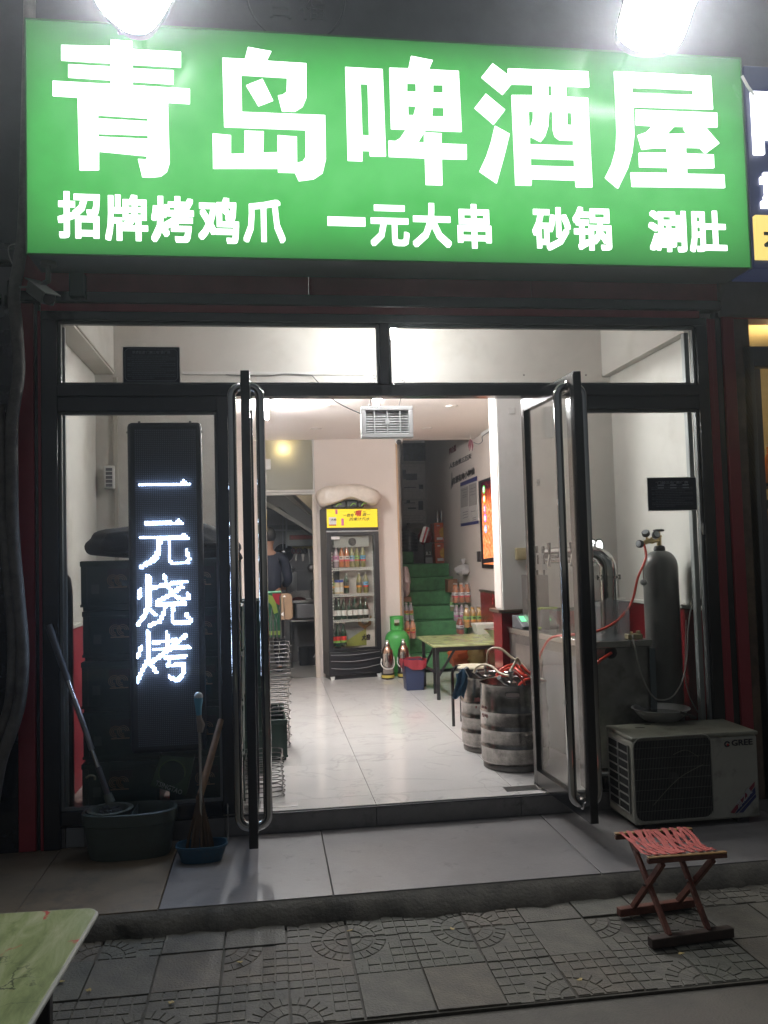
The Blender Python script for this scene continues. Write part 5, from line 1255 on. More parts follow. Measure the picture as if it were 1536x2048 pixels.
# left heap
pack('lower red orange drink pack left at the stair foot', 812, 1278, 833, 5.16, .22, 'peach', 'orange', 'red', nx=2)
pack('upper clear drink pack left at the stair foot', 810, 1240, 828, 5.4, .20, 'clear', 'orange', 'green', nx=2)
t = thing('drinks_carton', 'small brown carton tucked behind the peach drink pack', 'carton', tuple(P(900, 1180, y=6.0)))
a, c = P(897, 1185, y=6.0), P(915, 1158, y=6.0)
box('box', a.x, c.x, 6.0, 6.2, a.z, c.z, mat('brown_carton', (.2, .10, .05), .8), t, bevel=.004)
t = thing('drinks_carton', 'flat brown carton under the pale bag left of the stairs', 'carton', tuple(P(816, 1205, y=5.5)))
a, c = P(808, 1204, y=5.5), P(823, 1194, y=5.5); box('box', a.x, c.x, 5.5, 5.7, a.z, c.z, mat('brown_carton2', (.26, .15, .09), .8), t, bevel=.004)
# plastic bags
def bag(lb, ctr, sx, sy, sz, m, neck=True, seed=0, rot=0):
    random.seed(seed); c = Vector(ctr); t = thing('plastic_bag', lb, 'bag', tuple(c)); b = MB(); n_, mm = 16, 10
    base = len(b.v); rows_ = []
    for j in range(mm+1):
        ph = PI*j/mm; zz = -math.cos(ph); rr_ = math.sin(ph)**.8 if 0 < j < mm else .05
        for i in range(n_):
            a_ = 2*PI*i/n_; k = 1+rnd(-.13, .13); b.v.append(Vector((c.x+sx*rr_*k*math.cos(a_), c.y+sy*rr_*k*math.sin(a_), c.z+sz+sz*zz*(1 if zz > 0 else .92)+rnd(-.01, .01)*(1 if 0 < j < mm else 0))))
    for j in range(mm):
        for i in range(n_): b.f.append((j*n_+i, j*n_+(i+1) % n_, (j+1)*n_+(i+1) % n_, (j+1)*n_+i))
    b.build('bag', m, t, ang=25)
    if neck:
        b = MB(); b.lathe((c.x, c.y, c.z+2*sz-.015), [(sx*.12, 0), (sx*.1, .02), (sx*.28, .06), (sx*.34, .085)], 9, capt=False); b.build('knot', m, t, ang=20)
    return t
bag('orange plastic bag of goods on the floor under the low table', P(921, 1337, y=4.3)+Vector((0, 0, 0)), .13, .11, .12, mat('orange_bag', (.55, .12, .04), .25, alpha=.93), seed=1)
bag('cloudy yellow plastic bag beside the orange bag under the table', P(955, 1336, y=4.2), .10, .10, .13, mat('yellow_bag', (.50, .38, .14), .25, alpha=.9), seed=2)
pale = mat('pale_bag', (.45, .43, .42), .3, alpha=.85)
bag('crumpled pale bag on top of the peach drink pack', P(927, 1152, y=5.6), .10, .10, .07, pale, seed=3)
bag('tall pale pinkish bag against the left stairwell edge', P(812, 1196, y=5.55), .055, .12, .19, mat('pinkish_bag', (.42, .33, .31), .4), False, seed=4)
# bag of goods up on the landing, cartons, water drum
ctn = mat('fire_carton', (.52, .09, .025), .5, var=.2, vscale=6)
cglow = mat('yellow_sunburst', (.50, .28, .03), .55, var=.4, vscale=20)
def fire_carton(lb, u0, v0, u1, v1, Y):
    a, c = P(u0, v1, y=Y), P(u1, v0, y=Y); t = thing('printed_carton', lb, 'carton', ((a.x+c.x)/2, Y, a.z), 'red orange printed cartons on the stair landing')
    box('box', a.x, c.x, Y, Y+.3, a.z, c.z, ctn, t, bevel=.004); W, H = c.x-a.x, c.z-a.z
    b = MB(); b.lathe((a.x+W*.52, Y-.0005, a.z+H*.5), [(W*.26, 0), (W*.24, .002)], 12, sx=1, sy=1.15, ax=(0, -1, 0)); b.build('sunburst', cglow, t)
    for (fx, fz, w_, h_, m_) in ((.14, .82, .16, .07, LB['white']), (.68, .82, .16, .07, LB['white']), (.12, .12, .34, .13, LB['white'])): box('print', a.x+W*fx, a.x+W*(fx+w_), Y-.003, Y-.0006, a.z+H*fz, a.z+H*(fz+h_), m_, t)
    box('dark_corner', a.x+W*.60, a.x+W*.98, Y-.0022, Y-.0004, a.z+H*.03, a.z+H*.10, mat('brown_print', (.12, .03, .02), .5), t)
YL = 7.0
fire_carton('lower red orange carton with yellow sunburst on the stair landing', 871, 1085, 905, 1127, YL)
fire_carton('upper red orange carton with yellow sunburst stacked on the lower one', 869.5, 1045, 903.5, 1084.5, YL)
a, c = P(851, 1127, y=YL), P(864, 1086, y=YL)
t = thing('liquor_box', 'narrow black bottle box marked B 2 on the stair landing', 'box', (a.x, YL, a.z)); box('box', a.x, c.x, YL, YL+.12, a.z, c.z, black_mat, t); box('silver_base', a.x+.002, c.x-.002, YL-.003, YL-.0005, a.z, P(855, 1115, y=YL).z, greymet, t)
text('lettering', 'B.2', LB['white'], t, P(852.5, 1110, y=YL-.003), (abs(P(862, 1110, y=YL).x-P(852.5, 1110, y=YL).x), 0, 0), (0, 0, .045), depth=.001)
p = P(822, 1103, y=7.4); zz = RZ*8
t = thing('water_drum', 'dark ribbed plastic water drum on the upper landing at left', 'drum', (p.x, 7.55, zz))
pr = []; hh = .34
for k in range(7): pr += [(.125, hh*k/7), (.125, hh*(k+.7)/7), (.118, hh*(k+.8)/7), (.118, hh*(k+.95)/7)]
MB().lathe((p.x, 7.55, zz+.001), pr+[(.1, hh), (.03, hh+.04), (.03, hh+.07)], 20).build('body', mat('drum_dark', (.02, .025, .035), .3), t)
bag('big pale sack slumped on the water drum and cartons', (P(832, 1060, y=7.5).x, 7.5, P(832, 1068, y=7.5).z), .15, .12, .08, mat('grey_sack', (.22, .21, .19), .6), False, seed=6)
bag('red and silver wrapped goods bag leaning on the stacked cartons', (P(851, 1087, y=7.1).x, 7.12, P(851, 1090, y=7.1).z), .10, .08, .11, mat('red_bag', (.26, .03, .04), .35), False, seed=7)
a_ = [P(838, 1083, y=6.99), P(850, 1086, y=6.99), P(859, 1056, y=6.99), P(847, 1052, y=6.99)]
t = thing('silver_packet', 'silver packet with a red stripe in front of the red bag', 'packet', tuple(a_[0])); MB().prism(a_, (0, .03, 0)).build('packet', mat('silver_foil', (.5, .5, .5), .3, metal=.8, var=.3, bump=.3), t, bevel=.004)
MB().prism([P(843.5, 1084.5, y=6.987), P(847, 1085.2, y=6.987), P(856, 1055, y=6.987), P(852.5, 1054, y=6.987)], (0, -.002, 0)).build('stripe', LB['red'], t)
t = thing('bottle_tins', 'pair of grey metal drink tins standing on the upper carton', 'tins', tuple(P(880, 1045, y=7.1)))
for u in (875, 883): q = P(u, 1044.5, y=7.1); MB().lathe((q.x, 7.1, q.z), [(.022, 0), (.022, .10), (.01, .14), (.01, .16)], 12).build('tin', steel_dark, t)

# ------------------------------------------------------------------ RIGHT BACK WALL: lettering, posters, ornament
XW = XRB-.002
def wq(name, body, m, parent, u0, v0, u1, v1, vb0, vb1, **k):
    """lettering on the right wall: (u0,v0)-(u1,v1) top edge, vb0/vb1 bottom edge heights"""
    tl, tr, bl, br = P(u0, v0, x=XW), P(u1, v1, x=XW), P(u0, vb0, x=XW), P(u1, vb1, x=XW)
    return text(name, body, m, parent, bl, br-bl, tl-bl, **k)
wl = thing('wall_lettering', 'three lines of red and black characters pasted on the right back wall', 'wall lettering', (XW, 4.8, 2.3))
redl = mat('dark_red_vinyl', (.16, .02, .03), .5); blk = mat('black_vinyl', (.02, .015, .015), .5)
wq('lettering', '李白说', redl, wl, 898, 897, 912, 886, 910, 902, bold=.04)
wq('lettering', '人生在世三万天', blk, wl, 899, 928, 943, 903, 938, 917, bold=.03)
wq('lettering', '有酒有肉小神仙', blk, wl, 905, 956, 949, 938, 970, 949, bold=.03)
b = MB(); 
wq('lettering', '人', blk, wl, 902, 948, 906, 946, 979, 974, bold=.05)
t = thing('licence_board', 'white notice board with blue header and footer on right back wall', 'notice board', (XW, 4.3, 2.0))
def wquad(name, pts, m, parent, d=.006, lift=0):
    q = [P(u, v, x=XW-lift) for u, v in pts]; return MB().prism(q, (-d, 0, 0)).build(name, m, parent)
bw = mat('board_white', (.50, .48, .45), .45, var=.08); bb = mat('board_blue', (.03, .035, .16), .4)
wquad('board', [(921, 966), (954, 952), (957, 1046), (922, 1053)], bw, t)
wquad('header', [(921, 966), (954, 952), (954, 961), (921, 973)], bb, t, .003, .0065)
wquad('footer', [(922, 1047), (957, 1041), (957, 1047), (922, 1053)], bb, t, .003, .0065)
pg = mat('grey_document', (.30, .28, .26), .6, var=.1)
wquad('document', [(922, 978), (936, 972), (936, 1012), (922, 1016)], pg, t, .002, .0065)
wquad('document', [(938, 970), (953, 965), (954, 1009), (938, 1013)], pg, t, .002, .0065)
wquad('document', [(924, 1019), (937, 1015), (938, 1044), (924, 1046)], bw, t, .002, .0065)
wquad('document', [(940, 1016), (953, 1012), (954, 1028), (940, 1031)], bw, t, .003, .0065)
tx = mat('doc_print', (.10, .10, .12), .6)
for (a0, b0, a1, b1) in ((923, 981, 935, 977), (926, 985, 934, 983), (925, 991, 934, 988), (925, 995, 933, 992), (940, 978, 951, 974), (940, 984, 951, 981), (940, 990, 951, 987), (942, 1023, 951, 1021), (926, 1025, 936, 1022), (926, 1030, 936, 1027), (926, 1036, 936, 1033), (945, 1036, 952, 1034), (945, 1040, 952, 1038)):
    wquad('text_line', [(a0, b0), (a1, b1), (a1, b1+1), (a0, b0+1)], tx, t, .001, .009)
# glowing food poster
lp = thing('lit_food_poster', 'glowing orange light box poster of meat skewers with coloured character discs', 'light box', (XW, 3.5, 1.6))
def poster():
    m = bpy.data.materials.new('skewer_poster_light'); m.use_nodes = True; n = m.node_tree.nodes; l = m.node_tree.links; n.remove(n['Principled BSDF'])
    tc = n.new('ShaderNodeTexCoord'); sp = n.new('ShaderNodeSeparateXYZ'); l.new(tc.outputs['Generated'], sp.inputs[0])
    mp = n.new('ShaderNodeMapping'); mp.inputs['Scale'].default_value = (1, 26, 9); mp.inputs['Rotation'].default_value = (.18, 0, 0); l.new(tc.outputs['Generated'], mp.inputs[0])
    nz = n.new('ShaderNodeTexNoise'); nz.inputs['Scale'].default_value = 2.2; nz.inputs['Detail'].default_value = 8; nz.inputs['Distortion'].default_value = .6; l.new(mp.outputs[0], nz.inputs[0])
    # dark top, blazing middle
    gr = n.new('ShaderNodeMapRange'); gr.inputs[1].default_value = 1.0; gr.inputs[2].default_value = .70; gr.inputs[3].default_value = -.30; gr.inputs[4].default_value = .08; l.new(sp.outputs[2], gr.inputs[0])
    ad = n.new('ShaderNodeMath'); l.new(nz.outputs['Fac'], ad.inputs[0]); l.new(gr.outputs[0], ad.inputs[1])
    cr = n.new('ShaderNodeValToRGB'); e = cr.color_ramp.elements; e[0].position = .30; e[0].color = (.02, .004, .012, 1); e[1].position = .78; e[1].color = (1, .85, .62, 1)
    k = e.new(.46); k.color = (.45, .05, .02, 1); k = e.new(.56); k.color = (1.0, .22, .06, 1); k = e.new(.66); k.color = (1.0, .42, .14, 1); l.new(ad.outputs[0], cr.inputs[0])
    em = n.new('ShaderNodeEmission'); em.inputs[1].default_value = 1.15; l.new(cr.outputs[0], em.inputs[0]); l.new(em.outputs[0], n['Material Output'].inputs[0]); return m
wquad('case', [(960, 963), (1000, 948), (1006, 1138), (967, 1136)], black_mat, lp, .02)
wquad('picture', [(963, 966), (1000, 953), (1005, 1130), (968, 1128)], poster(), lp, .004, .0205)
for k, (cl_, v) in enumerate((((80, 230, 90), 974), ((250, 200, 60), 993), ((240, 80, 160), 1013), ((190, 100, 240), 1031), ((110, 170, 250), 1053))):
    p = P(968+k*.9, v+5, x=XW-.027)
    b = MB(); b.lathe(p, [(.045, 0), (.045, .004)], 18, sy=1, ax=(-1, 0, 0)); o = b.build('disc', emat('disc_%d' % k, lin(cl_), 1.3), lp)
    text('disc_character', '烧烤羊肉串'[k], emat('disc_white', (1, 1, 1), 1.3), lp, p+Vector((-.0045, .03, -.03)), (0, -.06, 0), (0, 0, .06), depth=.001, bold=.02)
wquad('tray_picture', [(966, 1118), (1004, 1112), (1004, 1122), (967, 1127)], mat('tray_dark', (.03, .02, .025), .4), lp, .002, .0255)
a = P(961, 1120, x=XW)
box('driver_box', XW-.035, XW-.001, a.y-.03, a.y+.03, a.z-.02, a.z+.10, black_mat, label='small black power box left of the lit skewer poster', cat='power box', bevel=.003)
# dangling chilli ornament and cable
p = P(941, 884, y=4.55)
t = thing('chilli_ornament', 'small red pepper ornament hanging from the ceiling corner', 'ornament', tuple(p))
for dx, dz in ((0, 0), (.014, -.01), (-.012, -.012)):
    MB().tube([(p.x+dx, 4.55, p.z+.03+dz), (p.x+dx*1.6, 4.55, p.z-.03+dz), (p.x+dx*1.2, 4.55, p.z-.09+dz)], [.007, .010, .002], 8).build('pepper', redl, t)
MB().tube([(p.x, 4.55, p.z+.03), (p.x, 4.55, ZC)], .002, 5).build('string', white_pl, t)
t = thing('cable_trunking', 'short white trunking and loose cable in the right ceiling corner', 'trunking', (XW, 4, ZC))
b = MB(); b.beam((XRB-.02, 4.62, ZC-.015), (XRB-.02, 3.6, ZC-.015), .03, .03); b.build('rail', white_pl, t)
MB().tube(smooth_path([P(946, 884, y=4.5), P(957, 888, y=4.3), P(965, 882, y=4.1), P(966, 872, y=4.0), (XRB-.03, 3.95, ZC-.03)]), .004, 6).build('loose_cable', MATS['grey_cable'], t)
root = thing('red_wall_panel', 'red tiled lower wall panel with dark cap behind the low table', 'wall panel', (XRB, 3.5, 0))
q0 = P(963, 1189, x=XRB).y
box('panel', XRB-.014, XRB-.001, 1.60, q0, 0, .90, red_tile, root); box('cap', XRB-.03, XRB-.001, 1.60, q0, .901, .925, capm, root, bevel=.002)

# ------------------------------------------------------------------ DISPLAY FRIDGE
fx, fy = .088, 4.735; fa = math.radians(11)
FR = thing('display_fridge', 'tall black drinks fridge with yellow header and glass door', 'fridge', (fx, fy, 0), rz=0)
def FL(x, y, z): return Vector((fx+x*math.cos(fa)-y*math.sin(fa), fy+x*math.sin(fa)+y*math.cos(fa), z))
def fbox(name, x0, x1, y0, y1, z0, z1, m, parent=None, bevel=0):
    b = MB().box(x0, x1, y0, y1, z0, z1); b.v = [FL(*v) for v in b.v]; return b.build(name, m, parent or FR, bevel)
def fz(v): # height of the front face at photo row v (mid width)
    return P(700, v, y=4.79).z
def fxx(u, v=1200): return (P(u, v, y=4.79).x-fx)/math.cos(fa)
fb = mat('fridge_black', (.012, .013, .016), .3); fi = mat('fridge_liner', (.045, .048, .052), .5); grl = mat('grey_line', (.30, .30, .31), .35)
W, D, H = .605, .27, 1.875
z_h0, z_d1, z_g1, z_g0, z_d0 = fz(1061), fz(1064), fz(1071), fz(1296), fz(1302)
fbox('side_panel', 0, .02, .03, D, .05, H, fb); fbox('side_panel', W-.02, W, .03, D, .05, H, fb)
fbox('back_panel', .02, W-.02, D-.02, D, .05, H, fi); fbox('top_panel', .02, W-.02, .03, D-.02, H-.02, H, fb)
fbox('header', .0, W, .0, .03, z_h0, H, fb, bevel=.004); fbox('liner_top', .02, W-.02, .035, D-.02, z_g1+.0, z_g1+.02, fi)
hd = fbox('header_sign', .009, W-.009, -.006, -.0005, fz(1055), fz(1018), mat('yellow_header', (.60, .47, .02), .4, emit=lin((236, 205, 30)), es=.5), bevel=.002)
def ftext(body, m, u0, v0, u1, v1, **k):
    x0, x1 = fxx(u0, v1), fxx(u1, v1); z0, z1 = fz(v1), fz(v0)
    return text('lettering', body, m, FR, FL(x0, -.0075, z0), FL(x1, -.0075, z0)-FL(x0, -.0075, z0), (0, 0, z1-z0), depth=.001, **k)
ftext('一款有', LB['black'], 686, 1027, 708, 1034, shear=.25, bold=.012); ftext('嗝', LB['red'], 710, 1021, 724, 1033, shear=.25, bold=.04); ftext('调一', LB['black'], 725, 1026, 741, 1033, shear=.25, bold=.012)
ftext('的果汁汽水', LB['black'], 698, 1035, 740, 1042, shear=.25, bold=.012); ftext('“    ”', LB['black'], 708, 1022, 731, 1026); ftext('元气水', LB['black'], 732, 1018.5, 742, 1021)
def flat(name, x0, x1, z0, z1, m, y=-.0078): return fbox(name, x0, x1, y, y+.0015, z0, z1, m)
x_ = fxx(657, 1045); flat('bottle_label_picture', x_, x_+.085, fz(1049), fz(1034), LB['white']); ftext('大窑', LB['black'], 661, 1037, 672, 1041, bold=.03); flat('fruit_picture', x_, x_+.08, fz(1051), fz(1048.6), LB['red'])
flat('bottle_neck_picture', x_+.075, x_+.10, fz(1028), fz(1018.8), LB['pink']); flat('pink_bottle_picture', fxx(682, 1045), fxx(687, 1045), fz(1051), fz(1037), LB['pink'])
# door
dr = fbox('door', .0, .052, -.002, .028, z_d0, z_d1, fb, bevel=.003)
fbox('door_frame', W-.058, W, -.002, .028, z_d0, z_d1, fb, bevel=.003); fbox('door_frame', .052, W-.058, -.0015, .028, z_g1, z_d1-.001, fb); fbox('door_frame', .052, W-.058, -.0015, .028, z_d0+.001, z_g0, fb)
fbox('door_glass', .052, W-.058, .008, .012, z_g0, z_g1, glass)
fbox('door_trim', 0, W, -.003, .0, z_d1+.001, z_h0-.001, grl)
flat('sticker', .055, .15, fz(1078), fz(1072.5), LB['white'], y=.004)
fbox('evaporator_cover', .10, W-.10, .05, .12, fz(1094), fz(1071)-.003, mat('evap_grey', (.30, .31, .30), .4))
b = MB(); c_ = FL(W*.51, .048, fz(1083.5)); b.lathe(c_, [(.045, 0), (.045, .004)], 24, ax=(math.sin(fa), -math.cos(fa), 0)); b.build('fan_grille', black_mat, FR)
for v in (1138, 1190.5, 1242):
    z0 = fz(v+2.6); z1 = fz(v-2.6)
    fbox('shelf', .065, W-.065, .05, D-.03, z0+.004, z0+.009, grl)
    b = MB(); b.box(.06, W-.06, .046, .05, z1-.006, z1); b.box(.06, W-.06, .046, .05, z0, z0+.006)
    for k in range(23): b.box(.06+(W-.12)*k/22-.003, .06+(W-.12)*k/22+.003, .046, .05, z0+.006, z1-.006)
    b.v = [FL(*q) for q in b.v]; b.build('shelf_front', white_pl, FR)
for s_ in (.062, W-.072):
    b = MB()
    for k in range(26): b.box(s_, s_+.010, .040, .045, fz(1255)+.0325*k, fz(1255)+.0325*k+.02)
    b.v = [FL(*q) for q in b.v]; b.build('shelf_bracket', white_pl, FR)
# lower poster seen through the glass
fbox('lower_poster', .06, W-.06, .20, .204, z_g0, fz(1245), mat('pale_poster', (.33, .34, .34), .5)); 
b = MB(); zb = z_g0
b.prism([FL(.06, .0, zb), FL(W-.06, .0, zb), FL(W-.06, .0, zb+.22), FL(.36, .0, zb+.12), FL(.2, .0, zb+.03), FL(.06, .0, zb+.015)], FL(0, .003, 0)-FL(0, 0, 0)); b.v = [q+(FL(0, .195, 0)-FL(0, 0, 0)) for q in b.v]; b.build('green_wave', mat('olive_print', (.33, .34, .08), .5), FR)
b = MB(); b.tube([FL(.40, .192, zb+.33), FL(.42, .192, zb+.24), FL(.47, .192, zb+.21), FL(.53, .192, zb+.24), FL(.55, .192, zb+.33)], [.012, .022, .026, .022, .012], 8); b.build('bottle_picture', mat('tan_print', (.42, .22, .08), .5), FR)
text('lettering', '大窑', LB['black'], FR, FL(.43, .188, zb+.055), FL(.54, .188, zb+.055)-FL(.43, .188, zb+.055), (0, 0, .07), depth=.001, bold=.05, shear=.2)
# kick section
fbox('lower_cabinet', .0, W, .004, D, .045, z_d0-.006, fb, bevel=.006)
fbox('kick_plate', .02, W-.02, .03, D-.02, .0, .044, black_mat)
for (v, dd) in ((1308, .012), (1320, .02), (1334, .026)):
    b = MB(); b.tube([FL(.02+(W-.04)*i/12, -.0015-.012*math.sin(PI*i/12), fz(v)-dd*math.sin(PI*i/12)+.012*i/12) for i in range(13)], .003, 5); b.build('curved_trim', grl, FR)
for x_ in (.02, W-.05):
    b = MB(); b.prism([FL(x_, 0, .0), FL(x_+.03, 0, .0), FL(x_+.04, 0, .035), FL(x_-.01, 0, .035)], FL(0, .02, 0)-FL(0, 0, 0)); b.build('foot', white_pl, FR)
def fr_bottle(lb, u, vbase, h, r, liq, lab, band, beer=False, y=.095, g='bottles in the drinks fridge'):
    q = FL(fxx(u, vbase), y, 0); return bottle(lb, q.x, q.y, fz(vbase)+.006, h, r, liq, lab, g, band, beer=beer)
S1, S2, S3, S4 = 1135.5, 1188, 1239.5, 1294
for u, liq, lab, band, lb in ((664, 'pink', 'pink', 'pink', 'pink labelled bottle at far left of the top fridge shelf'), (677, 'pink', 'pink', 'white', 'second pink labelled bottle on the top fridge shelf'),
    (688, 'orange', 'white', 'red', 'first orange bottle with white label on the top fridge shelf'), (699, 'orange', 'white', 'red', 'second orange bottle with white label on the top fridge shelf'),
    (709, 'lime', 'blue', 'pink', 'first blue labelled bottle on the top fridge shelf, left one'), (719.5, 'lime', 'green', 'red', 'green labelled bottle between blue ones on top fridge shelf'), (732, 'lime', 'blue', 'red', 'blue labelled bottle at right end of the top fridge shelf')):
    fr_bottle(lb, u, S1, .235, .031, liq, lab, band)
for u, liq, lab, band, lb in ((668, 'lime', 'green', 'orange', 'green labelled bottle at left of the second fridge shelf'), (698, 'dark', 'black', 'orange', 'dark olive bottle beside the blue capped jars'), (724, 'lime', 'black', 'orange', 'olive bottle with orange print on the second shelf, right of the gap'), (738, 'lime', 'blue', 'red', 'blue labelled bottle at right end of the second fridge shelf')):
    fr_bottle(lb, u, S2, .225, .031, liq, lab, band)
for u, lb in ((677, 'left milky jar with blue cap on the second fridge shelf'), (686, 'right milky jar with blue cap on the second fridge shelf')):
    q = FL(fxx(u, S2), .07, fz(S2)+.006); t = thing('drink_jar', lb, 'jar', tuple(q), 'bottles in the drinks fridge')
    MB().lathe(q, [(.024, 0), (.026, .01), (.026, .09), (.022, .11), (.022, .125)], 14).build('body', mat('milky', (.58, .46, .30), .4), t); MB().lathe(q+Vector((0, 0, .125)), [(.024, 0), (.024, .025)], 14).build('cap', mat('blue_cap', (.02, .05, .35), .4), t); MB().lathe(q+Vector((0, 0, .02)), [(.0265, 0), (.0265, .05)], 14, capb=False, capt=False).build('label', LB['white'], t)
for i, u in enumerate((672, 682, 693, 705, 716, 727, 738)):
    fr_bottle('dark green beer bottle, number %s from left on the third fridge shelf' % ('one', 'two', 'three', 'four', 'five', 'six', 'seven')[i], u, S3, .235, .030, 'dark', 'white', None, beer=True)
for i, u in enumerate((669, 680.5, 692.5)):
    fr_bottle('green beer bottle with red label, %s on the fridge bottom' % ('leftmost', 'middle', 'right')[i], u, S4, .26, .032, 'dark', 'red', 'green', beer=True)
box('interior_light', 0, .001, 0, .001, 0, .001, fi) if False else None
# wrapped quilt on top
qm = mat('plastic_wrapped_quilt', (.56, .49, .42), .28, var=.12, vscale=14, bump=.8, bscale=22)
out = [(634, 982), (642, 974), (670, 969), (700, 965), (725, 968), (752, 974), (762, 983), (767, 995), (762, 1002), (752, 1010), (742, 1008), (725, 1002), (702, 996), (690, 998), (674, 1004), (655, 1012), (640, 1012), (632, 998)]
t = thing('wrapped_quilt', 'plastic wrapped cream quilt lying folded on top of the fridge', 'quilt', tuple(P(700, 1000, y=4.8)))
pts = [P(u, v, y=4.66) for u, v in out]; cc = sum(pts, Vector())/len(pts); b = MB(); n = len(pts); L = 8; random.seed(8)
for j in range(L+1):
    ph = j/L; k_ = (1-abs(2*ph-1)**4*.35)
    for q in pts: b.v.append(cc+(q-cc)*k_+Vector((rnd(-.012, .012), -.02+ph*.34, rnd(-.014, .014))))
for j in range(L):
    for i in range(n): b.f.append((j*n+i, j*n+(i+1) % n, (j+1)*n+(i+1) % n, (j+1)*n+i))
b.f.append(tuple(range(n))); b.f.append(tuple(L*n+i for i in range(n)))
b.build('quilt', qm, t, subsurf=2, ang=180)
t = thing('dark_packs', 'dark packets with lime green print on the fridge under the quilt', 'packets', tuple(P(700, 1010, y=4.8)))
for (u0, u1, v0) in ((665, 693, 1002), (694, 716, 1002), (716, 728, 1004)):
    a, c = P(u0, 1015, y=4.74), P(u1, v0, y=4.74); b = MB(); b.box(a.x, c.x, 4.76, 4.95, H+.003, c.z+.01); b.build('packet', black_mat, t, bevel=.015)
    b = MB(); b.tube([(a.x+.04, 4.757, H+.025), (a.x+.07, 4.757, H+.055), (a.x+.10, 4.757, H+.045)], .006, 5); b.build('print', mat('lime_print', (.25, .5, .05), .5), t)

# ------------------------------------------------------------------ LPG BOTTLE, THERMOS FLASKS, BIN
gl = mat('green_gas_paint', (.065, .34, .075), .35, var=.1, dirt=(.2, .10, .04), dscale=6, damt=.15)
p = P(789, 1343, z=0)
gx2, gy2 = p.x+.0, 4.93
t = thing('lpg_bottle', 'bright green gas bottle with collar standing beside the fridge', 'gas bottle', (gx2, gy2, 0))
zt = P(790, 1232, y=gy2).z; R = .138
pr = [(R*.8, 0), (R*.82, .02), (R*.8, .04), (R*.95, .07), (R, .11), (R, zt-.26)]+[(R*math.cos(PI/2*i/6*.93), zt-.26+.11*math.sin(PI/2*i/6)) for i in range(1, 7)]
MB().lathe((gx2, gy2, .001), pr, 32).build('body', gl, t)
Rc = .078; b = MB()
b.lathe((gx2, gy2, zt-.155), [(Rc, 0), (Rc, .05), (Rc-.004, .05), (Rc-.004, 0)], 24, capb=False, capt=False)
b.lathe((gx2, gy2, zt-.035), [(Rc, 0), (Rc+.003, .03), (Rc-.003, .034), (Rc-.004, 0)], 24, capb=False, capt=False)
for k in range(24):
    a_ = 2*PI*k/24
    if k in (16, 17, 18, 4, 5, 6): continue
    b.add([(gx2+Rc*math.cos(a_), gy2+Rc*math.sin(a_), zt-.105), (gx2+Rc*math.cos(a_+2*PI/24), gy2+Rc*math.sin(a_+2*PI/24), zt-.105), (gx2+Rc*math.cos(a_+2*PI/24), gy2+Rc*math.sin(a_+2*PI/24), zt-.035), (gx2+Rc*math.cos(a_), gy2+Rc*math.sin(a_), zt-.035)], [(0, 1, 2, 3)])
b.build('collar', gl, t)
b = MB(); b.lathe((gx2, gy2, zt-.16), [(.018, 0), (.018, .06), (.026, .065), (.026, .085)], 12); b.build('valve', MATS['brass'], t)
tm_ = mat('copper_thermos', (.34, .22, .16), .22, metal=1, var=.2); ts_ = mat('steel_thermos', (.5, .47, .44), .2, metal=1)
def thermos(lb, u, v, Y):
    p = P(u, v, y=Y); x, z = p.x, .001; t = thing('thermos_flask', lb, 'thermos', (x, Y, 0), 'metal thermos flasks by the gas bottle')
    MB().lathe((x, Y, z), [(.066, 0), (.070, .01), (.070, .06), (.066, .062)], 24).build('base', black_mat, t); MB().lathe((x, Y, z+.015), [(.0708, 0), (.0708, .03)], 24, capb=False, capt=False).build('base_band', mat('yellow_band', (.50, .40, .08), .5), t)
    MB().lathe((x, Y, z+.062), [(.064, 0), (.066, .01), (.066, .20), (.062, .215)], 28).build('body', ts_, t)
    MB().lathe((x, Y, z+.277), [(.061, 0), (.056, .03), (.040, .065), (.034, .075)], 24).build('shoulder', tm_, t)
    MB().lathe((x, Y, z+.352), [(.030, 0), (.030, .02), (.024, .028), (.018, .045)], 18).build('neck', steel, t); MB().lathe((x, Y, z+.395), [(.014, 0), (.017, .006), (.015, .022)], 12).build('stopper', wht, t)
    MB().tube(smooth_path([(x-.066, Y-.01, z+.22), (x-.075, Y-.035, z+.16), (x-.04, Y-.075, z+.12), (x+.04, Y-.075, z+.12), (x+.07, Y-.03, z+.17), (x+.066, Y-.01, z+.24)], 4), .0055, 7).build('handle', wht, t)
thermos('left metal thermos flask with copper shoulder on the floor by the fridge', 776, 1350, 4.66)
thermos('right metal thermos flask with copper shoulder in front of the gas bottle', 808, 1348, 4.72)
p = P(831, 1381, z=0); bx, by = p.x, p.y
t = thing('waste_bin', 'dark blue rectangular waste bin with red bag by the low table', 'bin', (bx, by, 0))
W = abs(P(849, 1380, y=by).x-P(813, 1380, y=by).x)
zt = P(831, 1322, y=by).z
b = tub(bx-W/2-.01, bx+W/2+.01, by-.01, by+.2, .002, zt, .014); b.build('bin', mat('navy_bin', (.025, .036, .085), .4), t, bevel=.006)
def bagrim(u, v):
    per = [(bx-W/2-.02, by-.022), (bx+W/2+.02, by-.022), (bx+W/2+.02, by+.21), (bx-W/2-.02, by+.21)]
    k = u*4; i = int(k) % 4; f_ = k-int(k); a, c = per[i], per[(i+1) % 4]; x, y = a[0]+(c[0]-a[0])*f_, a[1]+(c[1]-a[1])*f_
    fl = .012*math.sin(u*50)+.01*math.sin(u*23); dz = -v*(.05+.05*abs(math.sin(u*11)))+.03*math.sin(v*PI)
    return (x+(x-bx)*.08*math.sin(v*PI)+fl*.3, y+fl*.4, zt+.012+dz+fl*.3)
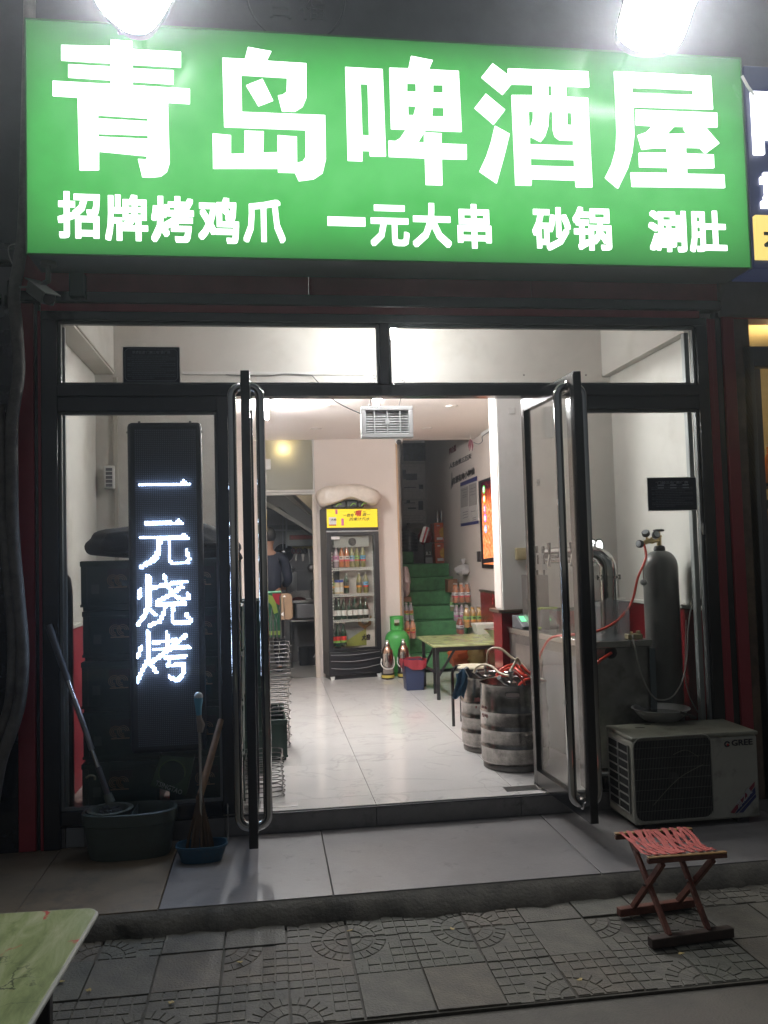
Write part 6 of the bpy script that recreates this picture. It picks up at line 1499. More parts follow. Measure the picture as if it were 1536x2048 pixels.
MB().sheet(bagrim, 48, 5).build('bin_bag', mat('red_bin_bag', (.30, .03, .04), .35, alpha=.95), t, ang=30)

# ------------------------------------------------------------------ KITCHEN
kd = mat('kitchen_tile_grey', (.15, .15, .155), .35, var=.1, vscale=4)
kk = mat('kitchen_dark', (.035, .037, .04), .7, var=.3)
KY = 6.6
box('kitchen_floor', -2.6, .2, 5.05, KY, -.1, -.001, mat('kitchen_floor_tile', (.34, .33, .31), .35, var=.1), kind='structure')
box('kitchen_wall_side', .06, .14, YW+.121, KY, 0, 3.0, kd, kind='structure')
box('kitchen_wall_left', -2.0, -1.9, YW+.121, KY, 0, 3.0, kd, kind='structure')
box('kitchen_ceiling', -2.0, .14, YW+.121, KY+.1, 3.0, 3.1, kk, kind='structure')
box('kitchen_wall_back', -2.0, .14, KY, KY+.1, 0, 3.0, mat('kitchen_back_paint', (.24, .23, .22), .7, var=.1), kind='structure')
root = thing('kitchen_tiles', None, None, kind='structure')
a = P(545, 1190, y=KY); tw_ = .40; z0 = .88
for i in range(-3, 4):
    for j in range(3):
        x0 = .02-.40*(i+1)+0.0; 
        if x0 > .05 or x0 < -1.9: continue
        box('wall_tile', x0+.002, min(x0+tw_-.002, .058), KY-.012, KY-.001, z0+.30*j+.002, z0+.30*(j+1)-.002, kd, root)
# doorway frame + frosted transom
oli = mat('pale_door_trim', (.48, .46, .42), .5)
t = thing('kitchen_door_frame', 'pale kitchen doorway frame with frosted olive panel above', 'door frame', (-.3, YW, 0))
zl = P(600, 985, y=YW).z
box('lintel', -.66, -.012, YW-.02, YW+.08, zl-.025, zl+.03, oli, t, bevel=.003); box('lintel_groove', -.66, -.013, YW-.022, YW-.0205, zl-.002, zl+.004, mat('groove', (.18, .17, .15), .6), t)
box('jamb', -.045, .004, YW-.03, YW+.10, .0, zl-.026, mat('cream_jamb', (.58, .50, .42), .5), t, bevel=.003)
box('jamb', -.66, -.62, YW-.03, YW+.10, .0, zl-.026, oli, t, bevel=.003); box('side_trim', -.03, -.012, YW-.02, YW+.08, zl+.031, ZC-.001, oli, t)
frost = bpy.data.materials.new('frosted_pane'); frost.use_nodes = True
n = frost.node_tree.nodes; l = frost.node_tree.links; pb_ = n['Principled BSDF']; pb_.inputs['Base Color'].default_value = (.30, .29, .22, 1); pb_.inputs['Roughness'].default_value = .28; pb_.inputs['Transmission Weight'].default_value = .0
tl_ = n.new('ShaderNodeBsdfTranslucent'); tl_.inputs[0].default_value = (.75, .72, .55, 1); ms_ = n.new('ShaderNodeMixShader'); ms_.inputs[0].default_value = .45; l.new(pb_.outputs[0], ms_.inputs[1]); l.new(tl_.outputs[0], ms_.inputs[2]); l.new(ms_.outputs[0], n['Material Output'].inputs[0])
box('frosted_pane', -.62, -.031, YW+.02, YW+.03, zl+.031, ZC-.001, frost, t)
p = P(566, 903, y=YW+.17)
t = thing('kitchen_lamp', 'round warm white lamp glowing behind the frosted kitchen panel', 'lamp', tuple(p))
MB().ball((p.x, YW+.09, p.z+.005), .05, 16, 1.3, .6, .9).build('globe', emat('warm_lamp', (1.0, .84, .58), 60), t); box('lamp_base', p.x-.05, p.x+.05, YW+.125, YW+.15, p.z+.05, p.z+.08, white_pl, t)
a = P(539, 936, y=YW-.03); box('wall_box', a.x-.05, a.x+.015, YW-.06, YW-.031, a.z-.02, a.z+.10, white_pl, bevel=.004, label='small white box fixed at the left of the frosted kitchen panel', cat='wall box')
# underside of the stair flight
t = thing('stair_soffit', 'dark sloping underside of the stair flight inside the kitchen', 'stair underside', (-.2, 5.7, 2))
def kp(pts, Y): return [P(u, v, y=Y) for u, v in pts]
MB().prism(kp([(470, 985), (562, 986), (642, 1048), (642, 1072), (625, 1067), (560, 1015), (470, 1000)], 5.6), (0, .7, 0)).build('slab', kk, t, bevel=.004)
MB().prism(kp([(500, 992), (560, 1028), (628, 1070), (628, 1062), (560, 1018), (500, 984)], 5.58), (0, .02, 0)).build('pale_edge', mat('soffit_edge', (.14, .14, .135), .7), t)
MB().prism(kp([(588, 987), (642, 986), (642, 1038)], 5.62), (0, .5, 0)).build('wall_above', mat('cream_soffit', (.42, .38, .30), .6), t)
b = MB(); b.tube([P(566, 1000, y=6.4), P(566, 1100, y=6.4)], .008, 6); b.tube([P(548, 1060, y=6.4), P(640, 1062, y=6.4)], .01, 6); b.tube([P(573, 1030, y=6.38), P(573, 1095, y=6.38)], .012, 6)
b.build('pipework', greymet, label='thin grey pipes on the wall behind the kitchen distribution box', cat='pipes')
a, c = P(574, 1092, y=6.3), P(637, 1062, y=6.3)
t = thing('distribution_box', 'grey electrical box with red warning text high in the kitchen', 'electrical box', (a.x, 6.3, a.z))
box('box', a.x, c.x, 6.3, 6.5, a.z, c.z, mat('box_grey', (.22, .23, .21), .5), t, bevel=.004); e, f = P(579, 1080, y=6.298), P(633, 1069, y=6.298); box('warning_plate', e.x, f.x, 6.296, 6.2985, e.z, f.z, mat('plate_red', (.20, .06, .05), .5), t)
text('warning_text', '有电危险请勿靠近', mat('text_red', (.40, .05, .04), .5), t, (e.x+.02, 6.2955, e.z+.015), (f.x-e.x-.04, 0, 0), (0, 0, (f.z-e.z)*.6), depth=.001, bold=.02)
a, c = P(583, 1099, y=6.5), P(628, 1092, y=6.5)
t = thing('knife_rail', 'yellow rail with hanging scissors and ladle on kitchen wall', 'utensil rail', (a.x, 6.5, a.z)); box('rail', a.x, c.x, 6.5, 6.53, a.z, c.z, mat('yellow_rail', (.42, .33, .10), .5), t)
def ring(n_, u, v, ru, Y, r, m, lb, par=None):
    c_ = P(u, v, y=Y); R_ = abs(P(u+ru, v, y=Y).x-c_.x); b = MB(); b.tube([(c_.x+R_*math.cos(a_), Y, c_.z+R_*1.2*math.sin(a_)) for a_ in [2*PI*i/12 for i in range(12)]], r, 6, closed=True); return b
def scissors(u, v, col, lb):
    c_ = P(u, v, y=6.47); t = thing('scissors', lb, 'scissors', tuple(c_), 'utensils hanging on the kitchen rail')
    b = ring('', u-4.5, v-6, 4, 6.47, .008, col, ''); b2 = ring('', u+4.5, v-6, 4, 6.47, .008, col, ''); b.add(b2.v, b2.f); b.build('handles', col, t)
    b = MB(); q = P(u, v+14, y=6.47); b.beam(c_+Vector((-.012, 0, 0)), q+Vector((-.004, 0, 0)), .004, .012, (1, 0, 0)); b.beam(c_+Vector((.012, 0, 0)), q+Vector((.004, 0, 0)), .004, .012, (1, 0, 0)); b.build('blades', steel, t)
scissors(592, 1108, mat('dull_red_handle', (.12, .03, .03), .5), 'red handled scissors hanging on the kitchen rail'); scissors(606, 1108, black_mat, 'black handled scissors hanging on the kitchen rail')
t = thing('ladle', 'steel ladle with round bowl hanging on the kitchen rail', 'ladle', tuple(P(618, 1100, y=6.45))); b = MB(); b.beam(P(617, 1097, y=6.46), P(620, 1128, y=6.46), .012, .006, (0, 1, 0)); b.build('handle', steel, t)
c_ = P(624, 1135, y=6.46); MB().ball(c_, .062, 16, 1, .5, .85).build('bowl', steel_dark, t)
t = thing('kitchen_knife', 'short black handled knife hanging right of the ladle', 'knife', tuple(P(625, 1102, y=6.48))); MB().beam(P(625.5, 1095, y=6.48), P(625.5, 1112, y=6.48), .018, .012, (0, 1, 0)).build('handle', black_mat, t)
t = thing('wok', 'round dark wok hanging on the kitchen wall behind the cook', 'wok', tuple(P(566, 1105, y=6.45))); c_ = P(567, 1107, y=6.50); MB().lathe(c_, [(.13, 0), (.11, .03), (.06, .055), (.01, .062)], 28, ax=(0, -1, 0)).build('pan', black_al, t)
b = MB(); b.tube([(c_.x+.132*math.cos(a_), 6.497, c_.z+.132*math.sin(a_)) for a_ in [2*PI*i/24 for i in range(24)]], .005, 6, closed=True); b.build('rim', steel_dark, t)
# sink
zs = P(610, 1200, y=6.0).z
t = thing('kitchen_sink', 'stainless sink table with deep bowl and legs in the kitchen', 'sink', (-.1, 6.0, 0))
xa, xb = P(575, 1200, y=5.95).x, .055
box('worktop', xa, xb, 5.95, 6.45, zs-.035, zs, steel, t, bevel=.003); box('splashback', xa, xb, 6.451, 6.47, zs, zs+.10, steel, t); box('bowl', xa+.10, xb-.005, 5.97, 6.35, P(610, 1238, y=5.97).z, zs-.036, mat('sink_bowl', (.22, .22, .23), .35, metal=.7), t, bevel=.02)
box('lower_rail', xa+.03, xb, 5.96, 5.98, P(610, 1241, y=5.97).z-.012, P(610, 1241, y=5.97).z+.008, steel, t)
for x_ in (xa+.035, xb-.03): MB().tube([(x_, 5.985, 0), (x_, 5.985, zs-.036)], .014, 10).build('leg', steel_dark, t)
c_ = P(623, 1198, y=6.3); b = MB(); b.tube(smooth_path([(c_.x, 6.3, zs), (c_.x, 6.3, zs+.19), (c_.x+.015, 6.28, zs+.235), (c_.x+.035, 6.26, zs+.215), (c_.x+.04, 6.25, zs+.17)], 4), .011, 10); b.build('tap', steel, t)
t = thing('red_cloth', 'dark red cloth lying at the back of the sink', 'cloth', (xa+.12, 6.2, zs)); MB().lathe((xa+.14, 6.15, zs+.001), [(.10, 0), (.08, .02), (.03, .035)], 9, sy=.4).build('cloth', mat('dark_red_cloth', (.06, .012, .012), .9), t)
t = thing('wall_bag', 'pale plastic bag hanging on the kitchen tiles', 'bag', tuple(P(584, 1160, y=6.4)))
MB().sheet(lambda u, v: P(574+u*20, 1146+v*38+3*math.sin(u*6), y=6.45-.05*math.sin(u*PI)*math.sin(v*PI)), 8, 8).build('bag', mat('bag_grey', (.34, .34, .34), .4), t, solid=.003, ang=180)
t = thing('wall_utensils', 'small pot lid and beaters hanging on the kitchen tiles', 'utensils', tuple(P(588, 1140, y=6.5)))
c_ = P(583, 1138, y=6.5); MB().lathe(c_, [(.045, 0), (.045, .012), (.012, .02), (.01, .04)], 16).build('lid', steel, t); b = ring('', 588, 1149, 4, 6.5, .004, steel, ''); b.build('beater', steel, t); MB().beam(P(577, 1138, y=6.42), P(583, 1160, y=6.42), .02, .012, (0, 1, 0)).build('wooden_handle', oli, t)
# bottle + clutter under the sink
t = thing('detergent_jug', 'white and grey plastic jug on the kitchen floor', 'jug', tuple(P(597, 1322, y=5.7))); q = P(597, 1322, z=0)
hh = .30; MB().lathe((q.x, q.y, .001), [(.045, 0), (.05, .01), (.05, .13)], 20).build('lower_body', mat('grey_liquid', (.13, .12, .15), .3), t); MB().lathe((q.x, q.y, .131), [(.05, 0), (.05, .06), (.046, .09), (.02, .11), (.015, .15), (.018, .155)], 20).build('upper_body', mat('pale_plastic', (.42, .41, .40), .4), t)
t = thing('floor_buckets', 'dark buckets stored under the kitchen sink', 'buckets', (-.05, 6.1, 0))
for (u, r_) in ((612, .07), (628, .075), (606, .05)):
    q = P(u, 1318, y=6.05); MB().lathe((q.x, 6.12+r_, .001), [(r_*.8, 0), (r_, .22), (r_*1.05, .225)], 18).build('bucket', kk, t)
b = MB(); b.tube(smooth_path([P(627, 1315, y=5.75), P(633, 1305, y=5.75), P(638, 1290, y=5.8), P(640, 1278, y=5.85)]), .008, 6); b.build('waste_pipe', mat('pale_pipe', (.4, .4, .4), .4), label='pale curved waste pipe under the sink', cat='pipe')
t = thing('thermos_flask', 'tall steel flask with yellow base behind the kitchen door jamb', 'thermos', tuple(P(641, 1330, y=5.6))); q = P(640, 1325, z=0)
MB().lathe((q.x, q.y, .001), [(.05, 0), (.052, .05)], 18).build('base', MATS['yellow_band'], t); MB().lathe((q.x, q.y, .052), [(.048, 0), (.048, .20), (.02, .27), (.02, .30)], 18).build('body', ts_, t)
# the cook, seen from behind
def skinned(name, joints, edges, m, parent, sub=2):
    me = bpy.data.meshes.new(name); off = woff(parent); me.from_pydata([Vector(j[:3])-off for j in joints], edges, []); o = bpy.data.objects.new(name, me); COL.objects.link(o); o.parent = parent; me.materials.append(m)
    md = o.modifiers.new('skin', 'SKIN'); md.use_smooth_shade = True
    for v, j in zip(me.skin_vertices[0].data, joints): v.radius = (j[3], j[4] if len(j) > 4 else j[3]); v.use_root = False
    me.skin_vertices[0].data[0].use_root = True
    s = o.modifiers.new('s', 'SUBSURF'); s.levels = s.render_levels = sub; return o
px, py = P(545, 1200, y=5.55).x-.03, 5.55
skin_m = mat('skin', (.42, .22, .14), .5); 
pe = thing('person', 'person in a dark navy jacket standing with back turned in the kitchen', 'person', (px, py, 0))
J = [(0, 0, .92, .12, .09), (0, 0, 1.08, .115, .085), (0, .01, 1.26, .14, .09), (0, .01, 1.37, .09, .06), (0, 0, 1.44, .05), (0, .015, 1.50, .052), (0, .03, 1.58, .078, .088), (0, .03, 1.66, .06, .07),
     (.09, 0, .86, .08), (.10, 0, .48, .055), (.10, .01, .09, .035), (.10, .12, .03, .034), (-.09, 0, .86, .08), (-.10, 0, .48, .055), (-.10, .01, .09, .035), (-.10, .12, .03, .034),
     (.17, .01, 1.36, .05), (.21, .02, 1.08, .038), (.17, .24, 1.02, .026), (-.17, .01, 1.36, .05), (-.21, .02, 1.08, .038), (-.17, .24, 1.02, .026)]
E = [(0, 1), (1, 2), (2, 3), (3, 4), (4, 5), (5, 6), (6, 7), (0, 8), (8, 9), (9, 10), (10, 11), (0, 12), (12, 13), (13, 14), (14, 15), (3, 16), (16, 17), (17, 18), (3, 19), (19, 20), (20, 21)]
def sh_(J, k=1): return [(px+j[0], py+j[1], j[2]+.0, *(r*k for r in j[3:])) for j in J]
for s_, b_ in ((1, 18), (-1, 21)):
    w0 = J[b_]; base = len(J)
    J.append((w0[0]-s_*.005, w0[1]+.05, w0[2]-.01, .026, .016)); E.append((b_, base))
    for k, (dx, ln) in enumerate(((-.022, .062), (-.008, .072), (.008, .068), (.022, .055))):
        i0 = len(J); J.append((w0[0]+dx, w0[1]+.085, w0[2]-.018, .0085)); J.append((w0[0]+dx, w0[1]+.085+ln*.5, w0[2]-.035, .008)); J.append((w0[0]+dx, w0[1]+.085+ln*.75, w0[2]-.065, .007)); E += [(base, i0), (i0, i0+1), (i0+1, i0+2)]
    i0 = len(J); J.append((w0[0]-s_*.035, w0[1]+.06, w0[2]-.02, .010)); J.append((w0[0]-s_*.045, w0[1]+.09, w0[2]-.04, .009)); E += [(base, i0), (i0, i0+1)]
skinned('body', sh_(J), E, skin_m, pe)
jk = mat('navy_jacket', (.012, .016, .032), .75, var=.25, vscale=14)
skinned('jacket', sh_([(0, 0, .90, .150, .115), (0, 0, 1.08, .15, .11), (0, .01, 1.26, .165, .11), (0, .01, 1.375, .10, .075), (0, .0, 1.42, .062), (.17, .01, 1.35, .072), (.225, .02, 1.08, .058), (.18, .21, 1.02, .045), (-.17, .01, 1.35, .072), (-.225, .02, 1.08, .058), (-.18, .21, 1.02, .045)]),
        [(0, 1), (1, 2), (2, 3), (3, 4), (3, 5), (5, 6), (6, 7), (3, 8), (8, 9), (9, 10)], jk, pe)
skinned('trousers', sh_([(0, 0, .93, .14, .105), (.085, 0, .82, .095), (.10, 0, .48, .078), (.10, .01, .08, .062), (-.085, 0, .82, .095), (-.10, 0, .48, .078), (-.10, .01, .08, .062)]), [(0, 1), (1, 2), (2, 3), (0, 4), (4, 5), (5, 6)], mat('dark_trousers', (.01, .01, .014), .8), pe)
MB().ball((px, py+.025, 1.625), .102, 16, .88, 1.0, 1.0).build('hair', black_mat, pe)
for s_ in (1, -1): MB().ball((px+s_*.10, py+.07, .035), .05, 10, .9, 2.4, .7).build('shoe', black_mat, pe)

# ------------------------------------------------------------------ AIR CONDITIONER OUTDOOR UNIT
acm = mat('aged_white_metal', (.34, .335, .285), .45, var=.1, vscale=6, dirt=(.07, .066, .05), dscale=5, damt=.35, bump=.05)
act = mat('ac_top_metal', (.20, .20, .155), .45, var=.15, vscale=9, dirt=(.06, .055, .035), dscale=7, damt=.5)
Yf = -.385; x0 = P(1272, 1650, y=Yf).x; x1 = P(1523, 1630, y=Yf).x; y1 = -.042; z0 = -.085; z1 = P(1270, 1476, y=Yf).z
ac = thing('air_conditioner', 'dirty white outdoor air conditioner unit marked GREE beside the right door', 'air conditioner', ((x0+x1)/2, Yf, -.11))
box('casing', x0, x1, Yf+.006, y1, z0, z1-.022, acm, ac, bevel=.012)
box('top_cover', x0-.004, x1+.004, Yf-.001, y1+.004, z1-.021, z1, act, ac, bevel=.007)
for xx in (x0+.06, x1-.12): box('foot', xx, xx+.06, Yf+.02, y1-.02, -.109, z0, black_mat, ac)
xg0, xg1 = P(1268, 1550, y=Yf).x, P(1425, 1550, y=Yf).x; zg0, zg1 = P(1350, 1640, y=Yf).z, P(1350, 1472, y=Yf).z
cgx, cgz = (xg0+xg1)/2, (zg0+zg1)/2; hw, hh = (xg1-xg0)/2, (zg1-zg0)/2
def rrect(cx, cz, hw, hh, r, n=5):
    o = []
    for sx_, sz_, a0 in ((1, 1, 0), (-1, 1, PI/2), (-1, -1, PI), (1, -1, 1.5*PI)):
        for i in range(n+1): a_ = a0+PI/2*i/n; o.append((cx+sx_*(hw-r)+r*math.cos(a_), cz+sz_*(hh-r)+r*math.sin(a_)))
    return o
rp = rrect(cgx, cgz, hw, hh, .05)
MB().prism([(x, Yf+.0055, z) for x, z in rp], (0, -.002, 0)).build('fan_recess', mat('recess_black', (.006, .006, .006), .9), ac)
b = MB(); b.tube([(x, Yf, z) for x, z in rp], .0045, 6, closed=True); b.build('grille_rim', acm, ac)
def chord(x):
    best = []
    n = len(rp)
    for i in range(n):
        (xa, za), (xb, zb) = rp[i], rp[(i+1) % n]
        if (xa-x)*(xb-x) <= 0 and abs(xa-xb) > 1e-9: best.append(za+(zb-za)*(x-xa)/(xb-xa))
    return (min(best), max(best)) if len(best) > 1 else None
wm = mat('grille_wire', (.12, .125, .115), .5, dirt=(.04, .04, .035), dscale=6, damt=.6)
NW = 52
for k in range(1, NW):
    x = cgx-hw+2*hw*k/NW; c_ = chord(x)
    if c_: MB().tube([(x, Yf-.004, c_[0]), (x, Yf-.004, c_[1])], .0014, 4).build('grille_wire', wm, ac)
for k in range(1, 8):
    z = cgz-hh+2*hh*k/8; MB().tube([(cgx-hw+.002, Yf-.0015, z), (cgx+hw-.002, Yf-.0015, z)], .0016, 4).build('cross_wire', wm, ac)
fanm = mat('fan_plastic', (.03, .03, .03), .5); fn = MB(); fn.lathe((cgx, Yf+.0034, cgz), [(.03, 0), (.028, .001)], 16, ax=(0, -1, 0)); fn.build('fan_hub', fanm, ac)
b = MB()
for (pa, pb_) in (((.0, .12), (.14, .10)), ((-.12, -.13), (.16, .06))): b.tube(smooth_path([(cgx+pa[0], Yf-.0065, cgz+pa[1]), (cgx+(pa[0]+pb_[0])/2, Yf-.0065, cgz+(pa[1]+pb_[1])/2+.03), (cgx+pb_[0], Yf-.0065, cgz+pb_[1])]), .0014, 4)
b.build('stray_straw', mat('straw', (.2, .2, .16), .7), ac)
# side grille
sy0, sy1 = Yf+.05, y1-.03; sz0_, sz1_ = z0+.05, z1-.05
box('side_recess', x0-.003, x0-.0005, sy0, sy1, sz0_, sz1_, MATS['recess_black'], ac)
b = MB()
for k in range(9): z = sz0_+(sz1_-sz0_)*k/8; b.box(x0-.009, x0-.003, sy0-.004, sy1+.004, z-.003, z+.003)
for k in range(3): y = sy0+(sy1-sy0)*k/2; b.box(x0-.0092, x0-.0028, y-.003, y+.003, sz0_-.003, sz1_+.003)
b.build('side_grille', mat('grille_white', (.24, .24, .22), .5), ac)
dk = mat('logo_dark', (.012, .012, .02), .4)
text('lettering', 'GREE', dk, ac, P(1463, 1492, y=Yf+.004), P(1505, 1489, y=Yf+.004)-P(1463, 1492, y=Yf+.004), (0, 0, .031), depth=.002, bold=.02)
c_ = P(1454, 1488, y=Yf+.005); b = MB(); b.tube([(c_.x+.013*math.cos(a_), Yf+.003, c_.z+.012*math.sin(a_)) for a_ in [PI*.1+PI*1.75*i/14 for i in range(15)]], .004, 6); b.build('logo', dk, ac)
b = MB(); b.lathe((c_.x+.003, Yf+.0045, c_.z-.004), [(.006, 0), (.006, .003)], 10, ax=(0, -1, 0)); b.build('logo_red', LB['red'], ac)
def strip(pts, m, n_='sticker_band', y=Yf+.0045): return MB().prism([P(u, v, y=y) for u, v in pts], (0, -.0015, 0)).build(n_, m, ac)
strip([(1461, 1625), (1468, 1627), (1509, 1572), (1509, 1563)], mat('sticker_red', (.20, .02, .04), .5)); strip([(1470, 1627), (1475, 1625), (1511, 1586), (1510, 1574)], mat('sticker_blue', (.015, .02, .11), .5)); strip([(1478, 1625), (1486, 1625), (1512, 1594), (1511, 1588)], MATS['sticker_blue'])
text('sticker_text', '凉之夏', mat('sticker_white', (.4, .4, .4), .5), ac, P(1478, 1618, y=Yf+.001), P(1505, 1584, y=Yf+.001)-P(1478, 1618, y=Yf+.001), Vector((-.02, 0, .03)), depth=.001, bold=.02)
b = MB()
for (u, v, r_) in ((1262, 1446, .02), (1280, 1455, .03), (1295, 1449, .02)):
    q = P(u, v, z=z1+.0005); b.lathe((q.x, q.y, z1+.0003), [(r_, 0), (r_*.9, .0012)], 9, sy=.5)
b.build('dried_leaf', mat('wet_leaf', (.03, .025, .012), .6), ac)
# basin
q = P(1322, 1440, z=z1); bR = abs(P(1376, 1420, y=q.y).x-P(1268, 1420, y=q.y).x)/2
t = thing('steel_basin', 'shallow stainless steel basin resting on the air conditioner', 'basin', (q.x, q.y, z1))
MB().lathe((q.x, q.y-.0, z1+.0015), [(bR*.55, 0), (bR*.62, .004), (bR*.80, .03), (bR*.93, .062), (bR, .066), (bR*1.0, .069), (bR*.92, .067), (bR*.78, .03), (bR*.6, .007), (.001, .006)], 44).build('basin', mat('basin_steel', (.42, .42, .41), .42, metal=.45, var=.12), t)
MB().lathe((q.x, q.y, z1+.040), [(bR*.80, 0), (.001, .0005)], 40, capb=False).build('water', mat('water', (.06, .065, .06), .06, spec=.7), t)
b = MB(); b.beam(P(1360, 1424, y=-.13), P(1392, 1436, y=-.16), .02, .012); b.build('wood_stick', mat('dark_stick', (.03, .025, .02), .8), label='short dark stick lying on the unit behind the basin', cat='stick')

# ------------------------------------------------------------------ FOLDING STOOL
wood = mat('worn_red_wood', (.13, .042, .025), .55, var=.35, vscale=20, bump=.2, bscale=80); woodl = mat('pale_worn_wood', (.33, .19, .08), .5, var=.25, vscale=25); wd = mat('dark_foot_wood', (.045, .028, .02), .7, var=.4, vscale=12)
ms = thing('folding_stool', 'small folding stool with woven red strap seat and worn wooden legs', 'stool', (1.05, -1.25, -.19))
zg = -.175
fF = [P(1300, 1885, z=zg), P(1463, 1862, z=zg)]; fB = [P(1237, 1824, z=zg), P(1386, 1804, z=zg)]
yF = fF[0].y+.03; yB_ = fB[0].y-.02
rF = [P(1295, 1722, y=yF), P(1452, 1701, y=yF)]; zr = (rF[0].z+rF[1].z)/2; rF = [Vector((rF[0].x, yF, zr)), Vector((rF[1].x, yF, zr))]
rB = [P(1232, 1672, z=zr), P(1381, 1657, z=zr)]; yb = (rB[0].y+rB[1].y)/2; rB = [Vector((rB[0].x, yb, zr)), Vector((rB[1].x, yb, zr))]
def bm_(n_, a, c, w_, h_, m, up=(0, 0, 1)): return MB().beam(a, c, w_, h_, up).build(n_, m, ms, bevel=.003)
bm_('front_foot', fF[0], fF[1], .038, .036, wd); bm_('rear_foot', fB[0], fB[1], .034, .032, wood)
bm_('front_rail', rF[0]-Vector((0, 0, .009)), rF[1]-Vector((0, 0, .009)), .020, .018, wood); bm_('rear_rail', rB[0]-Vector((0, 0, .009)), rB[1]-Vector((0, 0, .009)), .020, .018, wood)
bm_('front_batten', rF[0]+Vector((0, -.002, .0055)), rF[1]+Vector((0, -.002, .0035)), .020, .007, woodl); bm_('rear_batten', rB[0]+Vector((0, 0, .0055)), rB[1]+Vector((0, 0, .0035)), .020, .007, woodl)
def lerp(a, c, t_): return a+(c-a)*t_
for (ta, tb) in ((.20, .24), (.74, .72)):
    bm_('leg', lerp(rB[0], rB[1], ta)-Vector((0, 0, .02)), lerp(fF[0], fF[1], tb)+Vector((0, 0, .012)), .026, .018, wood, (1, 0, 0))
for (ta, tb) in ((.16, .19), (.80, .80)):
    bm_('leg', lerp(rF[0], rF[1], ta+.03)-Vector((0, 0, .02)), lerp(fB[0], fB[1], tb)+Vector((0, 0, .012)), .026, .018, wood, (1, 0, 0))
for s_ in (.2, .76):
    c_ = (lerp(rB[0], rB[1], s_)+lerp(fF[0], fF[1], s_)+lerp(rF[0], rF[1], s_)+lerp(fB[0], fB[1], s_))/4; MB().tube([c_-Vector((.022, 0, 0)), c_+Vector((.04, 0, 0))], .006, 8).build('pivot_bolt', steel_dark, ms)
strap = mat('faded_red_strap', (.46, .105, .09), .6, var=.25, vscale=30, bump=.15, bscale=120)
random.seed(17); NS = 17
for k in range(NS):
    u = .07+.86*(k+.5)/NS; u2 = .02+.86*(k+.5)/NS+rnd(-.012, .012); a, c = lerp(rB[0], rB[1], u), lerp(rF[0], rF[1], u2)
    pts = []; nseg = 8; ph = rnd(0, 6)
    for i in range(nseg+1):
        s_ = i/nseg; q = lerp(a, c, s_); q.z += .0125-.018*math.sin(PI*s_)+.0015*math.sin(ph+s_*9); q.x += .0065*math.sin(ph+s_*7); pts.append(q)
    w0 = .36/NS*.80*.5
    b = MB(); v_ = []; 
    for i, q in enumerate(pts):
        ww = w0*(.66+.36*math.sin(ph+i*1.5)**2) if 0 < i < nseg else w0*.9
        v_ += [q+Vector((-ww, 0, 0)), q+Vector((ww, 0, 0))]
    b.add(v_, [(2*i, 2*i+1, 2*i+3, 2*i+2) for i in range(nseg)]); b.build('strap', strap, ms, solid=.002, ang=60)
for k in range(4):
    s_ = .2+.2*k; a, c = lerp(rB[0], rF[0], s_), lerp(rB[1], rF[1], s_); pts = []
    for i in range(17): q = lerp(a, c, .08+.84*i/16); q.z += .010-.018*math.sin(PI*s_)+(.003 if (i+k) % 2 else -.002); pts.append(q)
    b = MB(); v_ = []
    for i, q in enumerate(pts): ww = .0045; v_ += [q+Vector((0, -ww, 0)), q+Vector((0, ww, 0))]
    b.add(v_, [(2*i, 2*i+1, 2*i+3, 2*i+2) for i in range(16)]); b.build('cross_strap', strap, ms, solid=.002, ang=60)

# ------------------------------------------------------------------ MOP BUCKET, MOP, BROOM TUB
bk = mat('green_grey_bucket', (.060, .078, .064), .5, var=.15, vscale=6, dirt=(.055, .055, .04), dscale=5, damt=.35)
bkr = mat('bucket_rim', (.11, .12, .095), .5, var=.2)
Yb_ = -.16; xa, xb = P(165, 1640, y=Yb_).x, P(355, 1620, y=Yb_).x; zt = P(250, 1618, y=Yb_).z
mbk = thing('mop_bucket', 'oval dark grey green mop bucket with spin basket outside left window', 'mop bucket', ((xa+xb)/2, Yb_, -.11))
cx_, hw = (xa+xb)/2, (xb-xa)/2; dp = .125
def oval(s, z, n=36): return [(cx_+hw*s*math.copysign(abs(math.cos(2*PI*i/n))**.75, math.cos(2*PI*i/n)), Yb_+dp*s*math.copysign(abs(math.sin(2*PI*i/n))**.75, math.sin(2*PI*i/n)), z) for i in range(n)]
b = MB(); lv = [oval(.84, -.109), oval(.87, -.08), oval(.95, zt-.07), oval(.955, zt-.06), oval(1.0, zt-.055), oval(1.0, zt), oval(.93, zt+.004), oval(.90, zt-.01), oval(.84, -.07)]
for q in lv: b.v += [Vector(p_) for p_ in q]
n = 36
for j in range(len(lv)-1):
    for i in range(n): b.f.append((j*n+i, j*n+(i+1) % n, (j+1)*n+(i+1) % n, (j+1)*n+i))
b.f.append(tuple(range(n))[::-1]); b.f.append(tuple((len(lv)-1)*n+i for i in range(n))); b.build('tub', bk, mbk)
sxc = cx_-hw*.42
MB().lathe((sxc, Yb_, zt-.05), [(.085, 0), (.105, .052), (.112, .058), (.088, .058), (.070, .0)], 28, capb=True, capt=False).build('spin_basket', bkr, mbk)
MB().tube(smooth_path([P(172, 1556, y=Yb_), P(180, 1551, y=Yb_), P(189, 1553, y=Yb_), P(190, 1560, y=Yb_)]), .006, 6).build('spout_clip', mat('yellowish_clip', (.16, .15, .09), .5), mbk)
box('divider', cx_+hw*.08, cx_+hw*.10, Yb_-dp*.85, Yb_+dp*.85, zt-.09, zt-.004, bk, mbk)
mop = thing('spin_mop', 'telescopic mop with steel shaft leaning in the mop bucket', 'mop', (sxc, Yb_, zt))
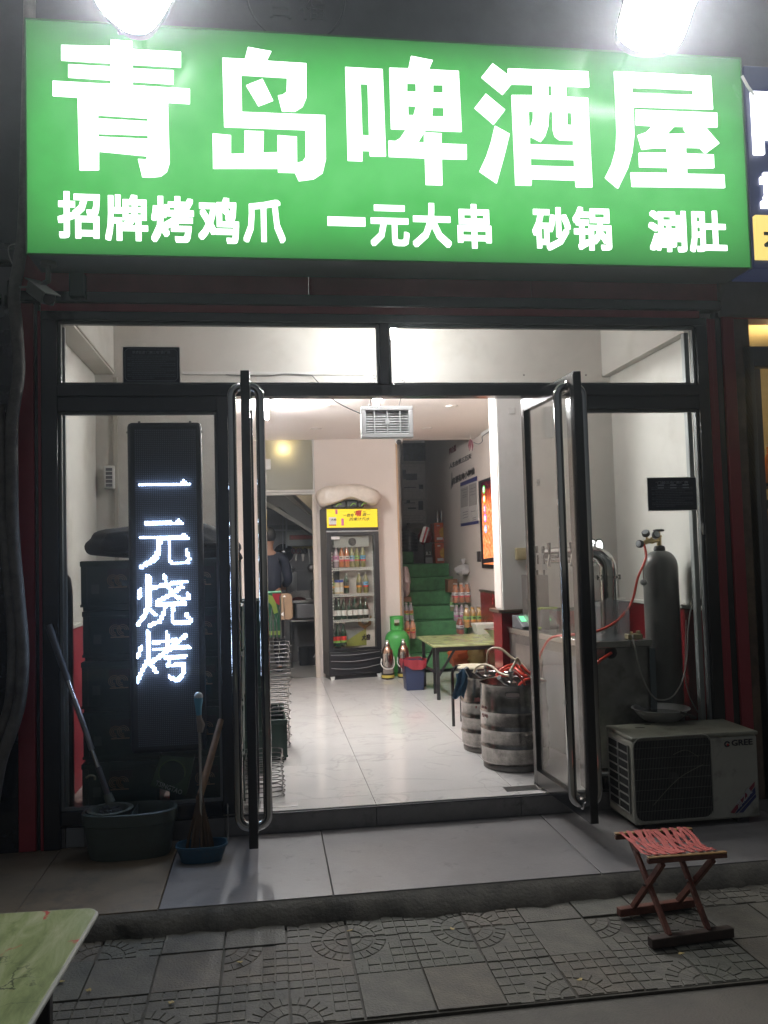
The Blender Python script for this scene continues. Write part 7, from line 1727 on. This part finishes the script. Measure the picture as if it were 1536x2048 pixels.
pb0, pm1, pm2, pt = P(215, 1588, y=-.15), P(208, 1575, y=-.15), P(130, 1345, y=-.07), P(97, 1250, y=-.045)
MB().tube([pb0, pm2], .0115, 12).build('shaft', steel, mop); MB().tube([lerp(pb0, pm2, .36), lerp(pb0, pm2, .78)], .0135, 12).build('shaft_sleeve', steel_dark, mop)
MB().tube([lerp(pb0, pm2, .93), pt], [.016, .018], 12).build('grip', grey_d, mop); MB().tube([lerp(pb0, pm2, 0), lerp(pb0, pm2, .22)], .014, 12).build('lower_collar', grey_d, mop)
MB().tube([pb0, lerp(pb0, pm2, -.07)], [.020, .024], 12).build('hinge', bkr, mop); b = MB()
random.seed(4)
for k in range(46): a_ = 2*PI*k/46; b.tube([(sxc+.01*math.cos(a_), Yb_+.01*math.sin(a_), zt+.0), (sxc+.05*math.cos(a_), Yb_+.05*math.sin(a_), zt-.0+rnd(-.01, .01)), (sxc+.062*math.cos(a_), Yb_+.062*math.sin(a_), zt-.045)], .005, 5)
b.build('mop_head', mat('grey_yarn', (.06, .06, .055), .9), mop)
a, c = P(131, 1694, y=-.20), P(168, 1657, y=-.20)
MB().prism([P(132, 1692, y=-.22), P(168, 1694, y=-.22), P(168, 1656, y=-.18), P(134, 1658, y=-.18)], (0, .012, 0)).build('loose_tile', mat('pale_tile', (.075, .078, .075), .5, var=.1), label='small pale square tile leaning on the ground left of mop bucket', cat='tile')
# blue tub
q = P(403, 1722, z=-.11); bu = mat('blue_tub', (.022, .075, .12), .45, var=.2, vscale=10, dirt=(.06, .07, .07), dscale=9, damt=.2)
Yt2 = q.y+.02; xa, xb = P(352, 1700, y=Yt2).x, P(455, 1700, y=Yt2).x; zt = P(400, 1686, y=Yt2).z; cx_, hw = (xa+xb)/2, (xb-xa)/2
bt = thing('blue_tub', 'small blue plastic tub holding a broom and a plunger shaft', 'tub', (cx_, Yt2, -.11))
b = MB(); lv = [(.80, -.109), (.84, -.09), (.98, zt-.012), (1.02, zt-.01), (1.02, zt), (.96, zt), (.93, zt-.01), (.80, -.09)]; n = 30
for s_, z in lv: b.v += [Vector((cx_+hw*s_*math.copysign(abs(math.cos(2*PI*i/n))**.7, math.cos(2*PI*i/n)), Yt2+.075*s_*math.copysign(abs(math.sin(2*PI*i/n))**.7, math.sin(2*PI*i/n)), z)) for i in range(n)]
for j in range(len(lv)-1):
    for i in range(n): b.f.append((j*n+i, j*n+(i+1) % n, (j+1)*n+(i+1) % n, (j+1)*n+i))
b.f.append(tuple(range(n))[::-1]); b.f.append(tuple((len(lv)-1)*n+i for i in range(n))); b.build('tub', bu, bt)
hn = MB().tube(smooth_path([(cx_+hw, Yt2, zt), (cx_+hw+.005, Yt2+.01, zt+.06), (cx_+hw+.003, Yt2+.03, zt+.17)]), .003, 6).build('wire_handle', steel_dark, bt)
pl = thing('toilet_brush', 'long steel shaft with pale blue handle standing in the blue tub', 'brush', (cx_, Yt2, zt))
a, c = P(403, 1682, y=Yt2), P(399, 1462, y=Yt2-.0); MB().tube([a+Vector((0, 0, -.06)), c], .008, 10).build('shaft', steel, pl)
MB().tube([P(400, 1464, y=Yt2), P(402, 1450, y=Yt2), P(398, 1436, y=Yt2), P(398, 1427, y=Yt2)], [.014, .020, .014, .012], 10).build('tape_wrap', mat('tape', (.22, .18, .14), .6), pl)
MB().tube([P(398, 1430, y=Yt2), P(397, 1415, y=Yt2), P(397, 1400, y=Yt2), P(397, 1393, y=Yt2)], [.013, .016, .022, .021], 14).build('handle', mat('sky_blue_plastic', (.08, .30, .42), .4), pl); MB().ball(P(397, 1393, y=Yt2), .022, 14).build('knob', mat('pale_knob', (.45, .50, .50), .35), pl)
br = thing('straw_broom', 'old broom with bamboo handle leaning in the blue tub', 'broom', (cx_, Yt2, zt))
a, c = P(398, 1600, y=Yt2+.03), P(442, 1440, y=-.05); MB().tube([a, lerp(a, c, .5), c], [.017, .018, .016], 12).build('handle', mat('bamboo', (.17, .09, .04), .55, var=.3, vscale=15), br)
b = MB(); random.seed(6); top = P(400, 1595, y=Yt2+.03)
for k in range(120):
    a_ = rnd(0, 2*PI); r1 = rnd(.02, .075); b.tube([top+Vector((rnd(-.012, .012), rnd(-.012, .012), .02)), (cx_-.01+r1*.8*math.cos(a_), Yt2+r1*.7*math.sin(a_), zt+.03), (cx_-.01+r1*math.cos(a_), Yt2+r1*.75*math.sin(a_), -.08)], .0028, 4, cap=False)
b.build('bristles', mat('straw_bristle', (.10, .06, .03), .8, var=.3), br)

# ------------------------------------------------------------------ FRONT TABLE (bottom left)
def tabletop():
    m = mat('green_faux_stone', (.27, .30, .15), .3, var=.2, vscale=5)
    n = m.node_tree.nodes; l = m.node_tree.links; b = n['Principled BSDF']
    tc = n.new('ShaderNodeTexCoord'); mp = n.new('ShaderNodeMapping'); mp.inputs['Rotation'].default_value = (0, 0, .55); mp.inputs['Scale'].default_value = (9, 2.2, 1); l.new(tc.outputs['Object'], mp.inputs[0])
    nz = n.new('ShaderNodeTexNoise'); nz.inputs['Scale'].default_value = 2; nz.inputs['Detail'].default_value = 10; nz.inputs['Roughness'].default_value = .68; nz.inputs['Distortion'].default_value = .5; l.new(mp.outputs[0], nz.inputs[0])
    cr = n.new('ShaderNodeValToRGB'); e = cr.color_ramp.elements; e[0].position = .30; e[0].color = (.10, .13, .05, 1); e[1].position = .70; e[1].color = (.40, .41, .25, 1); k = e.new(.5); k.color = (.24, .28, .12, 1); l.new(nz.outputs['Fac'], cr.inputs[0])
    vz = n.new('ShaderNodeTexVoronoi'); vz.feature = 'DISTANCE_TO_EDGE'; vz.inputs['Scale'].default_value = 4.2; nd = n.new('ShaderNodeTexNoise'); nd.inputs['Scale'].default_value = 7; nd.inputs['Detail'].default_value = 6
    av = n.new('ShaderNodeVectorMath'); av.operation = 'MULTIPLY_ADD'; av.inputs[1].default_value = (.28, .28, .28); l.new(tc.outputs['Object'], nd.inputs[0]); l.new(nd.outputs['Color'], av.inputs[0]); l.new(tc.outputs['Object'], av.inputs[2]); l.new(av.outputs[0], vz.inputs[0])
    n3 = n.new('ShaderNodeTexNoise'); n3.inputs['Scale'].default_value = 3.2; l.new(tc.outputs['Object'], n3.inputs[0])
    mr = n.new('ShaderNodeMapRange'); mr.inputs[1].default_value = .004; mr.inputs[2].default_value = .012; mr.inputs[3].default_value = 1; mr.inputs[4].default_value = 0; l.new(vz.outputs[0], mr.inputs[0])
    g = n.new('ShaderNodeMapRange'); g.inputs[1].default_value = .5; g.inputs[2].default_value = .56; l.new(n3.outputs['Fac'], g.inputs[0]); mu = n.new('ShaderNodeMath'); mu.operation = 'MULTIPLY'; l.new(mr.outputs[0], mu.inputs[0]); l.new(g.outputs[0], mu.inputs[1])
    m1 = n.new('ShaderNodeMix'); m1.data_type = 'RGBA'; l.new(mu.outputs[0], m1.inputs[0]); l.new(cr.outputs[0], m1.inputs[6]); m1.inputs[7].default_value = (.05, .06, .03, 1)
    # short red brush marks
    mp2 = n.new('ShaderNodeMapping'); mp2.inputs['Rotation'].default_value = (0, 0, .75); mp2.inputs['Scale'].default_value = (10, 2.6, 1); mp2.inputs['Location'].default_value = (1.3, .4, 0); l.new(av.outputs[0], mp2.inputs[0])
    n4 = n.new('ShaderNodeTexNoise'); n4.inputs['Scale'].default_value = 1.5; n4.inputs['Detail'].default_value = 3; l.new(mp2.outputs[0], n4.inputs[0]); g2 = n.new('ShaderNodeMapRange'); g2.inputs[1].default_value = .62; g2.inputs[2].default_value = .65; l.new(n4.outputs['Fac'], g2.inputs[0])
    m2 = n.new('ShaderNodeMix'); m2.data_type = 'RGBA'; l.new(g2.outputs[0], m2.inputs[0]); l.new(m1.outputs[2], m2.inputs[6]); m2.inputs[7].default_value = (.42, .06, .05, 1); l.new(m2.outputs[2], b.inputs['Base Color']); return m
zt = .45
c0 = P(197, 1815, z=zt); d1 = (P(60, 2048, z=zt)-P(187, 1838, z=zt)).normalized(); d2 = (P(0, 1822, z=zt)-P(160, 1815, z=zt)).normalized(); d2 = Vector((-d1.y, d1.x, 0)) if Vector((-d1.y, d1.x, 0)).dot(d2) > 0 else Vector((d1.y, -d1.x, 0))
ft = thing('front_table', 'green marbled folding table corner with red streaks at the lower left', 'table', (c0.x-.4, c0.y-.3, -.19))
L1, L2, r = .62, 1.1, .035
pc_ = [c0+d1*L1+d2*L2, c0+d2*L2]
def rc(corner, ea, eb):   # rounded corner coming along ea leaving along eb
    o = []
    ce = corner+ea*r+eb*r
    for i in range(7): a_ = PI/2*i/6; o.append(ce-ea*r*math.cos(a_)*1-eb*r*math.sin(a_))
    return o
poly = [c0+d1*L1+d2*L2, c0+d2*L2]+rc(c0, d1, d2)+rc(c0+d1*L1, -d1, d2)[::-1]
tt = tabletop()
MB().prism([p_+Vector((0, 0, -.014)) for p_ in poly], (0, 0, .014)).build('top', tt, ft, bevel=.001)
MB().tube([p_+Vector((0, 0, -.008)) for p_ in poly], .0075, 8, closed=True).build('edge_band', mat('pale_edge_band', (.36, .36, .33), .35), ft)
lt = c0+d1*.20+d2*.075; lt.z = 0
def leg(p_): return MB().box(p_.x-.016, p_.x+.016, p_.y-.016, p_.y+.016, -.19, zt-.03).build('leg', black_mat, ft, bevel=.003)
lx = P(157, 1960, y=c0.y+.06)
leg(Vector((lx.x, c0.y+.02, 0))) if False else None
for p_ in (lt, lt+d2*.9, lt+d1*.36, lt+d1*.36+d2*.9): leg(p_)
b = MB(); b.beam(lt+Vector((0, 0, zt-.03)), lt+d2*.9+Vector((0, 0, zt-.03)), .03, .025); b.beam(lt+Vector((0, 0, zt-.03)), lt+d1*.36+Vector((0, 0, zt-.03)), .03, .025); b.beam(lt+Vector((0, 0, .12)), lt+d2*.9+Vector((0, 0, .12)), .022, .022); b.beam(lt+Vector((0, 0, .12)), lt+d1*.36+Vector((0, 0, .12)), .022, .022); b.build('under_frame', black_mat, ft)

# ------------------------------------------------------------------ LEFT EDGE: insulated pipes, neighbour wall
ins = mat('grey_pipe_wrap', (.14, .13, .115), .55, var=.3, vscale=12, bump=.5, bscale=30, dirt=(.035, .03, .028), dscale=5, damt=.5)
yy = -.14
MB().tube(smooth_path([P(60, -30, y=yy), P(55, 200, y=yy), P(48, 440, y=yy), P(38, 525, y=yy), P(28, 590, y=yy), P(33, 650, y=yy), P(38, 740, y=yy), P(30, 800, y=yy), P(24, 850, y=yy), P(24, 950, y=yy), P(26, 1060, y=yy), P(38, 1200, y=yy), P(46, 1310, y=yy), P(40, 1400, y=yy), P(24, 1460, y=yy), P(0, 1530, y=yy), P(-20, 1650, y=yy)], 6), .030, 14).build('insulated_pipe', ins, ang=180, label='thick grey wrapped air conditioner pipe snaking down beside the red pilaster', cat='pipe')
yy = -.12
MB().tube(smooth_path([P(-4, 810, y=yy), P(2, 900, y=yy), P(4, 1000, y=yy), P(12, 1080, y=yy), P(22, 1200, y=yy), P(28, 1290, y=yy), P(22, 1400, y=yy), P(2, 1460, y=yy), P(-30, 1520, y=yy)], 6), .030, 14).build('insulated_pipe', ins, ang=180, label='second grey wrapped pipe at the extreme left edge behind the first', cat='pipe')
box('neighbour_wall_left', -5, -1.826, -.02, .1, -.26, 3.02, mat('glossy_black_stone', (.012, .012, .016), .15, var=.3, vscale=5), kind='structure')
t = thing('small_grey_unit', 'dim grey metal fittings above the pipe at the left edge', 'metal fitting', (-1.95, -.1, 2.8))
for (u0, v0, u1, v1) in ((-30, 535, 26, 562), (-30, 562, 16, 590), (4, 588, 10, 612), (-30, 500, 40, 520)):
    a, c = P(u0, v1, y=-.1), P(u1, v0, y=-.1); box('bracket', a.x, c.x, -.11, -.05, a.z, c.z, mat('dim_grey', (.09, .09, .095), .5), t, bevel=.003)
MB().tube(smooth_path([P(38, 487, y=-.12), P(18, 492, y=-.12), P(18, 510, y=-.12), P(26, 530, y=-.12), P(33, 532, y=-.12), P(40, 505, y=-.12)]), .003, 5).build('wire', wc, t)
# security camera
t = thing('security_camera', 'white bullet security camera on a post under the green sign left end', 'camera', tuple(P(97, 560, y=-.2)))
cw = mat('dim_white_casing', (.17, .17, .15), .45)
q = P(97, 524, y=-.2); MB().lathe((q.x, -.2, sz0-.028), [(.04, 0), (.04, .018)], 18).build('mount_plate', cw, t); MB().tube([(q.x, -.2, sz0-.02), (q.x-.002, -.2, P(97, 562, y=-.2).z)], .013, 10).build('post', cw, t)
a, c = P(66, 574, y=-.22), P(98, 598, y=-.36); ax_ = (c-a).normalized()
MB().beam(a, c, .068, .062).build('body', cw, t, bevel=.008); MB().beam(a+Vector((0, 0, .036))-ax_*.01, c+Vector((0, 0, .036))+ax_*.05, .078, .005).build('sun_hood', cw, t); MB().lathe(c+ax_*.001, [(.03, 0), (.028, .004)], 18, ax=tuple(ax_)).build('lens', black_al, t)
MB().beam((q.x-.002, -.2, P(97, 562, y=-.2).z), lerp(a, c, .4)+Vector((0, 0, .03)), .02, .02).build('knuckle', cw, t)
MB().tube(smooth_path([a, P(48, 574, y=-.18), P(38, 574, y=-.15)]), .005, 6).build('cable', cw, t)
a, c = P(139, 594, y=-.08), P(168, 545, y=-.08); box('junction_box', a.x, c.x, -.09, -.046+.027, a.z, c.z, mat('dark_green_box', (.035, .06, .06), .5), bevel=.004, label='dark green junction box right of the security camera', cat='junction box')

# ------------------------------------------------------------------ RIGHT NEIGHBOUR DOOR
gfr = mat('grey_door_frame', (.105, .115, .12), .45, var=.1)
nd = thing('neighbour_shopfront', 'grey framed glass door of the neighbouring shop at the right edge', 'shopfront', (2.6, 0, 0))
xg = P(1493, 900, y=-.01).x
for (n_, xa, xb, za, zb) in (('frame_post', xg, xg+.07, -.108, 2.50), ('frame_head', xg+.071, 4.2, 2.38, 2.50), ('frame_rail', xg+.115, 4.2, 1.545, 1.60)):
    box(n_, xa, xb, -.02, .04, za, zb, gfr, nd, bevel=.003)
box('door_stile', xg+.073, xg+.112, -.012, .03, -.09, 2.37, mat('grey_door_stile', (.085, .09, .095), .5), nd, bevel=.003); box('kick_panel', xg+.113, 4.2, -.005, .02, -.1, .25, stone, nd)
box('glass_pane', xg+.113, 4.2, .005, .011, .251, 2.378, glass, nd); box('upper_pane', xg, 4.2, .005, .011, 2.502, 2.655, glass, nd)
box('neighbour_floor', 2.2, 4.6, .1, 2.6, -.12, -.02, marb, kind='structure'); box('neighbour_wall', 2.28, 4.6, 2.3, 2.4, 0, 3.1, mat('warm_cream_wall', (.50, .42, .26), .7, var=.1), kind='structure')
box('neighbour_side_wall', 2.135, 2.26, .12, 2.3, 0, 3.1, MATS['warm_cream_wall'], kind='structure'); box('neighbour_ceiling', 2.27, 4.6, .12, 2.3, 2.9, 3.0, MATS['warm_cream_wall'], kind='structure')
t = thing('neighbour_lamp', 'warm lamp inside the neighbouring shop on the right', 'lamp', (3.1, .9, 2.6)); MB().ball((3.1, .9, 2.6), .06, 14).build('globe', emat('neighbour_warm', (1, .74, .36), 130), t); MB().tube([(3.1, .9, 2.65), (3.1, .9, 2.9)], .004, 6).build('cord', black_mat, t)
t = thing('drinks_shelf', 'shelf of orange bottles behind the neighbouring shop glass', 'shelf', (2.6, .5, 1.2))
org = mat('orange_bottle', (.75, .27, .02), .25)
xs0 = P(1518, 1010, y=.35).x
for k, zz in enumerate((1.37, 1.72)):
    box('shelf_board', xs0-.02, xs0+1.0, .3, .55, zz-.02, zz, black_mat, t)
for k, zz in enumerate((1.37, 1.72)):
    for i in range(6):
        x_ = xs0+.03+.10*i; o = thing('orange_bottle', '%s orange bottle from the left on the %s neighbouring shop shelf' % (('first', 'second', 'third', 'fourth', 'fifth', 'sixth')[i], ('lower', 'upper')[k]), 'bottle', (x_, .42, zz), 'orange bottles in the neighbouring shop')
        MB().lathe((x_, .42, zz+.001), [(.035, 0), (.038, .01), (.038, .15), (.014, .20), (.014, .24)], 16).build('body', org, o); MB().lathe((x_, .42, zz+.241), [(.017, 0), (.015, .02)], 10).build('cap', LB['white'], o)
a, c = P(1516, 1010, y=-.02), P(1560, 985, y=-.02); box('neighbour_sticker', a.x, c.x+.1, -.001, .004, .95, 1.08, LB['red'], label='red sticker on the neighbouring shop glass', cat='sticker')
